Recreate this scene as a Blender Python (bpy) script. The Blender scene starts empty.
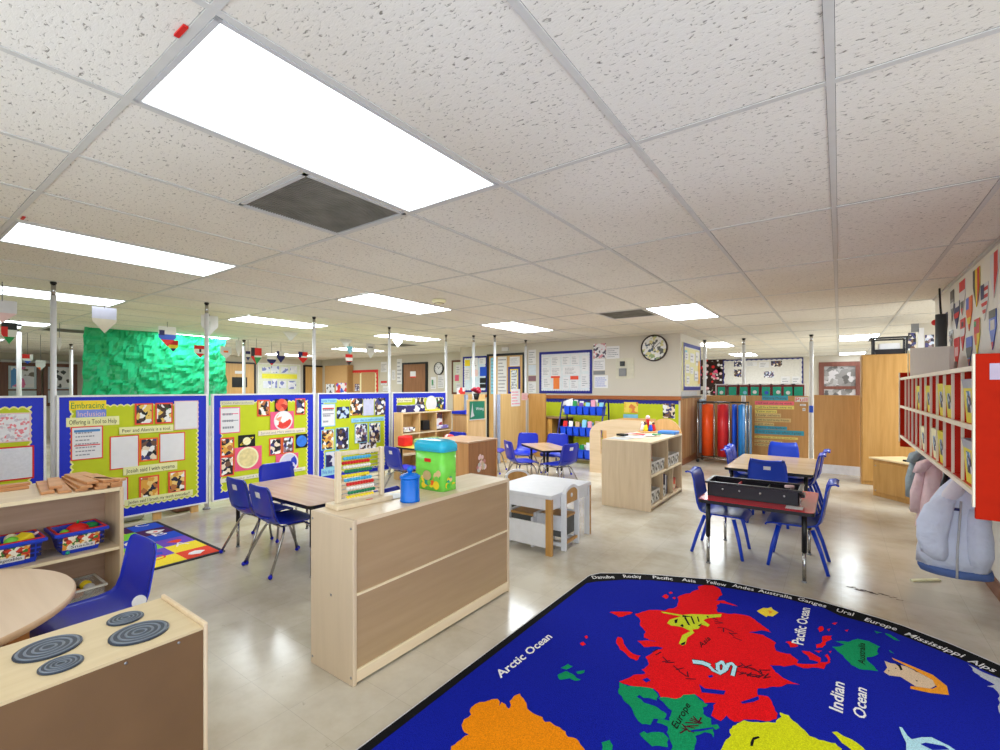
import bpy, bmesh, math, random
from mathutils import Vector, Matrix
random.seed(7)
SC = bpy.context.scene
COL = SC.collection
# ---------------------------------------------------------------- survey of the room
FOC, YAW, EYE, HORIZON, CEIL = 469.0, math.radians(35.87), 1.31, 388.0, 2.234
_c, _s = math.cos(YAW), math.sin(YAW)
def _ray(u, v):
    x = (u - 500) / FOC
    return Vector((x * _c - _s, x * _s + _c, (HORIZON - v) / FOC))
def at_z(u, v, z=0.0):
    d = _ray(u, v); t = (z - EYE) / d.z
    return Vector((d.x * t, d.y * t, z))
def at_y(u, v, y):
    d = _ray(u, v); t = y / d.y
    return Vector((d.x * t, y, EYE + d.z * t))
def at_x(u, v, x):
    d = _ray(u, v); t = x / d.x
    return Vector((x, d.y * t, EYE + d.z * t))
# ---------------------------------------------------------------- materials
def lin(c):
    r = []
    for k in c[:3]:
        k = k / 255.0
        r.append(k / 12.92 if k <= 0.04045 else ((k + 0.055) / 1.055) ** 2.4)
    return (r[0], r[1], r[2], 1.0)
MATS = {}
def _new(name):
    m = bpy.data.materials.new(name); m.use_nodes = True
    nt = m.node_tree
    return m, nt, nt.nodes['Principled BSDF']
def N(nt, t, **kw):
    n = nt.nodes.new(t)
    for k, v in kw.items():
        setattr(n, k, v)
    return n
def plain(name, c, rough=0.5, metal=0.0, spec=0.4, vary=0.06, scale=18.0, bump=0.0, trans=0.0, alpha=1.0):
    """colour with a faint mottling"""
    if name in MATS: return MATS[name]
    m, nt, b = _new(name)
    L = nt.links.new
    col = lin(c)
    if vary > 0:
        tc = N(nt, 'ShaderNodeTexCoord'); nz = N(nt, 'ShaderNodeTexNoise')
        nz.inputs['Scale'].default_value = scale; nz.inputs['Detail'].default_value = 3
        L(tc.outputs['Object'], nz.inputs['Vector'])
        cr = N(nt, 'ShaderNodeValToRGB')
        cr.color_ramp.elements[0].position = 0.3; cr.color_ramp.elements[1].position = 0.7
        cr.color_ramp.elements[0].color = tuple(min(1, k * (1 - vary)) for k in col[:3]) + (1,)
        cr.color_ramp.elements[1].color = tuple(min(1, k * (1 + vary)) for k in col[:3]) + (1,)
        L(nz.outputs['Fac'], cr.inputs['Fac']); L(cr.outputs['Color'], b.inputs['Base Color'])
        if bump > 0:
            bp = N(nt, 'ShaderNodeBump'); bp.inputs['Strength'].default_value = bump; bp.inputs['Distance'].default_value = 0.01 if scale > 10 else 0.05
            L(nz.outputs['Fac'], bp.inputs['Height']); L(bp.outputs['Normal'], b.inputs['Normal'])
    else:
        b.inputs['Base Color'].default_value = col
    b.inputs['Roughness'].default_value = rough; b.inputs['Metallic'].default_value = metal
    b.inputs['Specular IOR Level'].default_value = spec
    b.inputs['Transmission Weight'].default_value = trans; b.inputs['Alpha'].default_value = alpha
    MATS[name] = m
    return m
def wood(name, c1, c2, axis=2, rough=0.4, scale=6.0, spec=0.4):
    """fine grain running along an axis"""
    if name in MATS: return MATS[name]
    m, nt, b = _new(name); L = nt.links.new
    tc = N(nt, 'ShaderNodeTexCoord'); mp = N(nt, 'ShaderNodeMapping'); nz = N(nt, 'ShaderNodeTexNoise')
    s = [scale * 5] * 3; s[axis] = scale * 0.35
    mp.inputs['Scale'].default_value = s
    nz.inputs['Scale'].default_value = 1.0; nz.inputs['Detail'].default_value = 5; nz.inputs['Distortion'].default_value = 0.4
    cr = N(nt, 'ShaderNodeValToRGB')
    cr.color_ramp.elements[0].position = 0.3; cr.color_ramp.elements[0].color = lin(c1)
    cr.color_ramp.elements[1].position = 0.72; cr.color_ramp.elements[1].color = lin(c2)
    L(tc.outputs['Object'], mp.inputs['Vector']); L(mp.outputs['Vector'], nz.inputs['Vector'])
    L(nz.outputs['Fac'], cr.inputs['Fac']); L(cr.outputs['Color'], b.inputs['Base Color'])
    b.inputs['Roughness'].default_value = rough; b.inputs['Specular IOR Level'].default_value = spec
    MATS[name] = m
    return m
def snapshot(name, cols, scale=22.0):
    """printed photograph: irregular colour patches"""
    if name in MATS: return MATS[name]
    m, nt, b = _new(name); L = nt.links.new
    tc = N(nt, 'ShaderNodeTexCoord'); wp_ = N(nt, 'ShaderNodeTexNoise'); wp_.inputs['Scale'].default_value = scale * 1.1
    ad = N(nt, 'ShaderNodeVectorMath', operation='MULTIPLY_ADD'); ad.inputs[1].default_value = (0.9 / scale,) * 3
    L(tc.outputs['Object'], wp_.inputs['Vector']); L(wp_.outputs['Color'], ad.inputs[0]); L(tc.outputs['Object'], ad.inputs[2])
    vo = N(nt, 'ShaderNodeTexVoronoi'); vo.inputs['Scale'].default_value = scale
    sp = N(nt, 'ShaderNodeSeparateColor')
    cr = N(nt, 'ShaderNodeValToRGB'); cr.color_ramp.interpolation = 'CONSTANT'
    n = len(cols)
    e = cr.color_ramp.elements
    while len(e) < n: e.new(0.5)
    for k, c in enumerate(cols):
        e[k].position = 0.0 if k == 0 else k / n
        e[k].color = lin(c)
    L(ad.outputs[0], vo.inputs['Vector']); L(vo.outputs['Color'], sp.inputs['Color']); L(sp.outputs[0], cr.inputs['Fac']); L(cr.outputs['Color'], b.inputs['Base Color'])
    b.inputs['Roughness'].default_value = 0.45
    MATS[name] = m
    return m
# ---------------------------------------------------------------- mesh builder
class Plane:
    """an upright surface: right (as seen from the room), up and the side it faces"""
    def __init__(s, axis, c, face):
        s.axis, s.c, s.face = axis, c, face
        if axis == 'x': s.ex = Vector((0, 1.0 if face > 0 else -1.0, 0)); s.n = Vector((face, 0, 0))
        else: s.ex = Vector((1.0 if face < 0 else -1.0, 0, 0)); s.n = Vector((0, face, 0))
        s.o = Vector((c, 0, 0)) if axis == 'x' else Vector((0, c, 0))
    def P(s, u, v):
        p = at_x(u, v, s.c) if s.axis == 'x' else at_y(u, v, s.c)
        return (p.dot(s.ex), p.z)
    def to(s, a, z, d=0.0):
        return s.o + s.ex * a + Vector((0, 0, z)) + s.n * d
_fonts = {}
def glyphs(t, bold=0.0):
    key = (t, bold)
    if key not in _fonts:
        cu = bpy.data.curves.new('txt', 'FONT'); cu.body = t; cu.size = 1.0; cu.resolution_u = 2; cu.offset = bold
        ob = bpy.data.objects.new('txt', cu); COL.objects.link(ob)
        me = bpy.data.meshes.new_from_object(ob)
        vs = [v.co.copy() for v in me.vertices]; fs = [tuple(p.vertices) for p in me.polygons]
        bpy.data.objects.remove(ob); bpy.data.curves.remove(cu); bpy.data.meshes.remove(me)
        x0 = min(v.x for v in vs); x1 = max(v.x for v in vs)
        _fonts[key] = ([(v.x - x0, v.y) for v in vs], fs, x1 - x0)
    return _fonts[key]
class MB:
    def __init__(s, M=None):
        s.v = []; s.f = []; s.fm = []; s.fs = []; s.mats = []; s.M = M or Matrix.Identity(4)
    def mi(s, m):
        if m not in s.mats: s.mats.append(m)
        return s.mats.index(m)
    def add(s, vs, fs, m, smooth=False):
        k = len(s.v); i = s.mi(m)
        s.v += [s.M @ Vector(v) for v in vs]
        for f in fs:
            s.f.append(tuple(k + j for j in f)); s.fm.append(i); s.fs.append(smooth)
        return s
    def box(s, x0, x1, y0, y1, z0, z1, m, bev=0.0):
        if x0 > x1: x0, x1 = x1, x0
        if y0 > y1: y0, y1 = y1, y0
        if z0 > z1: z0, z1 = z1, z0
        bev = min(bev, 0.45 * (x1 - x0), 0.45 * (y1 - y0), 0.45 * (z1 - z0))
        if bev <= 0:
            vs = [(x, y, z) for x in (x0, x1) for y in (y0, y1) for z in (z0, z1)]
            fs = [(0, 1, 3, 2), (4, 6, 7, 5), (0, 4, 5, 1), (2, 3, 7, 6), (0, 2, 6, 4), (1, 5, 7, 3)]
            return s.add(vs, fs, m)
        bm = bmesh.new()
        bmesh.ops.create_cube(bm, size=1.0)
        for v in bm.verts:
            v.co = Vector(((x0 + x1) / 2 + v.co.x * (x1 - x0), (y0 + y1) / 2 + v.co.y * (y1 - y0), (z0 + z1) / 2 + v.co.z * (z1 - z0)))
        bmesh.ops.bevel(bm, geom=bm.edges[:], offset=bev, segments=2, affect='EDGES', profile=0.5)
        bm.verts.index_update()
        s.add([v.co.copy() for v in bm.verts], [tuple(v.index for v in f.verts) for f in bm.faces], m)
        bm.free()
        return s
    def bar(s, a, b, w, h, m, bev=0.0, up=(0, 0, 1)):
        """a straight stick of rectangular section from a to b"""
        a, b = Vector(a), Vector(b); d = b - a; L = d.length; d.normalize()
        u = Vector(up)
        if abs(d.dot(u)) > 0.98: u = Vector((1, 0, 0))
        x = d.cross(u).normalized(); y = x.cross(d)
        K = Matrix((x, d, y)).transposed().to_4x4(); K.translation = a
        o = s.M; s.M = o @ K; s.box(-w / 2, w / 2, 0, L, -h / 2, h / 2, m, bev); s.M = o
        return s
    def tube(s, pts, r, m, n=8, caps=True):
        pts = [Vector(p) for p in pts]; rr = r if isinstance(r, (list, tuple)) else [r] * len(pts)
        vs = []; fs = []
        ref = None
        for i, p in enumerate(pts):
            d = (pts[min(i + 1, len(pts) - 1)] - pts[max(i - 1, 0)]).normalized()
            if ref is None:
                ref = d.orthogonal().normalized()
            ref = (ref - d * ref.dot(d)).normalized(); q = d.cross(ref)
            for k in range(n):
                t = 2 * math.pi * k / n
                vs.append(p + (ref * math.cos(t) + q * math.sin(t)) * rr[i])
        for i in range(len(pts) - 1):
            for k in range(n):
                k2 = (k + 1) % n
                fs.append((i * n + k, i * n + k2, (i + 1) * n + k2, (i + 1) * n + k))
        if caps:
            fs.append(tuple(range(n - 1, -1, -1))); fs.append(tuple((len(pts) - 1) * n + k for k in range(n)))
        return s.add(vs, fs, m, True)
    def lathe(s, prof, c, m, n=24, smooth=True, sx=1.0, sy=1.0, caps=True):
        """profile of (radius, height) turned about the upright through c"""
        c = Vector(c); vs = []; fs = []
        for r, z in prof:
            for k in range(n):
                t = 2 * math.pi * k / n
                vs.append((c.x + r * math.cos(t) * sx, c.y + r * math.sin(t) * sy, c.z + z))
        for i in range(len(prof) - 1):
            for k in range(n):
                k2 = (k + 1) % n
                fs.append((i * n + k, i * n + k2, (i + 1) * n + k2, (i + 1) * n + k))
        if caps and prof[0][0] > 1e-5: fs.append(tuple(range(n - 1, -1, -1)))
        if caps and prof[-1][0] > 1e-5: fs.append(tuple((len(prof) - 1) * n + k for k in range(n)))
        return s.add(vs, fs, m, smooth)
    def ball(s, c, r, m, n=12, sz=1.0, sx=1.0, sy=1.0):
        k = max(5, n // 2)
        return s.lathe([(max(1e-6, r * math.sin(math.pi * i / k)), -r * sz * math.cos(math.pi * i / k)) for i in range(k + 1)], c, m, n, True, sx, sy)
    def loft(s, rings, m, closed=True, caps=True, smooth=True):
        n = len(rings[0]); vs = [p for r in rings for p in r]; fs = []
        for i in range(len(rings) - 1):
            for k in range(n if closed else n - 1):
                k2 = (k + 1) % n
                fs.append((i * n + k, i * n + k2, (i + 1) * n + k2, (i + 1) * n + k))
        if caps and closed:
            fs.append(tuple(range(n - 1, -1, -1))); fs.append(tuple((len(rings) - 1) * n + k for k in range(n)))
        return s.add(vs, fs, m, smooth)
    def prism(s, pts, ext, m):
        """a flat outline given as 3-D points pushed through by ext"""
        pts = [Vector(p) for p in pts]; e = Vector(ext); n = len(pts)
        nrm = Vector((0, 0, 0))
        for i in range(n):
            nrm += pts[i].cross(pts[(i + 1) % n])
        if nrm.dot(e) < 0: pts.reverse()
        vs = pts + [p + e for p in pts]
        fs = [tuple(range(n - 1, -1, -1)), tuple(range(n, 2 * n))] + [(i, (i + 1) % n, n + (i + 1) % n, n + i) for i in range(n)]
        return s.add(vs, fs, m)
    def face(s, pts, m, nrm=None):
        pts = [Vector(p) for p in pts]
        if nrm is not None:
            a = Vector((0, 0, 0))
            for i in range(len(pts)): a += pts[i].cross(pts[(i + 1) % len(pts)])
            if a.dot(Vector(nrm)) < 0: pts.reverse()
        return s.add(pts, [tuple(range(len(pts)))], m)
    # ---- on an upright plane
    def frame4(s, pl, a0, a1, z0, z1, w, d0, d1, m):
        for q in ((a0, a0 + w, z0, z1), (a1 - w, a1, z0, z1), (a0 + w, a1 - w, z1 - w, z1), (a0 + w, a1 - w, z0, z0 + w)): s.slab(pl, *q, d0, d1, m)
        return s
    def slab(s, pl, a0, a1, z0, z1, d0, d1, m):
        pts = [pl.to(a0, z0, d0), pl.to(a1, z0, d0), pl.to(a1, z1, d0), pl.to(a0, z1, d0)]
        return s.prism(pts, pl.n * (d1 - d0), m)
    def disc(s, pl, a, z, r, d0, d1, m, n=24, rx=1.0, t0=0.0, t1=2 * math.pi):
        pts = [pl.to(a + rx * r * math.cos(t0 + (t1 - t0) * k / n), z + r * math.sin(t0 + (t1 - t0) * k / n), d0) for k in range(n if t1 - t0 > 6.28 else n + 1)]
        return s.prism(pts, pl.n * (d1 - d0), m)
    def text(s, t, pl, a, z, h, d, m, width=None):
        g, fs, w = glyphs(t); k = h / 0.7; kx = (width / w) if width else k
        return s.add([pl.to(a + x * kx, z + y * k, d) for x, y in g], fs, m)
    def text3(s, t, a, b, cap, m, bold=0.0):
        """lettering whose baseline runs from a to b with capitals of vector cap"""
        g, fs, w = glyphs(t, bold); ex = (Vector(b) - Vector(a)) / w; ey = Vector(cap) / 0.7
        return s.add([Vector(a) + ex * x + ey * y for x, y in g], fs, m)
    def scribble(s, pl, a0, a1, z0, z1, rows, d, m, fill=0.8):
        """rows of short dark strokes standing for small print"""
        dz = (z1 - z0) / rows
        for k in range(rows):
            x = a0
            end = a0 + (a1 - a0) * (random.uniform(fill * 0.6, 1.0) if rows > 1 else fill)
            while x < end - 1e-4:
                w = random.uniform(0.06, 0.16) * (a1 - a0)
                zc = z1 - (k + 0.5) * dz
                s.face([pl.to(x, zc - dz * 0.16, d), pl.to(min(x + w, a1), zc - dz * 0.16, d), pl.to(min(x + w, a1), zc + dz * 0.16, d), pl.to(x, zc + dz * 0.16, d)], m, pl.n)
                x += w + 0.03 * (a1 - a0)
        return s
    def build(s, name, parent=None, fix=True):
        me = bpy.data.meshes.new(name)
        V = s.v
        if parent is not None:
            o = root_at(parent)
        else:
            xs = [p.x for p in V]; ys = [p.y for p in V]; zs = [p.z for p in V]
            o = Vector(((min(xs) + max(xs)) / 2, (min(ys) + max(ys)) / 2, min(zs)))
        me.from_pydata([tuple(p - o) for p in V], [], s.f)
        for m in s.mats: me.materials.append(m)
        me.polygons.foreach_set('material_index', s.fm)
        me.polygons.foreach_set('use_smooth', s.fs)
        me.update()
        if fix:
            bm = bmesh.new(); bm.from_mesh(me)
            bm.to_mesh(me); bm.free()
        ob = bpy.data.objects.new(name, me); COL.objects.link(ob)
        if parent is not None: ob.parent = parent
        else: ob.location = o
        return ob
def root_at(o):
    while o.parent is not None: o = o.parent
    return o.location.copy()
def tag(o, label, cat, group=None, kind=None):
    if label: o['label'] = label
    if cat: o['category'] = cat
    if group: o['group'] = group
    if kind: o['kind'] = kind
    return o
def thing(name, label, cat, loc=(0, 0, 0), group=None):
    o = bpy.data.objects.new(name, None); COL.objects.link(o); o.location = loc
    o.empty_display_size = 0.05
    return tag(o, label, cat, group)
def struct(mb, name):
    o = mb.build(name); o['kind'] = 'structure'
    return o
def dup(o, loc=None, rot=None, label=None, group=None, parent=None):
    c = o.copy(); COL.objects.link(c)
    if parent is not None: c.parent = parent
    for ch in list(o.children): dup(ch, parent=c)
    if loc is not None: c.location = loc
    if rot is not None: c.rotation_euler = (0, 0, rot)
    if label: c['label'] = label
    if group: c['group'] = group
    return c
# ---------------------------------------------------------------- palette
WHITE = plain('white paint', (228, 226, 224), 0.45, vary=0.03)
PAPER = plain('paper', (226, 224, 226), 0.7, vary=0.02)
CREAM = plain('cream paper', (238, 232, 190), 0.7, vary=0.03)
INK = plain('ink', (40, 38, 46), 0.6, vary=0)
GREYINK = plain('grey print', (140, 140, 150), 0.6, vary=0)
RED = plain('red', (212, 30, 28), 0.5, vary=0.05)
ORANGE = plain('orange', (238, 104, 30), 0.5, vary=0.05)
REDORANGE = plain('orange red card', (226, 78, 50), 0.6, vary=0.04)
YELLOW = plain('yellow', (240, 212, 40), 0.5, vary=0.05)
GREEN = plain('green', (30, 140, 70), 0.5, vary=0.06)
LGREEN = plain('light green', (120, 200, 70), 0.5, vary=0.05)
LIME = plain('lime backing paper', (190, 200, 26), 0.65, vary=0.06, scale=6)
BLUEB = plain('blue border', (18, 40, 190), 0.5, vary=0.05)
NAVY = plain('navy', (24, 28, 92), 0.5, vary=0.05)
BLUE = plain('blue', (30, 80, 200), 0.4, vary=0.05)
SKY = plain('pale blue', (130, 196, 222), 0.6, vary=0.04)
TEAL = plain('teal', (20, 160, 130), 0.55, vary=0.08)
PINK = plain('pink', (232, 90, 130), 0.6, vary=0.05)
PALEPINK = plain('pale pink', (232, 196, 196), 0.65, vary=0.05)
PURPLE = plain('purple', (112, 62, 160), 0.5, vary=0.06)
BLACK = plain('black', (22, 22, 24), 0.4, vary=0.05)
GREY = plain('grey', (130, 130, 132), 0.5, vary=0.05)
LGREY = plain('light grey', (190, 190, 192), 0.5, vary=0.05)
BROWN = plain('brown', (104, 62, 36), 0.5, vary=0.1)
CHROME = plain('chrome', (176, 174, 172), 0.22, 1.0, vary=0.0)
STEEL = plain('dull steel', (150, 150, 152), 0.35, 0.9, vary=0.03)
POLE = plain('painted metal pole', (214, 214, 216), 0.35, 0.0, vary=0.04)
MAPLE = wood('maple laminate', (212, 186, 150), (224, 202, 170), 2, 0.38)
MAPLEY = wood('maple laminate along', (216, 192, 158), (228, 208, 178), 1, 0.38)
MAPLEX = wood('maple laminate across', (216, 192, 158), (228, 208, 178), 0, 0.38)
BACKB = wood('brown back board', (164, 136, 102), (173, 145, 111), 1, 0.45)
OAK = wood('oak panel', (196, 152, 92), (214, 172, 112), 2, 0.4)
OAKD = wood('golden oak', (172, 126, 64), (192, 146, 84), 2, 0.4)
DOORW = wood('walnut door', (124, 82, 52), (150, 104, 68), 2, 0.4)
RAIL = wood('stained oak rail', (150, 84, 44), (176, 104, 58), 0, 0.35)
EDGE = plain('pale birch edge', (232, 214, 178), 0.45, vary=0.05)
CHAIRB = plain('blue moulded plastic', (20, 42, 176), 0.3, vary=0.03, spec=0.5)
CHAIRF = plain('deep blue foot', (16, 30, 200), 0.4, vary=0.03)
SNAPS = [snapshot('snapshot green', [(20, 22, 26), (24, 110, 60), (238, 236, 232), (70, 50, 40), (228, 190, 90), (40, 60, 110)], 26),
         snapshot('snapshot dark', [(16, 16, 20), (240, 238, 236), (40, 36, 60), (110, 78, 60), (232, 214, 190), (60, 60, 120)], 24),
         snapshot('snapshot warm', [(40, 26, 22), (236, 200, 120), (240, 238, 234), (180, 110, 60), (30, 30, 60), (220, 160, 60)], 24),
         snapshot('snapshot cool', [(26, 26, 60), (236, 232, 236), (60, 50, 110), (150, 120, 130), (90, 70, 60), (200, 210, 230)], 26)]
# ================================================================ camera, daylight, exposure
cam = bpy.data.cameras.new('camera'); co = bpy.data.objects.new('camera', cam); COL.objects.link(co)
co.location = (0, 0, EYE); co.rotation_euler = (math.pi / 2, 0, YAW)
cam.sensor_width = 36; cam.lens = FOC * 36 / 1000; cam.shift_y = (HORIZON - 375) / 1000; cam.clip_start = 0.05
SC.camera = co
w = bpy.data.worlds.new('world'); SC.world = w; w.use_nodes = True
w.node_tree.nodes['Background'].inputs['Color'].default_value = (0.88, 0.96, 1.0, 1)
w.node_tree.nodes['Background'].inputs['Strength'].default_value = 2.05
SC.view_settings.view_transform = 'Standard'; SC.view_settings.look = 'None'
SC.view_settings.exposure = 0.5; SC.view_settings.gamma = 1.0; SC.view_settings.use_curve_mapping = False
SC.cycles.max_bounces = 8; SC.cycles.diffuse_bounces = 5; SC.cycles.glossy_bounces = 4; SC.cycles.transmission_bounces = 6
SC.cycles.caustics_reflective = False; SC.cycles.caustics_refractive = False
SC.cycles.sample_clamp_indirect = 4.0
SC.cycles.use_denoising = True
# ================================================================ room shell
def floor_mat():
    m, nt, b = _new('vinyl floor tiles'); L = nt.links.new
    tc = N(nt, 'ShaderNodeTexCoord')
    br = N(nt, 'ShaderNodeTexBrick')
    br.offset = 0.0; br.squash = 1.0
    br.inputs['Scale'].default_value = 1.0; br.inputs['Brick Width'].default_value = 0.3048; br.inputs['Row Height'].default_value = 0.3048
    br.inputs['Mortar Size'].default_value = 0.0012; br.inputs['Mortar Smooth'].default_value = 0.3
    br.inputs['Color1'].default_value = lin((211, 203, 187)); br.inputs['Color2'].default_value = lin((205, 197, 180))
    br.inputs['Mortar'].default_value = lin((190, 182, 168))
    L(tc.outputs['Object'], br.inputs['Vector'])
    n1 = N(nt, 'ShaderNodeTexNoise'); n1.inputs['Scale'].default_value = 1.3; n1.inputs['Detail'].default_value = 6; n1.inputs['Roughness'].default_value = 0.65
    L(tc.outputs['Object'], n1.inputs['Vector'])
    c1 = N(nt, 'ShaderNodeValToRGB'); c1.color_ramp.elements[0].position = 0.32; c1.color_ramp.elements[0].color = lin((214, 206, 194)); c1.color_ramp.elements[1].position = 0.6; c1.color_ramp.elements[1].color = (1, 1, 1, 1)
    L(n1.outputs['Fac'], c1.inputs['Fac'])
    mx = N(nt, 'ShaderNodeMix', data_type='RGBA', blend_type='MULTIPLY'); mx.inputs['Factor'].default_value = 0.9
    L(br.outputs['Color'], mx.inputs[6]); L(c1.outputs['Color'], mx.inputs[7])
    # scuffs
    mp = N(nt, 'ShaderNodeMapping'); mp.inputs['Scale'].default_value = (9, 22, 1); mp.inputs['Rotation'].default_value = (0, 0, 0.6)
    n2 = N(nt, 'ShaderNodeTexNoise'); n2.inputs['Scale'].default_value = 1.0; n2.inputs['Detail'].default_value = 8; n2.inputs['Roughness'].default_value = 0.75
    L(tc.outputs['Object'], mp.inputs['Vector']); L(mp.outputs['Vector'], n2.inputs['Vector'])
    c2 = N(nt, 'ShaderNodeValToRGB'); c2.color_ramp.elements[0].position = 0.24; c2.color_ramp.elements[0].color = lin((150, 140, 126)); c2.color_ramp.elements[1].position = 0.36; c2.color_ramp.elements[1].color = (1, 1, 1, 1)
    L(n2.outputs['Fac'], c2.inputs['Fac'])
    m2 = N(nt, 'ShaderNodeMix', data_type='RGBA', blend_type='MULTIPLY'); m2.inputs['Factor'].default_value = 0.7
    L(mx.outputs[2], m2.inputs[6]); L(c2.outputs['Color'], m2.inputs[7])
    L(m2.outputs[2], b.inputs['Base Color'])
    rr = N(nt, 'ShaderNodeMapRange'); rr.inputs['To Min'].default_value = 0.13; rr.inputs['To Max'].default_value = 0.3
    L(n1.outputs['Fac'], rr.inputs['Value']); L(rr.outputs['Result'], b.inputs['Roughness'])
    b.inputs['Specular IOR Level'].default_value = 0.42
    bp = N(nt, 'ShaderNodeBump'); bp.inputs['Strength'].default_value = 0.05; bp.inputs['Distance'].default_value = 0.01
    L(n1.outputs['Fac'], bp.inputs['Height']); L(bp.outputs['Normal'], b.inputs['Normal'])
    return m
def tile_mat():
    m, nt, b = _new('fissured acoustic tile'); L = nt.links.new
    tc = N(nt, 'ShaderNodeTexCoord')
    mp = N(nt, 'ShaderNodeMapping'); mp.inputs['Rotation'].default_value = (0, 0, 0.15); mp.inputs['Scale'].default_value = (46, 100, 1)
    n1 = N(nt, 'ShaderNodeTexNoise'); n1.inputs['Scale'].default_value = 1.0; n1.inputs['Detail'].default_value = 4; n1.inputs['Roughness'].default_value = 0.62; n1.inputs['Distortion'].default_value = 0.8
    L(tc.outputs['Object'], mp.inputs['Vector']); L(mp.outputs['Vector'], n1.inputs['Vector'])
    c1 = N(nt, 'ShaderNodeValToRGB'); e = c1.color_ramp.elements
    e[0].position = 0.30; e[0].color = lin((126, 121, 113)); e[1].position = 0.41; e[1].color = lin((236, 233, 226))
    e.new(0.36); e[1].color = lin((176, 172, 164)); e[1].position = 0.35
    L(n1.outputs['Fac'], c1.inputs['Fac'])
    n2 = N(nt, 'ShaderNodeTexNoise'); n2.inputs['Scale'].default_value = 0.5; n2.inputs['Detail'].default_value = 2
    L(tc.outputs['Object'], n2.inputs['Vector'])
    c2 = N(nt, 'ShaderNodeValToRGB'); c2.color_ramp.elements[0].position = 0.35; c2.color_ramp.elements[0].color = lin((240, 236, 230)); c2.color_ramp.elements[1].position = 0.6; c2.color_ramp.elements[1].color = (1, 1, 1, 1)
    L(n2.outputs['Fac'], c2.inputs['Fac'])
    mx = N(nt, 'ShaderNodeMix', data_type='RGBA', blend_type='MULTIPLY'); mx.inputs['Factor'].default_value = 1.0
    L(c1.outputs['Color'], mx.inputs[6]); L(c2.outputs['Color'], mx.inputs[7]); L(mx.outputs[2], b.inputs['Base Color'])
    bp = N(nt, 'ShaderNodeBump'); bp.inputs['Strength'].default_value = 0.5; bp.inputs['Distance'].default_value = 0.003
    L(n1.outputs['Fac'], bp.inputs['Height']); L(bp.outputs['Normal'], b.inputs['Normal'])
    b.inputs['Roughness'].default_value = 0.85; b.inputs['Specular IOR Level'].default_value = 0.15
    return m
FLOOR = floor_mat(); TILE = tile_mat()
WALL = plain('cream wall paint', (204, 196, 182), 0.6, vary=0.02, scale=2)
TBAR = plain('ceiling grid metal', (206, 205, 202), 0.5, vary=0.03)
DARKV = plain('dark void', (40, 38, 36), 0.9, vary=0)
BASEW = wood('brown base', (110, 62, 36), (140, 84, 50), 1, 0.4)
X0, X1, Y0, Y1 = -17.6, 3.6, -1.0, 16.5
struct(MB().box(X0, X1, Y0, Y1, -0.08, 0.0, FLOOR), 'floor')
TX, TY, OX, OY = 0.6096, 1.2192, -0.021, 0.518
LIGHTS = [(-3, 0), (-7, 0), (-11, 0), (-7, 2), (-11, 2), (-7, 4), (-3, 4), (-11, 4), (-4, 8), (-4, 11), (0, 8), (0, 12), (-16, 0), (-16, 2), (-16, 5), (-22, 2), (-21, 5), (2, 5), (-22, 0), (3, 8)]
VENTS = [(-4, 0, 1), (-4, 4, 0), (-17, 1, 0), (-13, 5, 0)]
mb = MB()
rnd = random.Random(3)
used = {c: None for c in LIGHTS}
for i in range(-29, 6):
    for j in range(-3, 14):
        xa, ya = OX + i * TX, OY + j * TY
        xb, yb = xa + TX, ya + TY
        if xb < X0 or xa > X1 or yb < Y0 or ya > Y1 or (i, j) in used: continue
        ya2, yb2 = ya, yb
        for vi, vj, vh in VENTS:
            if (vi, vj) == (i, j):
                if vh: yb2 = ya + TY / 2
                else: ya2 = ya + TY / 2
        g = 0.0125; z = [CEIL + 0.003 + rnd.uniform(0, 0.002) for _ in range(4)]
        a0, a1, b0, b1 = max(xa + g, X0), min(xb - g, X1), max(ya2 + g, Y0), min(yb2 - g, Y1)
        if a1 - a0 < 0.02 or b1 - b0 < 0.02: continue
        mb.face([(a0, b0, z[0]), (a0, b1, z[1]), (a1, b1, z[2]), (a1, b0, z[3])], TILE, (0, 0, -1))
mb.box(X0, X1, Y0, Y1, CEIL + 0.09, CEIL + 0.13, DARKV)
struct(mb, 'ceiling')
mb = MB()
for i in range(-28, 6):
    x = OX + i * TX; mb.box(x - 0.0115, x + 0.0115, Y0, Y1, CEIL, CEIL + 0.004, TBAR)
for j in range(-2, 14):
    y = OY + j * TY; mb.box(X0, X1, y - 0.0115, y + 0.0115, CEIL + 0.0002, CEIL + 0.0035, TBAR)
for vi, vj, vh in VENTS:
    x, y = OX + vi * TX, OY + vj * TY + TY / 2
    mb.box(x, x + TX, y - 0.0115, y + 0.0115, CEIL + 0.0004, CEIL + 0.0038, TBAR)
o = struct(mb, 'trim_1'); o['label'] = 'pale metal ceiling grid'
# light fixtures
def glow_mat(nm, LAMP):
    m, nt, b = _new('lamp diffuser ' + nm); L = nt.links.new
    tc = N(nt, 'ShaderNodeTexCoord'); sp = N(nt, 'ShaderNodeSeparateXYZ'); L(tc.outputs['Object'], sp.inputs['Vector'])
    mu = N(nt, 'ShaderNodeMath', operation='MULTIPLY'); mu.inputs[1].default_value = 21.0; L(sp.outputs['X'], mu.inputs[0])
    cs = N(nt, 'ShaderNodeMath', operation='COSINE'); L(mu.outputs[0], cs.inputs[0])
    mr = N(nt, 'ShaderNodeMapRange'); mr.inputs['From Min'].default_value = -1; mr.inputs['To Min'].default_value = LAMP * 1.1; mr.inputs['To Max'].default_value = LAMP * 0.72
    L(cs.outputs[0], mr.inputs['Value'])
    b.inputs['Base Color'].default_value = (0.8, 0.8, 0.8, 1)
    b.inputs['Emission Color'].default_value = (0.87, 0.955, 1.0, 1)
    L(mr.outputs['Result'], b.inputs['Emission Strength'])
    return m
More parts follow.
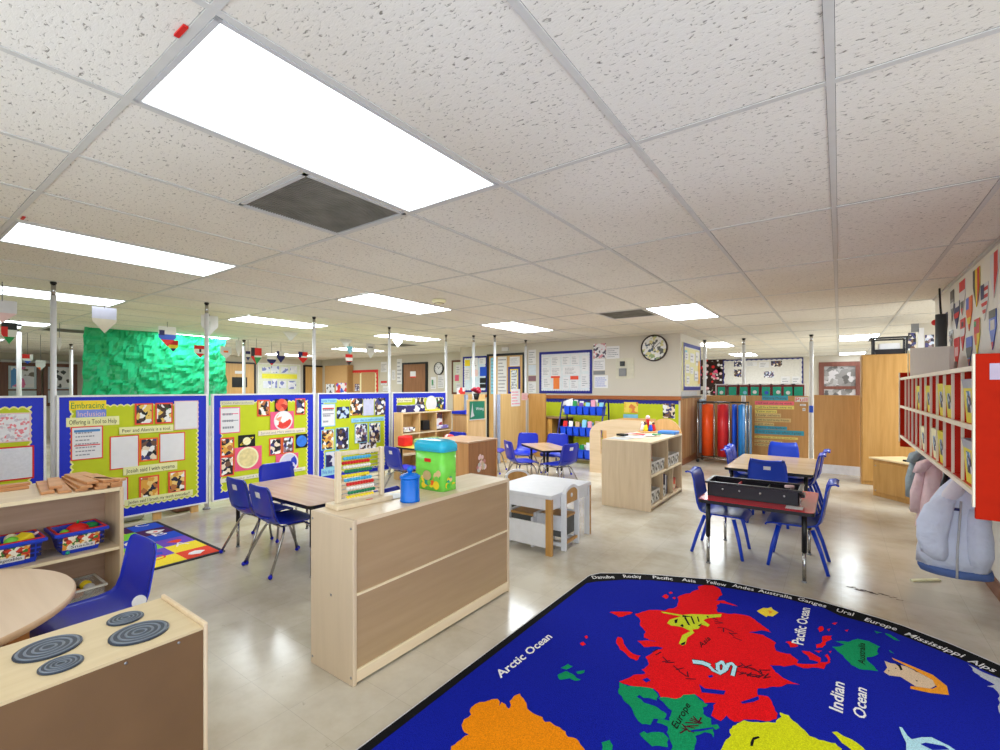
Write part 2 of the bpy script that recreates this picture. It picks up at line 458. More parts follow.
GLOW = glow_mat('dimmed', 2.4); GLOW2 = glow_mat('tubes', 3.5); GLOW3 = glow_mat('boosted', 20.0)  # same fixtures; glow dimmed nearby and boosted far off to even the room
FRAME = plain('lamp frame', (196, 196, 198), 0.4, vary=0.02)
def make_light():
    r = thing('ceiling_light', '', 'ceiling light', (0, 0, CEIL))
    a, b = TX / 2 - 0.0125, TY / 2 - 0.0125
    f = MB()
    z0, z1 = CEIL - 0.002, CEIL + 0.012
    for x0, x1, y0, y1 in ((-a, -a + 0.016, -b, b), (a - 0.016, a, -b, b), (-a, a, -b, -b + 0.016), (-a, a, b - 0.016, b)):
        f.box(x0, x1, y0, y1, z0, z1, FRAME)
    f.box(-a, a, -b, b, CEIL + 0.02, CEIL + 0.085, FRAME)
    f.build('frame', r)
    MB().face([(-a + 0.014, -b + 0.014, CEIL + 0.001), (-a + 0.014, b - 0.014, CEIL + 0.001), (a - 0.014, b - 0.014, CEIL + 0.001), (a - 0.014, -b + 0.014, CEIL + 0.001)], GLOW, (0, 0, -1)).build('diffuser', r)
    return r
L0 = make_light()
lab = {(-3, 0): 'large bright ceiling light nearest the viewer, beside the dirty vent', (-7, 0): 'long ceiling light at left, red mark at its corner', (-11, 0): 'ceiling light at far left edge above the first partition pole',
       (-7, 2): 'ceiling light in the middle beside the round smoke detector', (-11, 2): 'ceiling light above the partition board with planet pictures', (-7, 4): 'ceiling light in front of the long notice board wall',
       (-3, 4): 'ceiling light beside the grey vent near the wall clock with pictures', (-11, 4): 'thin distant ceiling light above the walnut door', (-4, 8): 'distant ceiling light just right of the slanted wall board',
       (-4, 11): 'most distant ceiling light above the far bulletin board', (0, 8): 'distant ceiling light above the tall oak cabinet', (0, 12): 'farthest ceiling light at right, just over the window',
       (-16, 0): 'distant ceiling light behind the black, white and green pennant', (-16, 2): 'distant ceiling light behind the green plastic sheet', (-16, 5): 'thin far ceiling light above the tan cabinets',
       (-22, 2): 'tiny far ceiling light left of the green plastic sheet', (-21, 5): 'tiny far ceiling light above the tan door', (2, 5): 'ceiling light past the end of the pennant wall',
       (-22, 0): 'far ceiling light above the windows at left', (-7, -2): 'ceiling light over the play kitchen behind the view', (-11, -2): 'ceiling light over the far left corner behind the view', (3, 8): 'ceiling light in the side room behind the red cubby'}
for k, (i, j) in enumerate(LIGHTS):
    o = L0 if k == 0 else dup(L0)
    o.location = (OX + (i + 0.5) * TX, OY + (j + 0.5) * TY, CEIL)
    tag(o, lab[(i, j)], 'ceiling light', 'fluorescent ceiling lights')
    for ch in o.children:
        if ch.name.startswith('diffuser') and k > 0:
            ch.data = ch.data.copy(); ch.data.materials[0] = GLOW2 if j <= 0 or j == 12 else GLOW3
VENTM = plain('grimy vent grille', (128, 124, 116), 0.6, vary=0.25, scale=7)
vl = ['square grimy return vent beside the nearest ceiling light', 'small grey ceiling vent beside the light near the clock', 'dark ceiling vent left of the green plastic sheet', 'thin dark ceiling vent above the hanging pennants']
for k, (i, j, h) in enumerate(VENTS):
    x, y = OX + i * TX, OY + j * TY + (TY / 2 if h else 0)
    r = thing('ceiling_vent', vl[k], 'vent', (x + TX / 2, y + TX / 2, CEIL), 'ceiling vents')
    a0, a1, b0, b1 = x + 0.013, x + TX - 0.013, y + 0.013, y + TX - 0.013
    f = MB()
    for p in ((a0, a0 + 0.02, b0, b1), (a1 - 0.02, a1, b0, b1), (a0, a1, b0, b0 + 0.02), (a0, a1, b1 - 0.02, b1)): f.box(*p, CEIL - 0.003, CEIL + 0.01, FRAME)
    f.build('frame', r)
    g = MB()
    g.box(a0 + 0.02, a1 - 0.02, b0 + 0.02, b1 - 0.02, CEIL + 0.006, CEIL + 0.01, VENTM)
    for q in range(1, 40):
        yy = b0 + 0.02 + q * (b1 - b0 - 0.04) / 40
        g.box(a0 + 0.02, a1 - 0.02, yy - 0.002, yy + 0.002, CEIL, CEIL + 0.006, VENTM)
    g.build('grille', r)
r = thing('smoke_detector', 'small round cream smoke detector on the ceiling', 'smoke detector', tuple(at_z(439, 300, CEIL)))
p = at_z(439, 300, CEIL)
MB().lathe([(0.075, 0), (0.075, -0.012), (0.06, -0.03), (0.035, -0.042), (0, -0.042)], p, CREAM).build('body', r)
MB().lathe([(0.05, -0.034), (0.05, -0.038), (0.044, -0.04), (0.044, -0.036)], p, BROWN, caps=False).build('vent_ring', r)
for u, v in ((181, 31), (23, 218)):
    p = at_z(u, v, CEIL)
    o = MB().box(p.x - 0.03, p.x + 0.03, p.y - 0.006, p.y + 0.006, CEIL - 0.003, CEIL + 0.002, RED).build('ceiling_tag')
    tag(o, 'red scrap of tape by the corner of the ' + ('nearest ceiling light' if u > 100 else 'long ceiling light at left'), 'tape')
# walls
struct(MB().box(0.81, 0.93, 2.7, 6.6, 0, CEIL + 0.09, plain('wall paint lightened', (236, 233, 224), 0.45, vary=0.02, scale=2)), 'wall_right')  # paint lightened in place of light this wall does not get
struct(MB().box(0.797, 0.81, 2.7, 6.6, 0, 0.10, BASEW), 'baseboard_right')
struct(MB().box(0.79, 0.81, 2.7, 6.6, CEIL - 0.02, CEIL, TBAR), 'trim_2')
struct(MB().box(-7.05, -2.17, 8.2, 9.6, 0, CEIL + 0.09, WALL), 'wall_back')
struct(MB().box(X0, -7.05, 9.2, 9.35, 0, CEIL + 0.09, WALL), 'wall_rear')
struct(MB().box(-14.15, -14.0, 5.0, 9.2, 0, CEIL + 0.09, WALL), 'wall_left')
struct(MB().box(X0 - 0.1, X0, Y0, 9.3, 0, CEIL + 0.09, WALL), 'wall_outer')
struct(MB().box(X0, -2.6, Y0 - 0.1, Y0, 0, CEIL + 0.09, WALL), 'wall_front_light_block')  # unseen wall, added to hold back sky light at the left
struct(MB().box(-7.0, X1, 16.5, 16.65, 0, CEIL + 0.09, WALL), 'wall_far')
struct(MB().box(0.93, X1, 9.0, 9.12, 0, CEIL + 0.09, WALL), 'wall_side')
struct(MB().box(-7.05, -2.155, 8.165, 8.2, 1.105, 1.17, RAIL).box(-2.17, -2.14, 8.2, 9.6, 1.135, 1.165, STEEL), 'trim_3')
WAINS = wood('wainscot sheet', (150, 104, 66), (196, 156, 112), 2, 0.2, scale=2)
struct(MB().box(-2.17, -2.16, 8.2, 9.6, 0.1, 1.13, WAINS), 'trim_4')
struct(MB().box(-7.0, -2.155, 8.185, 8.2, 0, 0.1, BASEW).box(-2.17, -2.145, 8.185, 9.6, 0, 0.1, BASEW), 'baseboard_back')
# ================================================================ bulletin boards
PALEY = plain('pale scallop edge', (236, 232, 150), 0.65, vary=0.03)
STRIP = plain('sentence strip', (232, 230, 170), 0.7, vary=0.03)
def scallop(mb, pl, a0, a1, z0, z1, w, d0, d1, m, step=0.05, amp=0.016, sides='LRTB', phase=0):
    """a paper border with a wavy inner edge round a rectangle"""
    def run(pA, pB, inn, up=0.0):
        pA, pB, inn = Vector(pA), Vector(pB), Vector(inn); L = (pB - pA).length; n = max(3, int(round(L / step)))
        pts = [pA, pB]; q = []
        for k in range(n * 4 + 1):
            t = k / (n * 4); q.append(pA.lerp(pB, t) + inn * (w - amp * abs(math.sin(math.pi * t * n))))
        pts += q[::-1]
        P3 = [pl.to(p.x, p.y, d0) for p in pts]
        mb.prism(P3, pl.n * (d1 - d0 + up), m)
    if 'T' in sides: run((a0, z1), (a1, z1), (0, -1))
    if 'B' in sides: run((a0, z0), (a1, z0), (0, 1))
    if 'L' in sides: run((a0, z0), (a0, z1), (1, 0), 0.0004)
    if 'R' in sides: run((a1, z0), (a1, z1), (-1, 0), 0.0004)
class Board:
    """frame, backing and border of one board; papers are pinned on with the methods below"""
    def __init__(s, name, label, cat, pl, a0, a1, z0, z1, group=None, backing=None, bw=0.085, frame=0.016, border=None, thick=0.03, step=0.05, amp=0.016, edge=None, framemat=None, lift=False):
        if lift: pl = Plane(pl.axis, pl.c + pl.face * (thick + 0.0008), pl.face)
        s.pl = pl; s.k = 0; s.d = 0.004
        s.root = thing(name, label, cat, tuple(pl.to((a0 + a1) / 2, z0, 0)), group)
        b = MB().slab(pl, a0, a1, z0, z1, -thick, 0.0, backing or LIME); b.build('backing', s.root)
        if frame:
            f = MB(); fm = framemat or WHITE
            for x in ((a0 - frame, a0, z0 - frame, z1 + frame), (a1, a1 + frame, z0 - frame, z1 + frame), (a0, a1, z1, z1 + frame), (a0, a1, z0 - frame, z0)):
                f.slab(pl, *x, -thick - 0.004, 0.008, fm)
            f.build('frame', s.root)
        if bw:
            e = MB()
            scallop(e, pl, a0, a1, z0, z1, bw + 0.014, 0.0, 0.0015, edge or PALEY, step, amp)
            scallop(e, pl, a0, a1, z0, z1, bw, 0.0015, 0.003, border or BLUEB, step, amp)
            e.build('border', s.root)
    def rect(s, u0, v0, u1, v1):
        a, z1 = s.pl.P(u0, v0); b, z0 = s.pl.P(u1, v1)
        return min(a, b), max(a, b), min(z0, z1), max(z0, z1)
    def lay(s):
        s.k += 1
        return 0.0035 + 0.0007 * (s.k % 9)
    def photo(s, r, m, edge=None, e=0.014):
        a0, a1, z0, z1 = s.rect(*r); d = s.lay(); mb = MB()
        if edge: mb.slab(s.pl, a0, a1, z0, z1, d - 0.003, d, edge)
        else: e = 0.0; mb.slab(s.pl, a0, a1, z0, z1, d - 0.003, d - 0.0005, PAPER)
        mb.slab(s.pl, a0 + e, a1 - e, z0 + e, z1 - e, d, d + 0.0007, m)
        return mb.build('photo', s.root)
    def sheet(s, r, edge=None, rows=0, m=None, heads=(), e=0.01):
        a0, a1, z0, z1 = s.rect(*r); d = s.lay(); mb = MB()
        if edge: mb.slab(s.pl, a0, a1, z0, z1, d - 0.003, d, edge)
        else: e = 0
        mb.slab(s.pl, a0 + e, a1 - e, z0 + e, z1 - e, d - 0.001, d + 0.0007, m or PAPER)
        w, h = a1 - a0, z1 - z0
        for (f0, f1, hm) in heads:
            mb.slab(s.pl, a0 + 0.1 * w, a1 - 0.1 * w, z1 - f1 * h, z1 - f0 * h, d, d + 0.0012, hm)
        if rows: mb.scribble(s.pl, a0 + 0.14 * w, a1 - 0.14 * w, z0 + 0.1 * h, z1 - 0.14 * h, rows, d + 0.0013, GREYINK)
        return mb.build('paper_sheet', s.root)
    def strip(s, r, t, m=None, ink=None, k=0.5):
        a0, a1, z0, z1 = s.rect(*r); d = s.lay(); mb = MB()
        mb.slab(s.pl, a0, a1, z0, z1, d - 0.003, d + 0.0005, m or STRIP)
        w, h = a1 - a0, z1 - z0
        mb.text(t, s.pl, a0 + 0.05 * w, z0 + (0.5 - k / 2) * h, k * h, d + 0.0012, ink or INK, 0.9 * w)
        return mb.build('caption_strip', s.root)
    def disc(s, name, u, v, ru, m, ring=None, d=0.009, rv=None):
        a, z = s.pl.P(u, v); b, _ = s.pl.P(u + ru, v); r = abs(b - a)
        mb = MB(); mb.disc(s.pl, a, z, r, d - 0.003, d + 0.0005, ring or m)
        if ring: mb.disc(s.pl, a, z, r * 0.85, d, d + 0.001, m)
        return mb.build(name, s.root)
PLD = Plane('x', -5.50, +1)
BZ0, BZ1 = 0.075, 1.245
def dboard(label, u0, u1, group='lime bulletin boards of the left partition', a=None):
    y0 = a if a is not None else at_x(u0, 400, -5.5).y
    y1 = at_x(u1, 400, -5.5).y
    b = Board('bulletin_board', label, 'bulletin board', PLD, y0 + 0.016, y1 - 0.016, BZ0 + 0.016, BZ1 - 0.016, group)
    for f in (0.3, 0.62, 0.9):
        y = y0 + (y1 - y0) * f
        MB().box(-5.53, -5.505, y - 0.035, y + 0.035, 0, BZ0 - 0.002, OAK).build('foot', b.root)
    return b
bA = dboard('lime board at far left edge with two white drawings', -55, 46, a=-0.12)
bB = dboard('lime board headed Embracing Inclusion with orange framed photos', 56.5, 207.5)
bC = dboard('lime board with round planet pictures and space photos', 212, 314)
bD = dboard('lime board with pale blue captions behind the abacus', 317.5, 389.5)
bE = dboard('lime board partly hidden by the birch shelf unit', 392, 446)
DRAW = snapshot('crayon drawing', [(226, 224, 228), (228, 226, 230), (226, 130, 140), (224, 222, 226), (200, 190, 200)], 60)
bA.photo((-22, 414, 31, 441), DRAW, PALEPINK, 0.01); bA.photo((-20, 449, 34, 478), plain('faint drawing', (220, 220, 228), 0.7, vary=0.05, scale=60), RED, 0.012)
# board B
b = bB
b.strip((69, 400.8, 106, 409.5), 'Embracing', YELLOW, GREEN, 0.62); b.strip((76, 410, 106, 417), 'Inclusion', plain('periwinkle card', (120, 140, 220), 0.6), PALEPINK, 0.66)
b.strip((66, 418, 119, 424.5), 'Offering is Tool to Help')
b.sheet((70.5, 427, 103, 458), REDORANGE, 7, None, ((0.1, 0.17, plain('blue heading', (70, 130, 190), 0.6)), (0.55, 0.58, RED)))
b.photo((134.5, 403.5, 153, 424), SNAPS[0], REDORANGE); b.photo((155, 403, 172.5, 423), SNAPS[0], REDORANGE)
b.sheet((174, 401, 198, 428.5), PALEPINK, 0); b.strip((119, 427.5, 173, 431), 'Peer and Alannis is a tool.')
b.sheet((109.5, 436.5, 139, 467), REDORANGE, 0); b.photo((139.5, 438.5, 158, 460), SNAPS[1], ORANGE); b.sheet((159, 433.5, 185, 460), REDORANGE, 0)
b.strip((123, 467.5, 177, 469), 'Josiah said I with syeama')
b.photo((139, 477, 159, 498), SNAPS[2], REDORANGE); b.photo((168, 472, 185.5, 491), SNAPS[2], REDORANGE); b.sheet((96, 481, 128, 505), RED, 0)
b.strip((124, 500, 192.5, 495), 'Jaiden said I brush my teeth everyday!!')
# board C
b = bC
b.strip((220, 401, 254, 404.5), 'Cold Fahrenheit', plain('beige strip', (212, 208, 170), 0.7), GREYINK)
b.sheet((219.5, 407.5, 240, 432.5), PINK, 3, None, ((0.04, 0.05, GREYINK), (0.24, 0.27, PINK), (0.5, 0.53, GREYINK)))
b.photo((257, 400, 269.5, 416), SNAPS[2], REDORANGE); b.photo((295, 398.5, 305, 414.5), SNAPS[1], REDORANGE)
b.sheet((274.5, 399, 287.5, 411.5), None, 0, BLACK); b.disc('planet_picture', 281.3, 405, 6.0, snapshot('red planet', [(190, 40, 30), (230, 84, 60), (240, 120, 90), (140, 20, 20)], 14))
b.sheet((270, 412, 293.5, 428.5), None, 0, PINK); b.disc('paper_plate', 283, 420.5, 9.2, snapshot('red crayon scribble', [(240, 236, 232), (236, 90, 80), (226, 60, 50), (238, 150, 120)], 12), PAPER)
b.strip((258, 431, 305, 432), 'Saturn and Mars went to space', plain('pinkish strip', (230, 216, 190), 0.7), GREYINK)
b.photo((220, 438, 234, 455.5), SNAPS[2], REDORANGE); b.photo((220, 457, 234, 475), SNAPS[1], REDORANGE)
b.sheet((238, 435.5, 255, 447), None, 0, BLACK)
a, z = PLD.P(246.5, 441)
MB().disc(PLD, a, z, 0.045, 0.0085, 0.0095, CREAM).build('saturn_picture', b.root)
g = MB()
for t in range(24):
    A, B = 2 * math.pi * t / 24, 2 * math.pi * (t + 1) / 24
    def q(T, r): return PLD.to(a + r * math.cos(T) * 0.9 , z + r * math.sin(T) * 0.22 + r * math.cos(T) * 0.45, 0.0105)
    g.face([q(A, 0.085), q(B, 0.085), q(B, 0.07), q(A, 0.07)], YELLOW, (1, 0, 0))
g.build('saturn_ring', b.root)
b.sheet((234.5, 448, 261.5, 468), None, 0, PINK); b.disc('paper_plate', 247.5, 457.5, 10.7, plain('tan crayon', (226, 208, 150), 0.7, vary=0.12, scale=30), CREAM)
b.photo((269, 438.5, 281.5, 454.5), SNAPS[1], REDORANGE); b.photo((282, 437, 293.5, 452.5), SNAPS[3], REDORANGE)
b.sheet((295.5, 434.5, 307, 447), None, 0, BLACK); b.disc('planet_picture', 301.3, 441, 5.2, plain('blue planet', (50, 120, 220), 0.6, vary=0.15))
b.sheet((275.5, 455, 298, 471), None, 0, PINK); b.disc('paper_plate', 288.5, 462.5, 9.3, snapshot('blue crayon', [(206, 204, 226), (200, 200, 224), (40, 60, 190), (210, 208, 228)], 9), PAPER)
b.strip((220, 479, 305, 470), 'Neptune and Uranus went to be blue', plain('ivory strip', (226, 222, 200), 0.7), GREYINK)
# board D
b = bD; LB = plain('light blue strip', (150, 206, 226), 0.7)
b.strip((321, 399, 336.5, 402.5), 'Little Thinker', LB, BLUE); b.sheet((321, 404, 335, 426), SKY, 3, None, ((0.18, 0.24, RED), (0.42, 0.46, GREYINK)))
b.photo((336.5, 407, 349, 418), snapshot('earth at night', [(12, 14, 40), (16, 18, 50), (190, 210, 230), (20, 60, 140)], 20))
b.photo((350, 398.5, 362.5, 415), SNAPS[2]); b.sheet((363, 399.5, 373.5, 415), None, 0, plain('lavender sheet', (200, 200, 226), 0.7))
a, z = PLD.P(368.5, 408)
g = MB()
for k, (m, r) in enumerate(((GREEN, 0.06), (BLUE, 0.05), (NAVY, 0.04))):
    for t in range(10):
        A, B = math.pi * t / 10, math.pi * (t + 1) / 10
        g.face([PLD.to(a + r * math.cos(A), z + r * math.sin(A) * 1.2 - 0.03, 0.0075), PLD.to(a + r * math.cos(B), z + r * math.sin(B) * 1.2 - 0.03, 0.0075), PLD.to(a + (r - 0.01) * math.cos(B), z + (r - 0.01) * math.sin(B) * 1.2 - 0.03, 0.0075), PLD.to(a + (r - 0.01) * math.cos(A), z + (r - 0.01) * math.sin(A) * 1.2 - 0.03, 0.0075)], m, (1, 0, 0))
g.build('rainbow_painting', b.root)
b.photo((374.5, 398, 385, 414.5), SNAPS[1]); b.strip((351, 418.5, 384, 420.5), 'Your idea to make pictures', LB, BLUE)
b.photo((354.5, 424, 367, 442), SNAPS[3], SKY, 0.008); b.photo((369, 423, 380, 442), SNAPS[1], SKY, 0.008)
b.photo((321, 430, 334, 449), SNAPS[2], SKY, 0.01); b.photo((335.5, 428, 348.5, 449), SNAPS[1], SKY, 0.01)
b.sheet((359, 443, 376, 452), None, 0, SNAPS[3]); b.sheet((325, 452, 339, 466), SKY, 0, snapshot('navy blot painting', [(214, 214, 226), (212, 212, 224), (30, 30, 90), (216, 214, 226)], 9))
b.strip((321, 469, 336, 474), 'We like to', LB, BLUE)
# board E
b = bE
b.strip((397, 399, 412, 402), 'Our News', CREAM, INK); b.photo((415, 398, 424, 410), SNAPS[1]); b.disc('paper_plate', 431, 403.5, 5.4, PAPER); b.photo((436, 398, 443.5, 410), SNAPS[0])
b.photo((428, 425, 436, 436), SNAPS[1])
# ================================================================ partition poles
def pole(name, label, x, y, r=0.022, group=None, cap=True):
    t = thing(name, label, 'pole', (x, y, 0), group)
    m = MB().tube([(x, y, 0.02), (x, y, CEIL - 0.12)], r, POLE, 12)
    m.build('tube', t)
    MB().tube([(x, y, CEIL - 0.12), (x, y, CEIL - 0.02)], r * 0.8, CHROME, 10).build('spring_sleeve', t)
    MB().lathe([(r * 1.0, CEIL - 0.02), (r * 1.15, CEIL - 0.012), (r * 1.0, CEIL - 0.001)], (x, y, 0), BLACK, 12).build('cap', t)
    MB().lathe([(r * 1.8, 0.0), (r * 1.8, 0.012), (r, 0.025)], (x, y, 0), GREY, 12).build('foot', t)
    return t
PG = 'floor-to-ceiling poles of the left partition'
for y, l in ((1.03, 'partition pole between the first two lime boards at left'), (2.25, 'partition pole left of the planet board'), (3.53, 'partition pole right of the planet board'), (4.79, 'partition pole right of the board with pale blue captions'), (6.06, 'partition pole behind the birch shelf unit')):
    pole('partition_pole', l, -5.54, y, 0.021, PG)
PG2 = 'poles of the second partition row'
for (u, v, l) in ((19, 324, 'distant pole at left in front of the far windows'), (149, 334.6, 'distant pole in front of the green plastic sheet'), (244, 340, 'distant pole in front of the tan door')):
    p = at_z(u, v, CEIL); pole('partition_pole', l, p.x, p.y, 0.028, PG2)
p = at_z(71, 344, CEIL); pole('partition_pole', 'thin distant pole beside the far windows', p.x, p.y, 0.03, PG2)
for u, v, l in ((475.3, 335.7, 'pole rising behind the green Writing sign'), (496.4, 335.5, 'pole at the left edge of the large oak partition'), (527, 340, 'pole at the right edge of the large oak partition')):
    p = at_z(u, v, CEIL); pole('partition_pole', l, p.x - (0.03 if u > 520 else 0), p.y - (0.05 if u < 520 else 0), 0.024, 'poles of the writing corner')
for u, v, l, x, y in ((700.8, 339.3, 'pole at the wall corner beside the slanted board', -2.105, 9.66), (744, 338.4, 'pole left of the panel of coloured sentence strips', -1.44, 9.74), (811.3, 334.7, 'pole right of the panel of coloured sentence strips', -0.39, 9.74)):
    pole('partition_pole', l, x, y, 0.03, 'poles of the far right partition')
# ================================================================ beyond the left partition
# crumpled green plastic sheet hung from the ceiling
SHEET = plain('green plastic sheet', (8, 138, 84), 0.32, spec=0.6, vary=0.12, scale=5)
_nt = SHEET.node_tree; _b = _nt.nodes['Principled BSDF']; _tr = _nt.nodes.new('ShaderNodeBsdfTranslucent'); _tr.inputs['Color'].default_value = lin((60, 230, 160))
_mx = _nt.nodes.new('ShaderNodeMixShader'); _mx.inputs['Fac'].default_value = 0.3
_nt.links.new(_b.outputs[0], _mx.inputs[1]); _nt.links.new(_tr.outputs[0], _mx.inputs[2]); _nt.links.new(_mx.outputs[0], _nt.nodes['Material Output'].inputs['Surface'])
def sheet_mesh():
    m = MB(); nx, nz = 60, 28; rr = random.Random(5)
    y0, y1 = 2.06, 4.08
    V = []
    def nse(a, b): return math.sin(a * 3.1 + b * 1.7) * math.sin(a * 1.3 - b * 2.9 + 1.2) + 0.5 * math.sin(a * 7.3 + b * 5.1) * math.sin(b * 6.7 - a * 4.2)
    for k in range(nz + 1):
        for i in range(nx + 1):
            s, t = i / nx, k / nz
            y = y0 + (y1 - y0) * s; top = 2.2335 - 0.05 * max(0, s - 0.45) * (1 if s < 0.95 else 1) 
            z = 1.0 + (top - 1.0) * t
            bulge = 0.10 * math.sin(math.pi * s) + (0.16 if s > 0.55 else 0.0) * math.sin(math.pi * min(1, (s - 0.55) / 0.45)) * (1 - 0.5 * t) if s > 0.55 else 0.10 * math.sin(math.pi * s)
            f = 0.05 * abs(nse(s * 5, t * 3)) + 0.035 * abs(nse(s * 11 + 2, t * 8 + 4)) + rr.uniform(-0.006, 0.006)
            V.append((-9.3 + bulge + f, y + 0.05 * (1 - t) * (s - 0.5), z))
    F = []
    for k in range(nz):
        for i in range(nx):
            a = k * (nx + 1) + i; F += [(a, a + 1, a + nx + 2), (a, a + nx + 2, a + nx + 1)]
    m.add(V, F, SHEET, False)
    return m
o = sheet_mesh().build('plastic_sheet'); tag(o, 'crumpled emerald green plastic sheet hanging behind the lime boards', 'plastic sheet')
# far windows
PW = Plane('x', -17.5, +1)
WFR = wood('window wood', (92, 48, 32), (116, 64, 42), 2)
POSTER = snapshot('pastel posters', [(226, 226, 236), (80, 150, 220), (230, 226, 232), (228, 110, 170), (110, 100, 96), (230, 230, 236)], 5)
PRINT = snapshot('printed sheets', [(228, 228, 234), (230, 230, 236), (60, 60, 66), (226, 226, 232)], 12)
for k, (u0, u1, pm) in enumerate(((-8, 3, POSTER), (3, 41, POSTER), (43, 77, PRINT))):
    a0 = PW.P(u0, 365)[0]; a1 = PW.P(u1, 365)[0]
    r = thing('window_%d' % (k + 1), '', '', tuple(PW.to(a0, 1.0, 0.02))); r['kind'] = 'structure'
    f = MB(); w = 0.09
    f.frame4(PW, a0, a1, 0.82, 1.98, w, 0.001, 0.05, WFR); f.slab(PW, a0 + w, a1 - w, 1.24, 1.28, 0.001, 0.048, WFR)
    f.build('window_frame', r)
    MB().slab(PW, a0 + w, a1 - w, 0.9, 1.9, 0.005, 0.02, plain('window pane', (190, 200, 214), 0.15, vary=0.05)).build('window_pane', r)
    o = MB().slab(PW, a0 + w + 0.05, a1 - w - 0.05, 1.32, 1.87, 0.025, 0.03, pm).build('window_poster')
    tag(o, ('pastel poster in the far window at the left edge', 'pink and blue poster in the far left window', 'white printed sheets in the far window beside the green plastic')[k], 'poster', 'posters in the far windows')
o = MB().slab(PW, PW.P(0, 365)[0], PW.P(80, 365)[0], 1.98, 2.05, 0, 0.06, LGREY).build('window_valance'); tag(o, 'pale grey blind box above the far windows', 'blind')
# tan door, board and cabinets on the far left wall
PV = Plane('x', -14.0, +1)
def door(k, pl, u0, u1, v, label, m, frame=True):
    a0, a1 = pl.P(u0, v)[0], pl.P(u1, v)[0]; z = pl.P((u0 + u1) / 2, v)[1]
    r = thing('door_%d' % k, label, '', tuple(pl.to((a0 + a1) / 2, 0, 0.01))); r['kind'] = 'structure'
    MB().slab(pl, a0 + 0.05, a1 - 0.05, 0.01, z - 0.05, 0.005, 0.045, m).build('door_leaf', r)
    f = MB()
    for q in ((a0, a0 + 0.05, 0, z), (a1 - 0.05, a1, 0, z), (a0 + 0.05, a1 - 0.05, z - 0.05, z)): f.slab(pl, *q, 0.002, 0.06, BLACK)
    f.build('door_frame', r)
    MB().ball(pl.to(a1 - 0.12, 1.0, 0.085), 0.035, STEEL).build('door_knob', r)
    return a0, a1, z, r
a0, a1, z, r = door(1, PV, 221, 255, 362, 'tan wooden door with a dark square notice', OAK)
c = (a0 + a1) / 2
o = MB().slab(PV, c - 0.2, c + 0.22, 1.33, 1.62, 0.046, 0.05, BLACK).build('door_notice'); tag(o, 'black square notice on the tan far door', 'notice')
o = MB().slab(PV, c - 0.12, c + 0.14, 1.72, 1.8, 0.046, 0.05, PAPER).build('door_notice'); tag(o, 'small white label above the black notice on the tan door', 'notice')
a0, a1, z, r = door(2, PV, 303, 326, 365.5, 'tan wooden door left of the tall cardboard-coloured cabinets', OAK)
nb = Board('notice_board', 'pale notice board with yellow band beside the tan door', 'notice board', PV, PV.P(258, 364)[0], PV.P(299, 364)[0], 0.95, 2.03, None, plain('pale board', (214, 218, 200), 0.7), 0, 0.03, lift=True)
for rr in ((262, 367, 270, 372), (271, 366, 279, 373), (281, 367, 288, 373), (290, 366, 297, 373), (263, 381, 271, 388), (272, 379, 277, 388), (279, 381, 286, 388), (288, 381, 296, 389)): nb.sheet(rr, None, 0, snapshot('tiny notices', [(220, 222, 232), (214, 218, 230), (120, 130, 190), (230, 230, 236)], 10))
nb.sheet((262, 373.5, 297, 379), None, 0, plain('yellow band', (226, 220, 70), 0.7))
CARD = plain('cardboard tan', (190, 150, 100), 0.6, vary=0.04)
def cabinet_box(name, label, cat, x0, x1, y0, y1, z0, z1, m, doors=1, group=None, face='-y'):
    r = thing(name, label, cat, ((x0 + x1) / 2, (y0 + y1) / 2, z0), group)
    MB().box(x0, x1, y0, y1, z0, z1, m, 0.006).build('body', r)
    n = doors
    for k in range(n):
        if face == '-y':
            a, b = x0 + (x1 - x0) * k / n + 0.012, x0 + (x1 - x0) * (k + 1) / n - 0.012
            d = MB().box(a, b, y0 - 0.014, y0 - 0.0005, z0 + 0.05, z1 - 0.02, m, 0.003).build('door', r)
            MB().box(b - 0.05, b - 0.035, y0 - 0.034, y0 - 0.0145, (z0 + z1) / 2 - 0.05, (z0 + z1) / 2 + 0.05, STEEL, 0.003).build('handle', d)
        else:
            a, b = y0 + (y1 - y0) * k / n + 0.012, y0 + (y1 - y0) * (k + 1) / n - 0.012
            d = MB().box(x1 + 0.0005, x1 + 0.014, a, b, z0 + 0.05, z1 - 0.02, m, 0.003).build('door', r)
            MB().box(x1 + 0.0145, x1 + 0.034, b - 0.05, b - 0.035, (z0 + z1) / 2 - 0.05, (z0 + z1) / 2 + 0.05, STEEL, 0.003).build('handle', d)
    return r
pa, pb = at_y(325, 366, 8.98), at_y(347.5, 366, 8.98)
cabinet_box('storage_cabinet', 'tall tan storage cabinet with two notices low on its front', 'cabinet', pa.x, pb.x, 8.98, 9.19, 0, pa.z, CARD, 1)
PC = Plane('y', 8.964, -1)
for u0, u1, v0, m, l in ((326, 334.5, 384, PRINT, 'white printed notice on the tall tan cabinet'), (336, 346.5, 383, snapshot('red notice', [(230, 226, 230), (220, 60, 60), (60, 90, 200), (230, 220, 224)], 9), 'red and white notice on the tall tan cabinet')):
    A = PC.P(u0, v0); B = PC.P(u1, v0 + 10)
    tag(MB().slab(PC, A[0], B[0], B[1], A[1], 0.001, 0.004, m).build('cabinet_notice'), l, 'notice')
PR_ = Plane('y', 9.2, -1)
rb = Board('notice_board', 'red bordered board with two tan panels left of the walnut door', 'notice board', PR_, PR_.P(349, 370)[0], PR_.P(379, 370)[0], 0.9, PR_.P(365, 370)[1], None, CREAM, 0.09, 0.0, RED, 0.03, 0.12, 0.03, RED, lift=True)
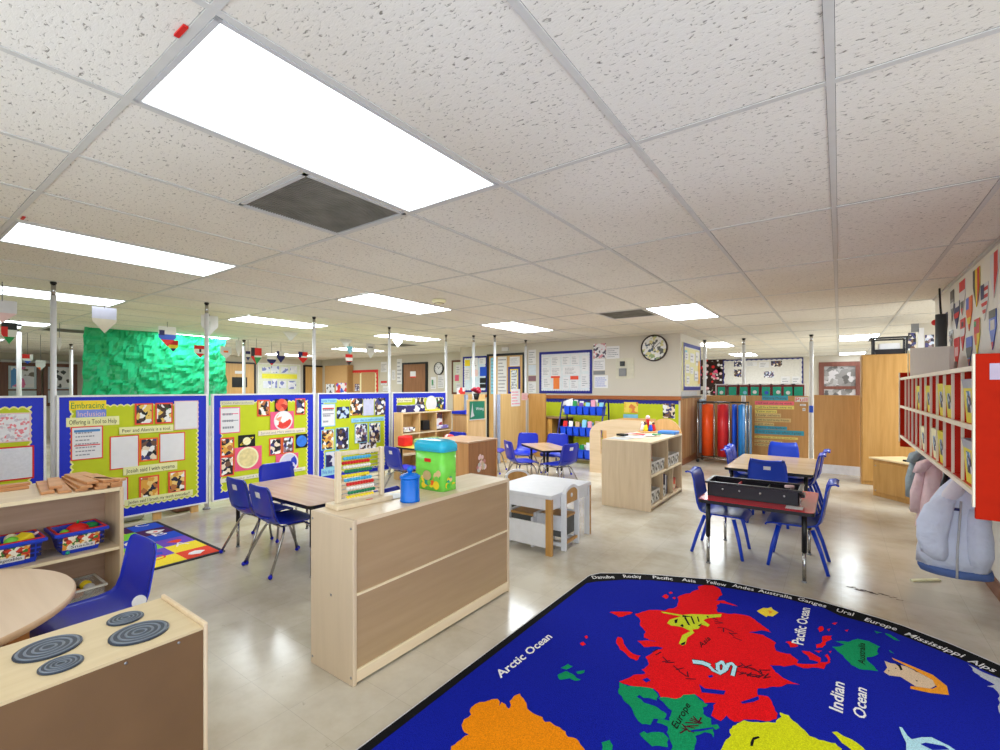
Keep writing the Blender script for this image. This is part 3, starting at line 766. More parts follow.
rb.sheet((351, 373, 360, 396), None, 0, CARD); rb.sheet((361.5, 372.5, 375, 396), None, 0, CARD); rb.photo((355, 384, 359.5, 391), SNAPS[3])
a0, a1, z, r = door(3, PR_, 403.5, 428, 362.5, 'dark walnut door in a black frame beside the far clock', DOORW)
A = PR_.P(411.5, 371.5); B = PR_.P(417, 377.5)
tag(MB().slab(PR_, A[0], B[0], B[1], A[1], 0.046, 0.05, PAPER).slab(PR_, A[0], B[0], B[1], B[1] + 0.03, 0.05, 0.052, RED).build('door_notice'), 'small white and red notice on the walnut door', 'notice')
for u0, v0, u1, v1, l in ((381, 362, 387, 372, 'upper left paper on the wall left of the walnut door'), (381, 381, 387, 385, 'red edged paper low on the wall left of the walnut door'), (392, 370, 395.5, 380, 'narrow white paper beside the walnut door'), (397, 359, 402, 384, 'tall printed list beside the walnut door'), (431, 377, 436, 389, 'paper with a green mark under the far clock'), (438, 375, 444, 388, 'white paper under the far clock at right'), (383, 386, 390, 391, 'low white paper left of the walnut door')):
    A = PR_.P(u0, v0); B = PR_.P(u1, v1)
    mb = MB().slab(PR_, A[0], B[0], B[1], A[1], 0.001, 0.004, PAPER)
    if 'red' in l: mb.slab(PR_, A[0], B[0], A[1] - 0.06, A[1], 0.004, 0.006, RED)
    if 'green' in l: mb.slab(PR_, A[0] + 0.03, A[0] + 0.09, B[1] + 0.1, B[1] + 0.25, 0.004, 0.006, GREEN)
    mb.scribble(PR_, A[0] + 0.02, B[0] - 0.02, B[1] + 0.02, A[1] - 0.06, 6, 0.0065, GREYINK)
    tag(mb.build('wall_paper_notice'), l, 'notice', 'papers beside the walnut door')
def wall_clock(label, pl, u, v, ru, facem, rimm, numerals):
    a, z = pl.P(u, v); r = abs(pl.P(u + ru, v)[0] - a)
    t = thing('wall_clock', label, 'clock', tuple(pl.to(a, z, 0.0)))
    mb = MB()
    n = 36
    def ring(rr, d): return [pl.to(a + rr * math.cos(2 * math.pi * k / n), z + rr * math.sin(2 * math.pi * k / n), d) for k in range(n)]
    mb.loft([ring(r, 0.001), ring(r, 0.04), ring(r * 0.96, 0.046), ring(r * 0.91, 0.04), ring(r * 0.91, 0.02)], rimm, caps=False)
    mb.build('rim', t)
    MB().disc(pl, a, z, r * 0.915, 0.008, 0.025, facem, 36).build('dial', t)
    if numerals:
        g = MB()
        for k in range(12):
            an = math.pi / 2 - k * math.pi / 6; s = str(12 if k == 0 else k); w = r * 0.13 * len(s)
            g.text(s, pl, a + 0.74 * r * math.cos(an) - w / 2, z + 0.74 * r * math.sin(an) - r * 0.08, r * 0.17, 0.0256, INK, w)
        g.build('numerals', t)
    for an, L, w in ((2.2, 0.45, 0.05), (0.7, 0.62, 0.035)):
        e = pl.ex * math.cos(an) + Vector((0, 0, 1)) * math.sin(an)
        MB().bar(pl.to(a, z, 0.03) - e * r * 0.1, pl.to(a, z, 0.03) + e * r * L, r * w * 0.9, 0.002, INK, 0, pl.n).build('hand', t)
    return t
wall_clock('round black-rimmed clock on the far wall beside the walnut door', PR_, 439.3, 368.5, 4.6, PAPER, BLACK, True)
# ================================================================ pennants hung from the ceiling
def pennant(label, pl, u0, u1, v0, v1, art, group, string=None, notch=0.55, name='hanging_pennant', dd=0.0):
    A = pl.P(u0, v0); B = pl.P(u1, v1)
    a0, a1, z1, z0 = min(A[0], B[0]), max(A[0], B[0]), A[1], B[1]
    w, h = a1 - a0, z1 - z0
    r = thing(name, label, 'pennant', tuple(pl.to((a0 + a1) / 2, z0, dd)), group)
    zs = z0 + h * (1 - notch)
    def clip(za, zb, m, d, x0=0.0, x1=1.0):
        """the part of the pennant outline between two heights"""
        def half(z): return 0.5 if z >= zs else 0.5 * max(0.0, (z - z0) / (zs - z0))
        zz = sorted({za, zb} | ({zs} if za < zs < zb else set()))
        L = []; Rr = []
        for z in zz:
            hw = half(z); xa = max(x0, 0.5 - hw); xb = min(x1, 0.5 + hw)
            if xb < xa: xb = xa
            L.append(pl.to(a0 + w * xa, z, d)); Rr.append(pl.to(a0 + w * xb, z, d))
        pts = L + Rr[::-1]; out = [pts[0]]
        for p in pts[1:]:
            if (p - out[-1]).length > 1e-5: out.append(p)
        if (out[-1] - out[0]).length < 1e-5: out.pop()
        return out, m
    mb = MB()
    out, m = clip(z0, z1, art[0][0], 0); mb.prism([p + pl.n * dd for p in out], pl.n * 0.003, m)
    for k, (m, f0, f1, x0, x1) in enumerate(art[1:]):
        out, _ = clip(z1 - f1 * h, z1 - f0 * h, m, dd + 0.0034 + 0.0004 * k, x0, x1)
        if len(out) >= 3: mb.face(out, m, pl.n); 
    mb.build('card', r)
    if string:
        q = pl.to((a0 + a1) / 2, 0, dd + 0.0015)
        MB().tube([(q.x, q.y, z1 - 0.01), (q.x, q.y, string)], 0.004, GREY, 6).build('hook', r)
    return r
PEN = plain('clear laminated card', (214, 212, 216), 0.25, vary=0.05, scale=10)
PENT = plain('tan laminated card', (206, 196, 180), 0.3, vary=0.04)
HG = 'laminated pennants hanging from the ceiling'
def hang(label, x, u0, u1, v0, v1, art, **k):
    return pennant(label, Plane('x', x, +1), u0, u1, v0, v1, art, HG, CEIL - 0.001, **k)
LAV = plain('lavender card', (196, 196, 216), 0.3, vary=0.05)
hang('faded white and pink pennant at the left edge of view', -5.9, -13, 17, 298.5, 324, [(PEN,), (PALEPINK, 0.55, 1, 0, 1)])
hang('black, white and green pennant with a red triangle at far left', -8.3, 1, 17, 322, 344.5, [(PAPER,), (BLACK, 0, 0.33, 0, 1), (GREEN, 0.66, 1, 0, 1), (RED, 0.2, 0.66, 0, 0.42)])
hang('lavender and tan blank pennant left of the green plastic sheet', -6.3, 92, 116.5, 306, 334, [(LAV,), (PENT, 0.45, 1, 0, 1)])
hang('small red, white and blue pennant in front of the far windows', -11.0, 22, 33, 354, 364, [(PAPER,), (RED, 0, 0.45, 0, 0.7), (BLUE, 0.7, 1, 0, 1)])
hang('small grey pennant with orange tip before the far windows', -11.2, 35.5, 45.5, 360, 370.5, [(PEN,), (ORANGE, 0.7, 1, 0, 0.5)])
hang('narrow white pennant between the first poles', -9.0, 57.5, 61.5, 337, 351, [(PEN,)])
hang('white, blue and red pennant before the green plastic sheet', -7.6, 158.4, 176, 325.6, 347, [(PAPER,), (BLUE, 0.4, 0.66, 0, 1), (RED, 0.66, 1, 0, 1), (NAVY, 0.2, 0.45, 0.04, 0.34)])
hang('yellow and red pennant just under the white, blue and red one', -8.9, 168, 178, 340, 352, [(YELLOW,), (RED, 0, 0.4, 0, 1), (NAVY, 0.7, 1, 0, 1)])
hang('red and white pennant before the bright green plastic', -8.8, 194, 206, 345, 358, [(PAPER,), (RED, 0, 0.3, 0, 1), (RED, 0.66, 1, 0, 1), (BLACK, 0.3, 0.55, 0.42, 0.6)])
hang('white pennant with an orange mark above the tan door', -9.0, 220, 231.6, 346, 359, [(PEN,), (ORANGE, 0.35, 0.5, 0.3, 0.7)])
hang('large clear pennant behind the pole left of the planet board', -6.4, 201, 218, 314.5, 336, [(PEN,), (LGREY, 0.3, 1, 0.45, 0.55)])
hang('narrow clear pennant left of the distant pole by the tan door', -9.0, 235.7, 241.6, 340, 357.5, [(PEN,)])
hang('dark blue and white narrow pennant by the distant pole', -9.2, 245.6, 250.4, 351, 361, [(NAVY,), (PAPER, 0.3, 0.6, 0, 1)])
hang('red, green and black pennant right of the distant pole', -8.8, 251, 261.6, 347.5, 365, [(RED,), (GREEN, 0.5, 1, 0.3, 1), (BLACK, 0, 0.5, 0, 0.35), (PAPER, 0.45, 0.55, 0.3, 1)])
hang('clear crumpled pennant above the planet board', -7.4, 282.4, 298.4, 321, 341.6, [(PEN,), (PALEPINK, 0.1, 0.5, 0.1, 0.5)])
hang('white, navy and red pennant above the planet board', -9.2, 267, 276, 355, 365.6, [(PAPER,), (NAVY, 0.4, 0.8, 0, 1), (RED, 0.8, 1, 0, 1)])
hang('navy and white pennant right above the pale notice board', -9.2, 276.8, 284.8, 351, 363, [(NAVY,), (PAPER, 0.0, 0.4, 0.3, 1)])
hang('red pennant with blue corner and white stripe near the third pole', -8.9, 298.3, 307.6, 351.6, 363.6, [(RED,), (NAVY, 0, 0.5, 0, 0.45), (PAPER, 0.35, 0.5, 0.3, 1)])
hang('white pennant above the tall tan cabinet', -7.6, 340, 351.6, 331.6, 348.4, [(PEN,), (PALEPINK, 0.1, 0.4, 0.5, 0.95)])
hang('pale blue pennant touching the red and black one', -7.9, 346.8, 352.7, 346, 354, [(SKY,)])
hang('red and white pennant with a black tip', -8.0, 345.5, 352.5, 354, 365.5, [(RED,), (PAPER, 0.3, 0.6, 0, 1), (BLACK, 0.65, 1, 0, 1)])
hang('narrow white pennant left of the fourth pole', -8.0, 366.5, 374.5, 343, 359, [(PEN,), (GREY, 0.2, 0.3, 0.2, 0.8)])
hang('white pennant right of the fourth pole', -6.5, 393, 402, 334, 347.6, [(PEN,), (PALEPINK, 0.2, 0.5, 0.2, 0.6)])
# ================================================================ furniture makers
def shell_mesh(mb, prof, m, th=0.008, nx=10):
    """a moulded seat: prof is a list of (y, z, half width, dish); x is across"""
    def grid(off):
        rows = []
        n = len(prof)
        for i, (y, z, hw, dish) in enumerate(prof):
            a = prof[max(0, i - 1)]; b = prof[min(n - 1, i + 1)]
            t = Vector((0, b[0] - a[0], b[1] - a[1])).normalized(); nn = Vector((0, -t.z, t.y))
            row = []
            for k in range(nx + 1):
                s = -1 + 2 * k / nx
                row.append(Vector((s * hw, y, z)) + nn * (off - dish * s * s))
            rows.append(row)
        return rows
    A = grid(0); B = grid(-th); n = len(prof)
    vs = [p for r in A for p in r] + [p for r in B for p in r]; W = nx + 1; K = n * W; fs = []
    for i in range(n - 1):
        for k in range(nx):
            a = i * W + k
            fs.append((a, a + W, a + W + 1, a + 1)); fs.append((K + a, K + a + 1, K + a + W + 1, K + a + W))
    for i in range(n - 1):
        for k in (0, nx):
            a = i * W + k
            fs.append((a, K + a, K + a + W, a + W) if k else (a, a + W, K + a + W, K + a))
    for k in range(nx):
        fs.append((k, k + 1, K + k + 1, K + k)); a = (n - 1) * W + k
        fs.append((a, K + a, K + a + 1, a + 1))
    mb.add(vs, fs, m, True)
def seat_profile(sh, top, w, d):
    return [(d * 0.52, sh - 0.022, w * 0.40, 0.0), (d * 0.50, sh - 0.004, w * 0.46, 0.0), (d * 0.40, sh + 0.003, w * 0.49, 0.003), (d * 0.15, sh - 0.006, w * 0.5, 0.012), (-d * 0.2, sh - 0.008, w * 0.5, 0.016), (-d * 0.36, sh + 0.002, w * 0.49, 0.02),
            (-d * 0.44, sh + 0.03, w * 0.48, 0.02), (-d * 0.48, sh + 0.08, w * 0.47, 0.016), (-d * 0.5, sh + 0.13, w * 0.465, 0.014), (-d * 0.53, sh + 0.19, w * 0.46, 0.014), (-d * 0.56, top - 0.035, w * 0.44, 0.014), (-d * 0.57, top - 0.012, w * 0.40, 0.013), (-d * 0.575, top, w * 0.33, 0.01)]
def make_chrome_chair(sh=0.335, top=0.615, w=0.36, d=0.36):
    """moulded shell on bent chrome legs with ball feet; faces +y"""
    r = thing('stacking_chair', '', 'chair')
    mb = MB(); shell_mesh(mb, seat_profile(sh, top, w, d), CHAIRB); mb.build('seat_shell', r)
    g = MB()
    zz = sh + 0.055
    g.tube([(-w * 0.3, -d * 0.46 - 0.001, zz), (0, -d * 0.46 - 0.005, zz - 0.012), (w * 0.3, -d * 0.46 - 0.001, zz)], 0.006, CHAIRB, 6)
    g.build('grip_rib', r)
    g = MB(); za, zc = top - 0.088, top - 0.046
    fy = lambda z: -d * 0.53 - (z - sh - 0.19) * d * 0.03 / (top - 0.035 - sh - 0.19) - 0.0022
    g.prism([(-0.033, fy(za), za), (0.033, fy(za), za), (0.033, fy(zc), zc), (-0.033, fy(zc), zc)], (0, 0.0012, 0), PAPER); o = g.build('name_sticker', r); o['label'] = 'white name sticker'
    for sx in (-1, 1):
        x = sx * w * 0.36; xf = sx * w * 0.56
        MB().tube([(x * 0.8, d * 0.30, sh - 0.03), (x, d * 0.34, sh - 0.045), (x * 1.15, d * 0.40, sh - 0.09), (xf, d * 0.56, 0.02)], 0.0095, CHROME, 8).build('leg', r)
        MB().tube([(x * 0.8, -d * 0.16, sh - 0.03), (x, -d * 0.2, sh - 0.045), (x * 1.15, -d * 0.26, sh - 0.09), (xf, -d * 0.56, 0.02)], 0.0095, CHROME, 8).build('leg', r)
    MB().tube([(-w * 0.29, d * 0.30, sh - 0.032), (w * 0.29, d * 0.30, sh - 0.032)], 0.008, CHROME, 8).tube([(-w * 0.29, -d * 0.16, sh - 0.032), (w * 0.29, -d * 0.16, sh - 0.032)], 0.008, CHROME, 8).tube([(-w * 0.2, d * 0.30, sh - 0.032), (-w * 0.2, -d * 0.16, sh - 0.032)], 0.008, CHROME, 8).tube([(w * 0.2, d * 0.30, sh - 0.032), (w * 0.2, -d * 0.16, sh - 0.032)], 0.008, CHROME, 8).build('under_frame', r)
    for sx in (-1, 1):
        for sy in (-1, 1):
            MB().ball((sx * w * 0.565, sy * d * 0.57, 0.0155), 0.0155, CHAIRF, 10).build('ball_foot', r)
    return r
SEATG = plain('grey blue seat', (70, 86, 140), 0.35, vary=0.06)
CHAIRC = plain('mid blue plastic', (22, 62, 186), 0.33, vary=0.03)
def make_plastic_chair(sh=0.31, top=0.62, w=0.36, d=0.36):
    """one-piece chair with a rolled back rim and round plastic legs; faces +y"""
    r = thing('plastic_chair', '', 'chair')
    pr = seat_profile(sh, top - 0.012, w, d)
    pr[-1] = (-d * 0.64, top - 0.004, w * 0.36, 0.012); pr[-2] = (-d * 0.60, top - 0.004, w * 0.40, 0.013); pr.append((-d * 0.69, top - 0.012, w * 0.34, 0.012))
    mb = MB(); shell_mesh(mb, pr, CHAIRC, 0.012)
    mb.build('seat_shell', r)
    MB().add([(-w * .36, d * .38, sh + .006), (w * .36, d * .38, sh + .006), (w * .38, -d * .22, sh + .0015), (-w * .38, -d * .22, sh + .0015)], [(0, 1, 2, 3)], SEATG).build('seat_inlay', r)  # grey-blue patch laid over the blue seat shell
    g = MB(); za, zc = top - 0.088, top - 0.054
    fy = lambda z: -d * 0.53 - (z - sh - 0.19) * d * 0.03 / (top - 0.047 - sh - 0.19) - 0.003
    g.prism([(-0.03, fy(za), za), (0.03, fy(za), za), (0.03, fy(zc), zc), (-0.03, fy(zc), zc)], (0, 0.0012, 0), PAPER); o = g.build('name_sticker', r); o['label'] = 'white name sticker'
    for sx in (-1, 1):
        MB().tube([(sx * w * 0.40, d * 0.30, sh - 0.012), (sx * w * 0.44, d * 0.40, sh * 0.5), (sx * w * 0.47, d * 0.48, 0.0)], [0.015, 0.0135, 0.012], CHAIRC, 10).build('leg', r)
        MB().tube([(sx * w * 0.40, -d * 0.28, sh - 0.012), (sx * w * 0.44, -d * 0.42, sh * 0.5), (sx * w * 0.47, -d * 0.54, 0.0)], [0.015, 0.0135, 0.012], CHAIRC, 10).build('leg', r)
    return r
CC = make_chrome_chair(); PCH = make_plastic_chair()
_cu = []
def chair(proto, x, y, rz, label, group, sticker=True, scale=1.0):
    o = proto if proto not in _cu else dup(proto)
    _cu.append(proto)
    o.location = (x, y, 0); o.rotation_euler = (0, 0, rz); o['label'] = label; o['group'] = group
    if scale != 1.0: o.scale = (scale,) * 3
    return o
PI = math.pi
TOPW = wood('wood-look laminate', (176, 142, 110), (200, 168, 136), 0, 0.22, scale=3)
def activity_table(name, label, x0, x1, y0, y1, h, topm, group, rot=0.0, legs=True, edge=BLACK, splay=0.0, inset=0.06):
    cx, cy = (x0 + x1) / 2, (y0 + y1) / 2
    r = thing(name, label, 'table', (cx, cy, 0), group)
    r.rotation_euler = (0, 0, rot)
    w, d = (x1 - x0) / 2, (y1 - y0) / 2; b = 0.035
    pts = []
    for sx, sy, a0 in ((1, 1, 0), (-1, 1, PI / 2), (-1, -1, PI), (1, -1, 1.5 * PI)):
        for k in range(4):
            a = a0 + PI / 2 * k / 3; pts.append((cx + sx * (w - b) + b * math.cos(a), cy + sy * (d - b) + b * math.sin(a)))
    top = MB().prism([(x, y, h - 0.002) for x, y in pts], (0, 0, 0.002), topm); tp = top.build('tabletop', r)
    MB().prism([(cx + (x - cx) * 1.004, cy + (y - cy) * 1.004, h - 0.026) for x, y in pts], (0, 0, 0.0235), edge).build('edge_band', r)
    for sy in (-1, 1):
        y = cy + sy * (d - 0.14)
        MB().box(cx - w + 0.1, cx + w - 0.1, y - 0.01, y + 0.01, h - 0.05, h - 0.027, BLACK).build('under_rail', r)
    for sx in (-1, 1):
        for sy in (-1, 1):
            x, y = cx + sx * (w - inset), cy + sy * (d - inset)
            l = MB().tube([(x, y, h - 0.028), (x, y, h * 0.42)], 0.016, BLACK, 10).build('leg', r)
            MB().tube([(x, y, h * 0.43), (x, y, 0.012)], 0.0115, CHROME, 10).build('leg_insert', l)
            MB().lathe([(0.016, 0), (0.016, 0.006), (0.008, 0.014)], (x, y, 0), GREY, 10).build('glide', l)
    return r
# ---- wooden table behind the birch shelf, three or four chairs
activity_table('activity_table', 'wood-look table with black edge behind the low birch shelf', -4.05, -2.93, 1.84, 2.52, 0.50, TOPW, 'wood-look activity tables', inset=0.03)
G1 = 'blue chairs round the table behind the birch shelf'
chair(CC, -3.76, 1.92, 0.0, 'blue chair with sticker, left of the two in front of the planet board table', G1)
chair(CC, -3.345, 1.89, -0.04, 'blue chair with sticker, right of the two in front of the planet board table', G1)
chair(CC, -4.05, 2.31, -PI / 2, 'blue chair at the table end directly in front of the planet board', G1)
chair(CC, -2.74, 2.15, PI / 2, 'blue chair at the table end hidden behind the low birch shelf', G1)
# ---- red table and tan table at right
REDT = plain('red laminate', (196, 40, 52), 0.18, vary=0.05)
activity_table('activity_table', 'red topped table with black edge carrying the black tray', -0.855, -0.13, 3.70, 4.47, 0.485, REDT, None)
G2 = 'plastic chairs at the red and tan tables'
chair(PCH, -0.765, 4.12, -PI / 2, 'blue plastic chair at the left of the red table', G2)
chair(PCH, -0.255, 4.15, PI / 2, 'blue plastic chair at the right of the red table', G2)
TANT = wood('tan laminate', (192, 158, 116), (212, 180, 138), 0, 0.2, scale=3)
activity_table('activity_table', 'tan topped table with black edge behind the red table', -0.955, -0.195, 5.24, 6.46, 0.50, TANT, 'wood-look activity tables')
chair(PCH, -0.555, 5.29, 0, 'blue plastic chair with sticker between the red and tan tables', G2)
chair(PCH, -0.56, 6.59, PI, 'blue plastic chair at the far end of the tan table', G2)
chair(PCH, -0.81, 5.75, -PI / 2, 'nearer of two blue plastic chairs at the left side of the tan table', G2)
chair(PCH, -0.84, 6.13, -PI / 2, 'farther of two blue plastic chairs at the left side of the tan table', G2)
chair(PCH, -0.36, 5.82, PI / 2, 'nearer of two blue plastic chairs at the right side of the tan table', G2)
chair(PCH, -0.33, 6.19, PI / 2, 'farther of two blue plastic chairs at the right side of the tan table', G2)
# black tray on the red table
def crate_black():
    A, B = at_z(712, 494, 0.487), at_z(797, 509, 0.487)
    x0, x1, y0, y1, z = -0.82, -0.225, 3.86, 4.12, 0.4865
    r = thing('activity_bin', 'open black plastic tub with dividers on the red table', 'tub', ((x0 + x1) / 2, (y0 + y1) / 2, z))
    BT = plain('black tub plastic', (30, 26, 34), 0.3, vary=0.1)
    h = 0.095; t = 0.008
    m = MB()
    m.box(x0, x1, y0, y1, z, z + 0.01, BT)
    for q in ((x0, x1, y0, y0 + t), (x0, x1, y1 - t, y1), (x0, x0 + t, y0, y1), (x1 - t, x1, y0, y1)): m.box(*q, z + 0.009, z + h, BT)
    m.build('tub', r)
    m = MB()
    for q in ((x0 - 0.018, x1 + 0.018, y0 - 0.018, y0 + t), (x0 - 0.018, x1 + 0.018, y1 - t, y1 + 0.018), (x0 - 0.018, x0 + t, y0, y1), (x1 - t, x1 + 0.018, y0, y1)): m.box(*q, z + h, z + h + 0.016, BT, 0.004)
    m.build('rim', r)
    for f in (0.33, 0.66):
        x = x0 + (x1 - x0) * f
        MB().box(x - 0.004, x + 0.004, y0 + t, y1 - t, z + 0.012, z + h - 0.005, RED if f < .5 else BT).build('divider', r)
    for k, f in enumerate((0.18, 0.37, 0.6, 0.85)):
        MB().ball((x0 + (x1 - x0) * f, y0 - 0.006, z + 0.06), 0.007, LGREY, 8).build('rivet', r)
    MB().box(x1 + 0.001, x1 + 0.03, y0 + 0.08, y1 - 0.08, z + 0.045, z + 0.07, BT, 0.006).build('handle', r)
    return z
crate_black()
o = MB().box(-0.30, -0.2, 3.76, 3.85, 0.4852, 0.4864, PAPER).build('table_label'); tag(o, 'pale label stuck on the right corner of the red table', 'label')
m = MB().tube([(-0.30, 4.06, 0.51), (-0.27, 3.97, 0.60), (-0.31, 3.92, 0.605)], 0.012, PALEPINK, 8); o = m.build('toy_tube'); tag(o, 'small pale toy sticking out of the black tub', 'toy')
# ---- back table with four chairs
activity_table('activity_table', 'small wood-look table with four blue chairs before the oak partition', -3.72, -2.88, 5.43, 5.87, 0.50, TOPW, 'wood-look activity tables', rot=math.radians(-37), inset=0.12)
G3 = 'blue chairs round the table by the oak partition'
chair(CC, -3.42, 5.21, math.radians(-35), 'blue chair at the left of the small table by the oak partition', G3)
chair(CC, -2.90, 5.31, math.radians(78), 'blue chair with sticker at the right of the small table by the oak partition', G3)
chair(CC, -3.86, 5.96, 3.363, 'left of two blue chairs at the far side of the small table', G3)
chair(CC, -3.43, 6.12, 3.363, 'right of two blue chairs at the far side of the small table', G3)
# ================================================================ low birch shelf in the middle
def back_shelf():
    x0, x1, y0, y1, h = -2.045, -1.72, 1.285, 2.485, 0.728
    r = thing('storage_shelf', 'low birch shelf with a plain brown back carrying the abacus', 'shelf', ((x0 + x1) / 2, (y0 + y1) / 2, 0))
    t = 0.02
    END = wood('birch end panel', (201, 180, 152), (208, 187, 159), 2, 0.42)
    for ya, yb in ((y0, y0 + t), (y1 - t, y1)):
        e = MB().box(x0, x1, ya, yb, 0.0, h, END, 0.004).build('end_panel', r)
        for (fx, fz) in ((0.05, 0.05), (0.95, 0.05), (0.05, 0.95), (0.95, 0.95), (0.5, 0.5)):
            xx = x0 + (x1 - x0) * fx
            s = MB(); yy = y0 if ya == y0 else y1
            s.tube([(xx, yy - 0.0015, h * fz), (xx, yy + 0.0015, h * fz)], 0.006, STEEL, 8); s.build('screw', e)
    MB().box(x0 + 0.002, x1 - 0.001, y0 + t, y1 - t, h - t, h - 0.001, MAPLEY).build('top', r)
    MB().box(x1 - 0.016, x1 - 0.008, y0 + t, y1 - t, 0.06, h - t, BACKB).build('back_panel', r)
    MB().box(x1 - 0.008, x1 - 0.001, y0 + t, y1 - t, 0.392, 0.402, EDGE).build('back_strip', r)
    MB().box(x1 - 0.014, x1 - 0.002, y0 + t, y1 - t, 0.012, 0.06, MAPLEY).box(x1 - 0.014, x1 - 0.0005, y0 + t, y1 - t, 0.06, 0.068, EDGE).build('bottom_rail', r)
    for z in (0.05, 0.37): MB().box(x0 + 0.01, x1 - 0.016, y0 + t, y1 - t, z, z + 0.018, MAPLEY).build('shelf_board', r)
    MB().box(x0 + 0.01, x1 - 0.016, (y0 + y1) / 2 - 0.009, (y0 + y1) / 2 + 0.009, 0.068, 0.37, MAPLE).box(x0 + 0.01, x1 - 0.016, (y0 + y1) / 2 - 0.009, (y0 + y1) / 2 + 0.009, 0.388, h - t, MAPLE).build('divider', r)
back_shelf()
ZT = 0.7275
# abacus
def abacus():
    A = at_z(338, 508, ZT); B = at_z(381, 499, ZT)
    ax = (B - A); L = ax.length; ax.normalize(); px = Vector((0, 0, 1)).cross(ax)
    r = thing('abacus', 'wooden abacus frame with ten rows of coloured beads on the birch shelf', 'abacus', tuple((A + B) / 2))
    PINE = wood('pale pine', (216, 196, 164), (230, 212, 182), 2, 0.5)
    H = 0.275
    def at(s, z, d=0.0): return A + ax * s + px * d + Vector((0, 0, z))
    MB().bar(at(-0.035, 0.0115, 0.0), at(L + 0.035, 0.0115, 0.0), 0.115, 0.022, PINE, 0.003).build('base', r)
    for s in (0, L): MB().bar(at(s, 0.024), at(s, H), 0.022, 0.030, PINE, 0.003, up=tuple(px)).build('post', r)
    MB().bar(at(0.0155, H - 0.013), at(L - 0.0155, H - 0.013), 0.014, 0.02, PINE, 0.002).build('top_rail', r)
    MB().bar(at(0.0155, 0.034), at(L - 0.0155, 0.034), 0.014, 0.014, PINE, 0.002).build('bottom_rail', r)
    o = MB().add([at(L * .6 + 0.022 * math.cos(k * .5236), 0.0232, -0.043 + 0.009 * math.sin(k * .5236)) for k in range(12)], [tuple(range(12))], RED).build('maker_badge', r); o['label'] = 'small red oval badge'
    cols = [SKY, RED, PAPER, GREEN, YELLOW, SKY, RED, PAPER, GREEN, YELLOW]
    CB = [plain('bead light blue', (70, 170, 214), .3, vary=0), RED, plain('bead white', (236, 230, 226), .3, vary=0), plain('bead green', (16, 120, 80), .3, vary=0), YELLOW]
    for k in range(10):
        z = H - 0.040 - k * 0.0215
        rod = MB().tube([at(0.0105, z), at(L - 0.0105, z)], 0.002, STEEL, 6).build('rod', r)
        off = random.uniform(0.0, 0.02) + (0.02 if k > 5 else 0)
        for q in range(10):
            bd = MB().ball(at(0.024 + off + q * 0.0155, z), 0.0098, CB[k % 5], 8, 0.95).build('bead', rod)
abacus()
# blue canister
p = at_z(410, 501, ZT)
r = thing('canister', 'small bright blue lidded canister on the birch shelf', 'canister', (p.x, p.y, ZT))
CAN = plain('bright blue glaze', (0, 104, 206), 0.25, vary=0.04)
k = 0.05
MB().lathe([(0, 0), (k * 1.0, 0), (k * 1.02, 0.008), (k * 0.98, 0.014), (k * 0.96, 0.11), (k * 0.98, 0.118)], (p.x, p.y, ZT), CAN, 28).build('body', r)
lid = MB().lathe([(k * 1.03, 0.1185), (k * 1.05, 0.124), (k * 1.03, 0.131), (k * 0.7, 0.141), (0.012, 0.145), (0.009, 0.151)], (p.x, p.y, ZT), CAN, 28).build('lid', r)
MB().ball((p.x, p.y, ZT + 0.163), 0.0165, CAN, 14).build('knob', lid)
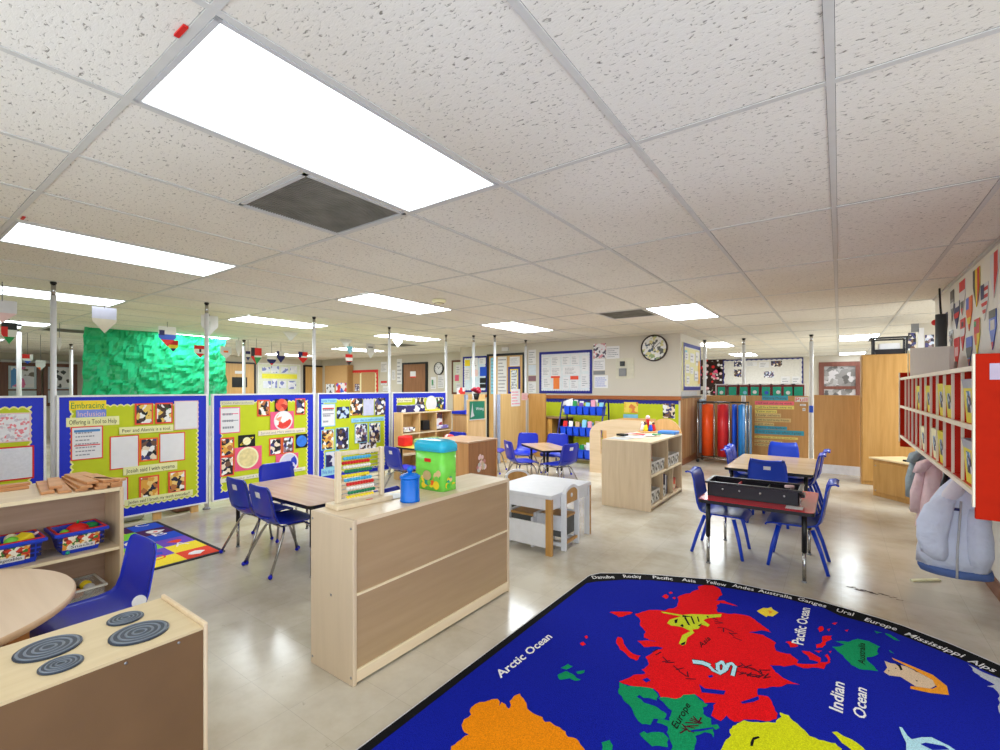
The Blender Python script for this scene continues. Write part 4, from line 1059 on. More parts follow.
# green toy bin
def toy_bin():
    A = at_z(420, 486.5, ZT); B = at_z(447, 492.5, ZT)
    x0, x1, y0, y1 = -2.02, -1.79, 1.93, 2.06
    r = thing('toy_bin', 'translucent green plastic toy bin with turquoise lid on the birch shelf', 'toy bin', ((x0 + x1) / 2, (y0 + y1) / 2, ZT))
    GB = plain('translucent green', (128, 228, 84), 0.2, spec=0.5, vary=0.05, alpha=0.93)
    TQ = plain('turquoise lid', (46, 182, 216), 0.25, vary=0.04)
    def rr(x0, x1, y0, y1, z, b=0.03, n=5):
        pts = []
        for cx, cy, a0 in ((x1 - b, y1 - b, 0), (x0 + b, y1 - b, PI / 2), (x0 + b, y0 + b, PI), (x1 - b, y0 + b, 1.5 * PI)):
            for k in range(n): a = a0 + PI / 2 * k / (n - 1); pts.append(Vector((cx + b * math.cos(a), cy + b * math.sin(a), z)))
        return pts
    H = 0.285
    MB().loft([rr(x0, x1, y0, y1, ZT), rr(x0, x1, y0, y1, ZT + H * 0.79)], GB, True, True).build('tub', r)
    lid = MB().loft([rr(x0 - .006, x1 + .006, y0 - .006, y1 + .006, ZT + H * 0.775), rr(x0 - .006, x1 + .006, y0 - .006, y1 + .006, ZT + H * 0.90), rr(x0 + .006, x1 - .006, y0 + .004, y1 - .004, ZT + H * 0.97), rr(x0 + .03, x1 - .03, y0 + .02, y1 - .02, ZT + H)], TQ).build('lid', r)
    z = ZT + H * 0.6
    o = MB().prism([(x0 + 0.09, y0 - 0.001, z - .01), (x0 + 0.14, y0 - 0.001, z - .01), (x0 + 0.14, y0 - 0.001, z + .01), (x0 + 0.09, y0 - 0.001, z + .01)], (0, -0.002, 0), RED).build('maker_badge', r); o['label'] = 'small red badge'
    # printed jungle picture on the front and right sides
    g = MB(); rnd = random.Random(2)
    cols = [TEAL, LGREEN, YELLOW, plain('jungle green', (70, 190, 60), .5), ORANGE, plain('pale peach', (226, 196, 140), .5), YELLOW, LGREEN]
    for k in range(26):
        cx = rnd.uniform(x0 + 0.03, x1 - 0.03); cz = ZT + rnd.uniform(0.02, 0.075 + 0.03 * (k % 2)); rad = rnd.uniform(0.012, 0.026)
        g.face([(cx + rad * math.cos(t * .785), y0 - 0.0006 - 0.0002 * k, cz + rad * math.sin(t * .785)) for t in range(8)], cols[k % 8], (0, -1, 0))
    g.build('jungle_print', r); g = MB()
    for k in range(12):
        cy = rnd.uniform(y0 + 0.035, y1 - 0.035); cz = ZT + rnd.uniform(0.02, 0.07); rad = rnd.uniform(0.01, 0.018)
        g.face([(x1 + 0.0006 + 0.0002 * k, cy + rad * math.cos(t * .785), cz + rad * math.sin(t * .785)) for t in range(8)], cols[k % 8], (1, 0, 0))
    g.build('side_print', r); g = MB()
    g.face([(x0 + 0.115 + .033 * math.cos(t * .524), y0 - 0.007, ZT + .085 + .028 * math.sin(t * .524)) for t in range(12)], plain('printed face', (196, 170, 120), .5), (0, -1, 0))
    g.build('face_print', r)
    # blocks seen through the tub
toy_bin()
pp = at_z(394, 497, ZT)
m = MB(); m.add([(pp.x + dx, pp.y + dy, ZT + 0.0008 + dz) for dx, dy, dz in ((-.07, -.05, 0), (.04, -.06, .004), (.05, .03, .001), (.0, .07, .006), (-.08, .04, .002))], [(0, 1, 2, 3, 4)], PAPER); o = m.build('paper_scrap'); tag(o, 'flat white scrap of paper between abacus and blue canister', 'paper')
# square play cabinet behind the shelf
def play_cabinet():
    x0, x1, y0, y1, h = -3.76, -3.22, 3.86, 4.40, 0.73
    r = thing('play_cabinet', 'square wooden cabinet with a flowery sticker behind the birch shelf', 'cabinet', ((x0 + x1) / 2, (y0 + y1) / 2, 0))
    BR = wood('warm brown back', (138, 92, 58), (160, 110, 74), 2, 0.4)
    TN = wood('amber side', (186, 134, 84), (204, 152, 100), 2, 0.4)
    MB().box(x0, x1, y0, y0 + 0.018, 0, h - 0.019, TN).build('side_panel', r); MB().box(x0, x1, y1 - 0.018, y1, 0, h - 0.019, TN).build('side_panel', r)
    MB().box(x0 - 0.004, x1 + 0.004, y0 - 0.004, y1 + 0.004, h - 0.0185, h, wood('cabinet top', (172, 136, 108), (190, 154, 124), 1, 0.3), 0.004).build('top', r)
    MB().box(x1 - 0.02, x1 - 0.01, y0 + 0.018, y1 - 0.018, 0.04, h - 0.02, BR).build('back_panel', r)
    MB().box(x0 + 0.01, x1 - 0.02, y0 + 0.018, y1 - 0.018, 0.04, 0.056, TN).build('shelf_board', r)
    pl = Plane('x', x1 - 0.01, 1); g = MB(); rnd = random.Random(4)
    cs = [PALEPINK, plain('dusty rose', (196, 130, 130), .6), LGREY, plain('tan bloom', (206, 180, 150), .6), PALEPINK]
    cy, cz = (y0 + y1) / 2 - 0.02, 0.47
    for k in range(22):
        a = rnd.uniform(0, 6.28); q = rnd.uniform(0, 1); yy = cy + 0.085 * q * math.cos(a); zz = cz + 0.115 * q * math.sin(a); rd = rnd.uniform(0.02, 0.035)
        g.face([pl.to(yy + rd * math.cos(t * .785), zz + rd * math.sin(t * .785), 0.001 + 0.0002 * k) for t in range(8)], cs[k % 5], (1, 0, 0))
    o = g.build('sticker', r); o['label'] = 'pale pink cut-out sticker of blossoms'
play_cabinet()
# ================================================================ left foreground
def double_shelf(name, label, x0, x1, y0, y1, h, mid, m_end, sides=(1,), dividers=(), skin=None):
    r = thing(name, label, 'shelf', ((x0 + x1) / 2, (y0 + y1) / 2, 0)); t = 0.02
    xm = (x0 + x1) / 2
    for ya, yb in ((y0, y0 + t), (y1 - t, y1)): MB().box(x0, x1, ya, yb, 0, h, m_end, 0.004).build('end_panel', r)
    MB().box(x0 + 0.001, x1 - 0.001, y0 + t, y1 - t, h - t, h - 0.0005, MAPLEY).box(x1 - 0.002, x1 + 0.0005, y0 + t, y1 - t, h - t, h - 0.001, EDGE).build('top', r)
    MB().box(xm - 0.006, xm + 0.006, y0 + t, y1 - t, 0.03, h - t, skin or wood('shelf back tan', (178, 144, 112), (194, 160, 128), 1, 0.45)).build('back_panel', r)
    for sx in (1, -1):
        a, b = (xm + 0.006, x1 - 0.004) if sx > 0 else (x0 + 0.004, xm - 0.006)
        for z in (0.035, mid - 0.018): MB().box(a, b, y0 + t, y1 - t, z, z + 0.018, MAPLEY).box(b - 0.001 if sx > 0 else a - 0.001, b + 0.002 if sx > 0 else a + 0.001, y0 + t, y1 - t, z + 0.001, z + 0.017, EDGE).build('shelf_board', r)
        for (y, za, zb) in dividers:
            if sx > 0: MB().box(a, b, y - 0.009, y + 0.009, za, zb, MAPLE).build('divider', r)
    MB().box(x0 + 0.03, x1 - 0.03, y0 + t, y1 - t, 0.002, 0.034, MAPLEY).build('plinth', r)
    return r
double_shelf('storage_shelf', 'birch shelf at left holding two blue baskets of toy food', -3.97, -3.41, -0.45, 0.94, 0.73, 0.385, MAPLE, skin=wood('mauve tan back', (170, 140, 118), (186, 156, 134), 1, 0.45))
# wooden planks on its top
PLANK = wood('toy plank wood', (190, 132, 84), (214, 160, 112), 1, 0.45)
TPK = []
pr = random.Random(8)
H2 = math.pi / 2
pk = [(-3.66, .90, .46, .055, 0, H2 + .05), (-3.67, .84, .48, .055, 0, H2), (-3.70, .775, .50, .055, 0, H2 - .06), (-3.70, .715, .48, .055, 0, H2 - .1), (-3.72, .655, .44, .055, 0, H2 - .12), (-3.65, .905, .46, .055, 1, H2 + .02), (-3.66, .845, .48, .055, 1, H2 + .03), (-3.68, .785, .50, .055, 1, H2 - .04), (-3.74, .70, .36, .055, 1, H2 - .16), (-3.68, .865, .46, .055, 2, H2 + .06), (-3.68, .805, .44, .055, 2, H2 + .02), (-3.52, .895, .20, .04, 2, H2 + .5)]
nm = ['nearest the shelf edge', 'second from the shelf edge', 'in the middle', 'fourth from the shelf edge', 'farthest back']
for k, (x, y, L, w, lv, a) in enumerate(pk):
    M = Matrix.Translation((x, y, 0.7302 + lv * 0.0152)) @ Matrix.Rotation(a, 4, 'Z')
    o = MB(M).box(-w / 2, w / 2, -L / 2, L / 2, 0, 0.015, PLANK, 0.002).build('toy_plank')
    tag(o, ('bottom layer' if lv == 0 else 'second layer' if lv == 1 else 'top layer') + ' wooden plank of the pile before the Embracing board, ' + (nm[k] if lv == 0 else nm[(k - 5) % 5] if lv == 1 and k < 9 else 'short one at the right' if k == 11 else ('left of the two' if k == 10 else 'right of the two')), 'plank', 'wooden planks piled on the left shelf')
for k, (x, y, lv) in enumerate(((-3.80, .40, 0), (-3.87, .40, 0), (-3.83, .41, 1))):
    M = Matrix.Translation((x, y, 0.7302 + lv * 0.0152)) @ Matrix.Rotation(0.05, 4, 'Z')
    o = MB(M).box(-.028, .028, -.2, .2, 0, 0.015, PLANK, 0.002).build('toy_plank')
    tag(o, ('lower wooden plank at the left edge of view, nearer the shelf front', 'lower wooden plank at the left edge of view, nearer the lime board', 'upper wooden plank lying on two others at the left edge of view')[k], 'plank', 'wooden planks at the left edge')
# baskets
BASK = plain('blue basket plastic', (26, 58, 190), 0.35, vary=0.05)
FOODPIC = snapshot('food picture', [(240, 226, 190), (210, 60, 40), (250, 240, 220), (60, 130, 50), (230, 150, 60), (120, 40, 30)], 60)
def basket(label, y0, y1, title):
    x1, x0, z, h = -3.445, -3.66, 0.3865, 0.125
    r = thing('toy_basket', label, 'basket', ((x0 + x1) / 2, (y0 + y1) / 2, z), 'blue baskets of toy food')
    f = 0.030
    def rr(e, zz): return [Vector((x0 - e, y0 - e, zz)), Vector((x1 + e, y0 - e, zz)), Vector((x1 + e, y1 + e, zz)), Vector((x0 - e, y1 + e, zz))]
    m = MB()
    m.loft([rr(-f, z), rr(0, z + h), rr(-0.006, z + h), rr(-f - 0.005, z + 0.006)], BASK, True, False, False)
    m.face(rr(-f, z + 0.004), BASK, (0, 0, 1)); m.face(rr(-f, z), BASK, (0, 0, -1))
    m.build('body', r)
    g = MB(); g.loft([rr(0.001, z + h - 0.02), rr(0.012, z + h - 0.016), rr(0.012, z + h), rr(-0.008, z + h)], BASK, True, False, False); g.build('rim', r)
    g = MB(); g.loft([rr(0.003, z + h), rr(0.003, z + h + 0.005), rr(-0.006, z + h + 0.005), rr(-0.006, z + h)], RED, True, False, False); o = g.build('red_trim', r); o['label'] = 'red rim trim'
    # lattice openings, picture and name card on the front
    pl = Plane('x', x1 - 0.013, 1); cy = (y0 + y1) / 2; w = (y1 - y0)
    def T(a, zz, d=0.0): return Vector((x1 - f * (1 - (zz - z) / h) + 0.0015 + d, a, zz))
    g = MB()
    for q in (0.07, 0.17, 0.83, 0.93):
        if q == 0.83: g.build('lattice', r); g = MB()
        for k in range(3):
            a = y0 + w * q; zz = z + 0.028 + k * 0.026
            g.face([T(a - .010, zz), T(a + .010, zz), T(a + .010, zz + .017), T(a - .010, zz + .017)], NAVY, (1, 0, 0))
    g.build('lattice', r)
    MB().face([T(cy - .08, z + .025, .001), T(cy + .08, z + .025, .001), T(cy + .08, z + .1, .001), T(cy - .08, z + .1, .001)], FOODPIC, (1, 0, 0)).build('food_picture', r)
    g = MB(); g.face([T(cy - .055, z + .022, .002), T(cy + .06, z + .022, .002), T(cy + .06, z + .048, .002), T(cy - .055, z + .048, .002)], PAPER, (1, 0, 0))
    gl, fs, wd = glyphs(title); k = 0.095 / wd
    g.add([T(cy - .045 + x * k, z + .030 + y * 0.016 / .7, .003) for x, y in gl], fs, INK); g.build('name_card', r)
    MB().ball((x1 - 0.01, cy - .06, z + 0.012), 0.01, TEAL, 8).build('clip', r)
    return r
basket('blue basket with red tomato on the left shelf, nearer the chair', 0.655, 0.865, 'Snacks')
basket('blue basket with green pepper and cheese at the left edge', 0.34, 0.605, 'Vegetables')
def blob(name, label, cat, c, r, m, sx=1.0, sy=1.0, sz=1.0, group='toy food in the baskets', stem=None):
    t = thing(name, label, cat, tuple(Vector(c) - Vector((0, 0, r * sz))), group)
    MB().ball(c, r, m, 16, sz, sx, sy).build('body', t)
    if stem: MB().tube([Vector(c) + Vector((0, 0, r * sz * .9)), Vector(c) + Vector((0.004, 0.003, r * sz + .016))], 0.006, stem, 6).build('stem', t)
    return t
zb = 0.3865 + 0.115
blob('toy_tomato', 'large red toy tomato in the basket nearer the chair', 'toy food', (-3.52, 0.755, zb), 0.048, RED, 1, 1.1, .8, stem=GREEN)
blob('toy_pepper', 'light green toy pepper beside the red tomato', 'toy food', (-3.49, 0.695, zb - .005), 0.026, LGREEN, 1.5, .9, 1)
blob('toy_cucumber', 'green toy cucumber right of the red tomato', 'toy food', (-3.56, 0.822, zb), 0.028, GREEN, 1, 1.35, .8)
blob('toy_pepper', 'dark green toy pepper in the basket at the left edge', 'toy food', (-3.51, 0.40, zb + .005), 0.045, plain('dark green', (10, 84, 30), .35), 1, 1.2, .9)
blob('toy_cabbage', 'light green toy cabbage between pepper and cheese', 'toy food', (-3.5, 0.49, zb), 0.032, LGREEN)
o = MB(Matrix.Translation((-3.52, 0.545, zb - .02)) @ Matrix.Rotation(.5, 4, 'Z') @ Matrix.Rotation(.4, 4, 'X')).box(-.035, .035, -.04, .03, 0, .05, YELLOW, .006).build('toy_cheese'); tag(o, 'yellow toy cheese block in the basket at the left edge', 'toy food', 'toy food in the baskets')
blob('toy_onion', 'pale toy onion at the back of the left edge basket', 'toy food', (-3.58, 0.50, zb), 0.03, CREAM)
o = MB().tube([(-3.57, .56, zb - .01), (-3.51, .59, zb + .03)], .007, PALEPINK, 8).build('toy_spoon'); tag(o, 'pale toy spoon sticking up from the left edge basket', 'toy')
# clear bin at the bottom
def clear_bin(name, label, x0, x1, y0, y1, z, h, group=None, m=None):
    r = thing(name, label, 'bin', ((x0 + x1) / 2, (y0 + y1) / 2, z), group)
    CL = m or plain('clear plastic', (206, 208, 206), 0.2, vary=0.02, alpha=0.22)
    def rr(e, zz): return [Vector((x0 - e, y0 - e, zz)), Vector((x1 + e, y0 - e, zz)), Vector((x1 + e, y1 + e, zz)), Vector((x0 - e, y1 + e, zz))]
    mb = MB().loft([rr(-.016, z), rr(0, z + h), rr(-.003, z + h), rr(-.02, z + .004)], CL, True, False, False); mb.face(rr(-.018, z + .003), CL, (0, 0, 1)); mb.build('body', r)
    MB().loft([rr(0.0008, z + h - .012), rr(.008, z + h - .01), rr(.008, z + h), rr(-.006, z + h)], plain('frosted rim', (214, 212, 204), .3), True, False, False).build('rim', r)
    return r
clear_bin('clear_bin', 'clear plastic bin of small toys on the bottom shelf behind the round table', -3.66, -3.43, 0.55, 0.86, 0.0535, 0.13)
tm = [PAPER, ORANGE, CREAM, GREY, plain('orange brown', (190, 110, 60), .5), BLACK, LGREY, YELLOW]
tl = ['white', 'orange', 'cream', 'grey', 'orange-brown', 'black', 'light grey', 'yellow']
for k in range(8):
    blob('small_toy', '%s plastic toy in the clear bin behind the round table' % tl[k], 'toy', (-3.47 - 0.07 * (k % 2), 0.64 + 0.052 * (k // 2), 0.155 + 0.014 * (k // 2 % 2)), 0.031, tm[k], 1.1, .9, .8, 'toys in the clear bin')
for k in range(4):
    blob('small_toy', '%s toy lying loose left of the clear bin' % ('brown', 'tan', 'orange', 'white')[k], 'toy', (-3.5 + .02 * (k % 2), 0.30 + .07 * k, 0.0535 + .024), 0.03, (BROWN, CREAM, ORANGE, PAPER)[k], 1.0, 1.1, .8, 'loose toys left of the clear bin')
# round table
def round_table():
    c = Vector((-2.66, 0.02, 0)); R_, h = 0.535, 0.50
    r = thing('round_table', 'round pale wooden play table at the left edge of view', 'table', tuple(c))
    RT = wood('pinkish maple', (206, 178, 150), (220, 194, 166), 0, 0.35, scale=3)
    MB().lathe([(0, h - .03), (R_ - .012, h - .03), (R_, h - .022), (R_, h - .007), (R_ - .006, h)], c, wood('round edge', (196, 160, 124), (208, 174, 140), 0, .4), 64).build('edge', r)
    MB().lathe([(R_ - .006, h), (0, h + .0006)], c, RT, 64, False).build('tabletop', r)
    PB = wood('amber pedestal', (172, 112, 62), (192, 134, 80), 2, .4)
    for dx, dy in ((.17, .34), (-.34, .17), (-.17, -.34), (.34, -.17)):
        MB().box(c.x + dx - .045, c.x + dx + .045, c.y + dy - .03, c.y + dy + .03, 0, h - .031, PB, .004).build('leg', r)
    MB().box(c.x - .27, c.x + .27, c.y - .012, c.y + .012, 0, h - .031, PB).build('pedestal_panel', r)
    MB().box(c.x - .012, c.x + .012, c.y - .27, c.y - .0125, 0, h - .031, PB).box(c.x - .012, c.x + .012, c.y + .0125, c.y + .27, 0, h - .031, PB).build('pedestal_panel', r)
    return r
round_table()
# big blue chair between table and stove: a moulded chair with a white side bracket
r = dup(CC, (-2.595, 0.60, 0), PI + 0.02, 'blue plastic chair pushed up to the round table at left', 'blue chair at the round table')
_cu.append(CC)
for ch in list(r.children):
    if ch.name.startswith('name_sticker'): bpy.data.objects.remove(ch)
o = MB(Matrix.Translation(r.location)).disc(Plane('x', -0.176, -1), 0.115, 0.40, 0.026, 0, 0.008, PAPER, 16).build('side_bracket', r); o['label'] = 'white oval side bracket'
# play stove
def stove():
    x0, x1, y0, y1, h = -1.965, -1.615, -0.25, 0.66, 0.56
    r = thing('play_stove', 'wooden play stove with four grey burners and brown back', 'play stove', ((x0 + x1) / 2, (y0 + y1) / 2, 0))
    SB = plain('dark brown back', (114, 84, 52), 0.5, vary=0.09, scale=5)
    TP = wood('pale stove top', (206, 182, 140), (216, 194, 154), 1, 0.35)
    MB().box(x0, x1 - 0.002, y0, y1 - 0.013, h - 0.008, h, TP).build('top', r)
    MB().box(x0, x1 + 0.002, y1 - 0.012, y1, 0, h + 0.012, MAPLE, 0.004).build('end_panel', r)
    MB().box(x0, x1 + 0.002, y0 - 0.02, y0, 0, h + 0.016, MAPLE, 0.004).build('end_panel', r)
    MB().box(x1 - 0.012, x1 - 0.003, y0, y1 - 0.013, 0.0, h - 0.0085, SB).build('back_panel', r)
    MB().box(x0 + 0.004, x1 - 0.015, y0, y1 - 0.021, 0.06, h - 0.05, wood('stove front', (214, 184, 140), (224, 198, 156), 2)).build('body', r)
    MB().box(x0 - 0.008, x0 + 0.003, y0 + 0.12, y1 - 0.14, 0.1, h - 0.12, MAPLE, 0.003).build('oven_door', r)
    RING = plain('burner grey blue', (44, 52, 66), 0.4, vary=0.1); RING2 = plain('burner pale coil', (104, 112, 124), 0.35, vary=0.08)
    for (u, v, R_) in ((48.5, 648, .074), (61, 664.5, .047), (139.5, 632.5, .075), (125.5, 618.5, .048)):
        p = at_z(u, v, h + .002); b = MB()
        b.lathe([(R_, 0), (R_, .003), (R_ * .96, .0045), (0, .0045)], (p.x, p.y, h + .0005), RING, 40, False)
        n = 4
        for q in range(n):
            ra = R_ * (0.88 - 0.22 * q); w = R_ * 0.045
            b.lathe([(ra + w, .0045), (ra + w * .6, .0062), (ra - w * .6, .0062), (ra - w, .0045)], (p.x, p.y, h + .0005), RING2, 40, False, caps=False)
        b.build('burner', r)
    for y in (0.0, 0.2, 0.45, 0.58): MB().tube([(x1 - .003, y, h - .02), (x1 - .001, y, h - .02)], .004, STEEL, 8).build('screw', r)
stove()
# alphabet rug under the Embracing board
def alpha_rug():
    x0, x1, y0, y1 = -5.40, -3.985, -0.6, 1.755
    r = thing('alphabet_rug', 'colourful alphabet squares rug under the Embracing Inclusion board', 'rug', ((x0 + x1) / 2, (y0 + y1) / 2, 0))
    MB().box(x0, x1, y0, y1, 0.0005, 0.008, plain('rug binding', (46, 44, 52), .9, vary=.1)).build('binding', r)
    RC = {k: plain('rug ' + k, c, .95, vary=.1, scale=120) for k, c in dict(red=(226, 66, 44), green=(126, 204, 60), yellow=(240, 214, 50), purple=(110, 72, 186), blue=(30, 74, 200), plum=(70, 20, 84), orange=(240, 140, 50), white=(230, 224, 226)).items()}
    order = ['red', 'green', 'purple', 'yellow', 'blue', 'green', 'plum', 'red', 'yellow', 'blue', 'orange', 'green', 'purple']
    g = MB(); b = 0.03; nx, ny = 6, 10; wx = (x1 - x0 - 2 * b) / nx; wy = (y1 - y0 - 2 * b) / ny
    pat = ['red yellow purple blue plum blue', 'yellow purple green blue green plum', 'green red yellow plum green blue', 'red yellow blue red purple green', 'purple green red yellow blue red', 'yellow blue green purple red green', 'red green yellow blue plum purple', 'blue red purple green yellow red', 'green yellow red purple blue green', 'red blue green yellow purple red']
    L = 'ABCDEFGHIJKLMNOPQRSTUVWXYZ'; rnd = random.Random(1); n = 0
    for j in range(ny):
        row = pat[j].split()
        for i in range(nx):
            xa, ya = x1 - b - (i + 1) * wx, y1 - b - (j + 1) * wy
            g.face([(xa, ya, .0085), (xa + wx, ya, .0085), (xa + wx, ya + wy, .0085), (xa, ya + wy, .0085)], RC[row[i]], (0, 0, 1))
            inks = ['white', 'yellow', 'red', 'blue', 'plum']; ik = inks[(i + 2 * j) % 5]
            if ik == row[i]: ik = 'white'
            cx, cy = xa + wx * .5, ya + wy * .5
            if (i + j) % 2:
                g.text3(L[n % 26], (cx - .05, cy - .05, .0092), (cx - .05, cy + .05, .0092), (-.11, 0, 0), RC[ik]); n += 1
            else:
                k = rnd.randint(7, 10)
                g.face([(cx + rnd.uniform(.03, .075) * math.cos(t * 6.283 / k), cy + rnd.uniform(.03, .085) * math.sin(t * 6.283 / k), .0092) for t in range(k)], RC[ik], (0, 0, 1))
                g.face([(cx + .02 * math.cos(t * 1.05) + .02, cy + .02 * math.sin(t * 1.05), .0096) for t in range(6)], RC['red' if row[i] != 'red' else 'white'], (0, 0, 1))
    g.build('picture_field', r)
alpha_rug()
# things stored behind the lime boards
for k, (y, m, l) in enumerate(((1.35, snapshot('leopard cloth', [(20, 18, 20), (236, 226, 226), (30, 26, 28), (220, 210, 214)], 20), 'black and white cloth bundle in the gap under the Embracing board'), (1.62, LGREY, 'grey cloth bag in the gap under the Embracing board'), (2.08, plain('mauve crate', (150, 106, 100), .6, vary=.2), 'mauve crate under the right end of the Embracing board'))):
    o = MB().box(-5.95, -5.62, y - .1, y + .1, 0.0, .16 + .02 * k, m, .03).build(('cloth_bundle', 'cloth_bag', 'crate')[k]); tag(o, l, ('cloth', 'bag', 'crate')[k])
# ================================================================ writing corner behind the play cabinet
def open_unit(name, label, x0, x1, y0, y1, h, rows, cols, m, face='x', z0=0.0):
    """an open shelf unit whose openings face +x (or -y)"""
    r = thing(name, label, 'shelf', ((x0 + x1) / 2, (y0 + y1) / 2, z0)); t = 0.018
    if face == 'x':
        for ya, yb in ((y0, y0 + t), (y1 - t, y1)): MB().box(x0, x1, ya, yb, z0, h, m, .003).build('side_panel', r)
        MB().box(x0 + .001, x1 - .001, y0 + t, y1 - t, h - t, h - .0005, MAPLEY).build('top', r)
        MB().box(x0, x0 + .01, y0 + t, y1 - t, z0 + .04, h - t, m).build('back_panel', r)
        for k in range(rows):
            z = z0 + .04 + (h - z0 - .06) * k / rows
            MB().box(x0 + .01, x1 - .003, y0 + t, y1 - t, z, z + t, MAPLEY).build('shelf_board', r)
            for c in range(1, cols):
                y = y0 + (y1 - y0) * c / cols
                MB().box(x0 + .01, x1 - .004, y - .009, y + .009, z + t, z0 + .04 + (h - z0 - .06) * (k + 1) / rows if k < rows - 1 else h - t, m).build('divider', r)
    else:
        for xa, xb in ((x0, x0 + t), (x1 - t, x1)): MB().box(xa, xb, y0, y1, z0, h, m, .003).build('side_panel', r)
        MB().box(x0 + t, x1 - t, y0 + .001, y1 - .001, h - t, h - .0005, MAPLEX).build('top', r)
        MB().box(x0 + t, x1 - t, y1 - .01, y1, z0 + .04, h - t, m).build('back_panel', r)
        for k in range(rows):
            z = z0 + .04 + (h - z0 - .06) * k / rows
            MB().box(x0 + t, x1 - t, y0 + .003, y1 - .01, z, z + t, MAPLEX).build('shelf_board', r)
            for c in range(1, cols):
                x = x0 + (x1 - x0) * c / cols
                MB().box(x - .009, x + .009, y0 + .004, y1 - .01, z + t, z0 + .04 + (h - z0 - .06) * (k + 1) / rows if k < rows - 1 else h - t, m).build('divider', r)
    return r
SHW = wood('honey shelf', (206, 166, 112), (222, 186, 134), 2, .4)
open_unit('storage_shelf', 'honey-coloured open shelf in front of the last lime board', -5.18, -5.0, 4.56, 5.60, 0.96, 3, 3, SHW)
def item(name, label, cat, x0, x1, y0, y1, z0, z1, m, bev=.006, group=None, rot=0.0):
    c = Vector(((x0 + x1) / 2, (y0 + y1) / 2, z0))
    o = MB(Matrix.Translation(c) @ Matrix.Rotation(rot, 4, 'Z')).box(x0 - c.x, x1 - c.x, y0 - c.y, y1 - c.y, 0, z1 - z0, m, bev).build(name)
    return tag(o, label, cat, group)
MAG = snapshot('magazine covers', [(226, 224, 230), (236, 232, 226), (40, 40, 60), (150, 120, 130), (210, 200, 190)], 24)
item('book_box', 'navy box on top of the honey shelf before the last lime board', 'box', -5.17, -5.01, 4.60, 5.02, .961, 1.06, snapshot('navy box print', [(36, 30, 96), (40, 36, 104), (226, 224, 230), (40, 34, 100)], 14))
item('folder', 'yellow folder on top of the honey shelf', 'folder', -5.17, -5.02, 5.08, 5.38, .961, .985, YELLOW, rot=.15)
item('magazine_pile', 'pile of magazines in the upper left compartment of the honey shelf', 'magazines', -5.15, -5.02, 4.60, 4.83, .678, .74, MAG)
item('file_box', 'black box in the middle compartment of the honey shelf', 'box', -5.15, -5.03, 5.0, 5.14, .678, .82, BLACK)
item('magazine_pile', 'pile of lilac books under the yellow board corner on the honey shelf', 'books', -5.15, -5.02, 5.27, 5.55, .678, .73, snapshot('lilac books', [(130, 120, 190), (210, 206, 226), (120, 110, 180), (226, 224, 230)], 18))
item('book', 'open picture book standing on the honey shelf at right', 'book', -5.12, -5.09, 5.28, 5.48, .732, .92, snapshot('picture cover', [(232, 226, 230), (170, 60, 60), (232, 230, 230), (90, 70, 90)], 14))
# neighbouring lower unit with a blue tray
UNW = wood('tan unit', (204, 160, 108), (220, 178, 126), 2, .4)
cabinet_box('storage_unit', 'plain honey unit right of the open shelf with a blue tray on top', 'cabinet', -5.0, -4.68, 5.62, 6.02, 0, .90, UNW, 1, None, '+x')
r = thing('letter_tray', 'blue letter tray on the honey unit', 'tray', (-4.84, 5.76, .9015))
MB().box(-4.98, -4.70, 5.58, 5.96, .9015, .907, BLUE).build('base', r)
m = MB()
for q in ((-4.98, -4.97, 5.58, 5.96), (-4.71, -4.70, 5.58, 5.96), (-4.97, -4.71, 5.58, 5.59), (-4.97, -4.71, 5.95, 5.96)): m.box(*q, .907, .945, BLUEB)
m.build('rim', r)
item('paper_stack', 'yellow and white papers in the blue letter tray', 'papers', -4.95, -4.73, 5.62, 5.92, .9072, .925, YELLOW)
# yellow activity desk and its chair
activity_table('activity_table', 'yellow topped desk hidden behind the toy bin, in front of the honey shelf', -4.86, -4.30, 4.30, 5.15, .52, plain('yellow laminate', (224, 206, 84), .3, vary=.05), None)
G4 = 'blue chairs in the writing corner'
chair(CC, -4.27, 3.93, math.radians(-8), 'large blue chair with sticker between the abacus and the toy bin', G4)
chair(CC, -4.57, 5.06, PI, 'blue chair at the yellow desk left of the Writing sign, only its back showing', G4, True, 1.07)
chair(CC, -4.42, 5.86, -1.2, 'blue chair right of the Writing sign, only its back showing', G4)
item('toy_case', 'red plastic box above the large blue chair beside board with pale blue captions', 'box', -4.85, -4.72, 4.33, 4.50, .521, .66, RED, .02)
item('bin_green', 'pale green clear tray on the yellow desk', 'tray', -4.82, -4.5, 4.6, 5.0, .521, .60, plain('pale green clear', (160, 206, 140), .3, alpha=.8), .01)
item('toy_truck', 'orange and blue toy on the yellow desk behind the turquoise lid', 'toy', -4.46, -4.36, 4.9, 5.1, .521, .60, ORANGE, .02)
item('helmet', 'round red and white toy behind the turquoise lid', 'toy', -4.66, -4.5, 5.01, 5.14, .521, .64, snapshot('red white', [(226, 224, 226), (220, 50, 50), (226, 226, 228)], 10), .05)
item('storage_box', 'brown cardboard box on the floor beside the large blue chair', 'box', -3.98, -3.80, 2.98, 3.18, 0, .30, plain('cardboard', (150, 110, 72), .7, vary=.1), .004)
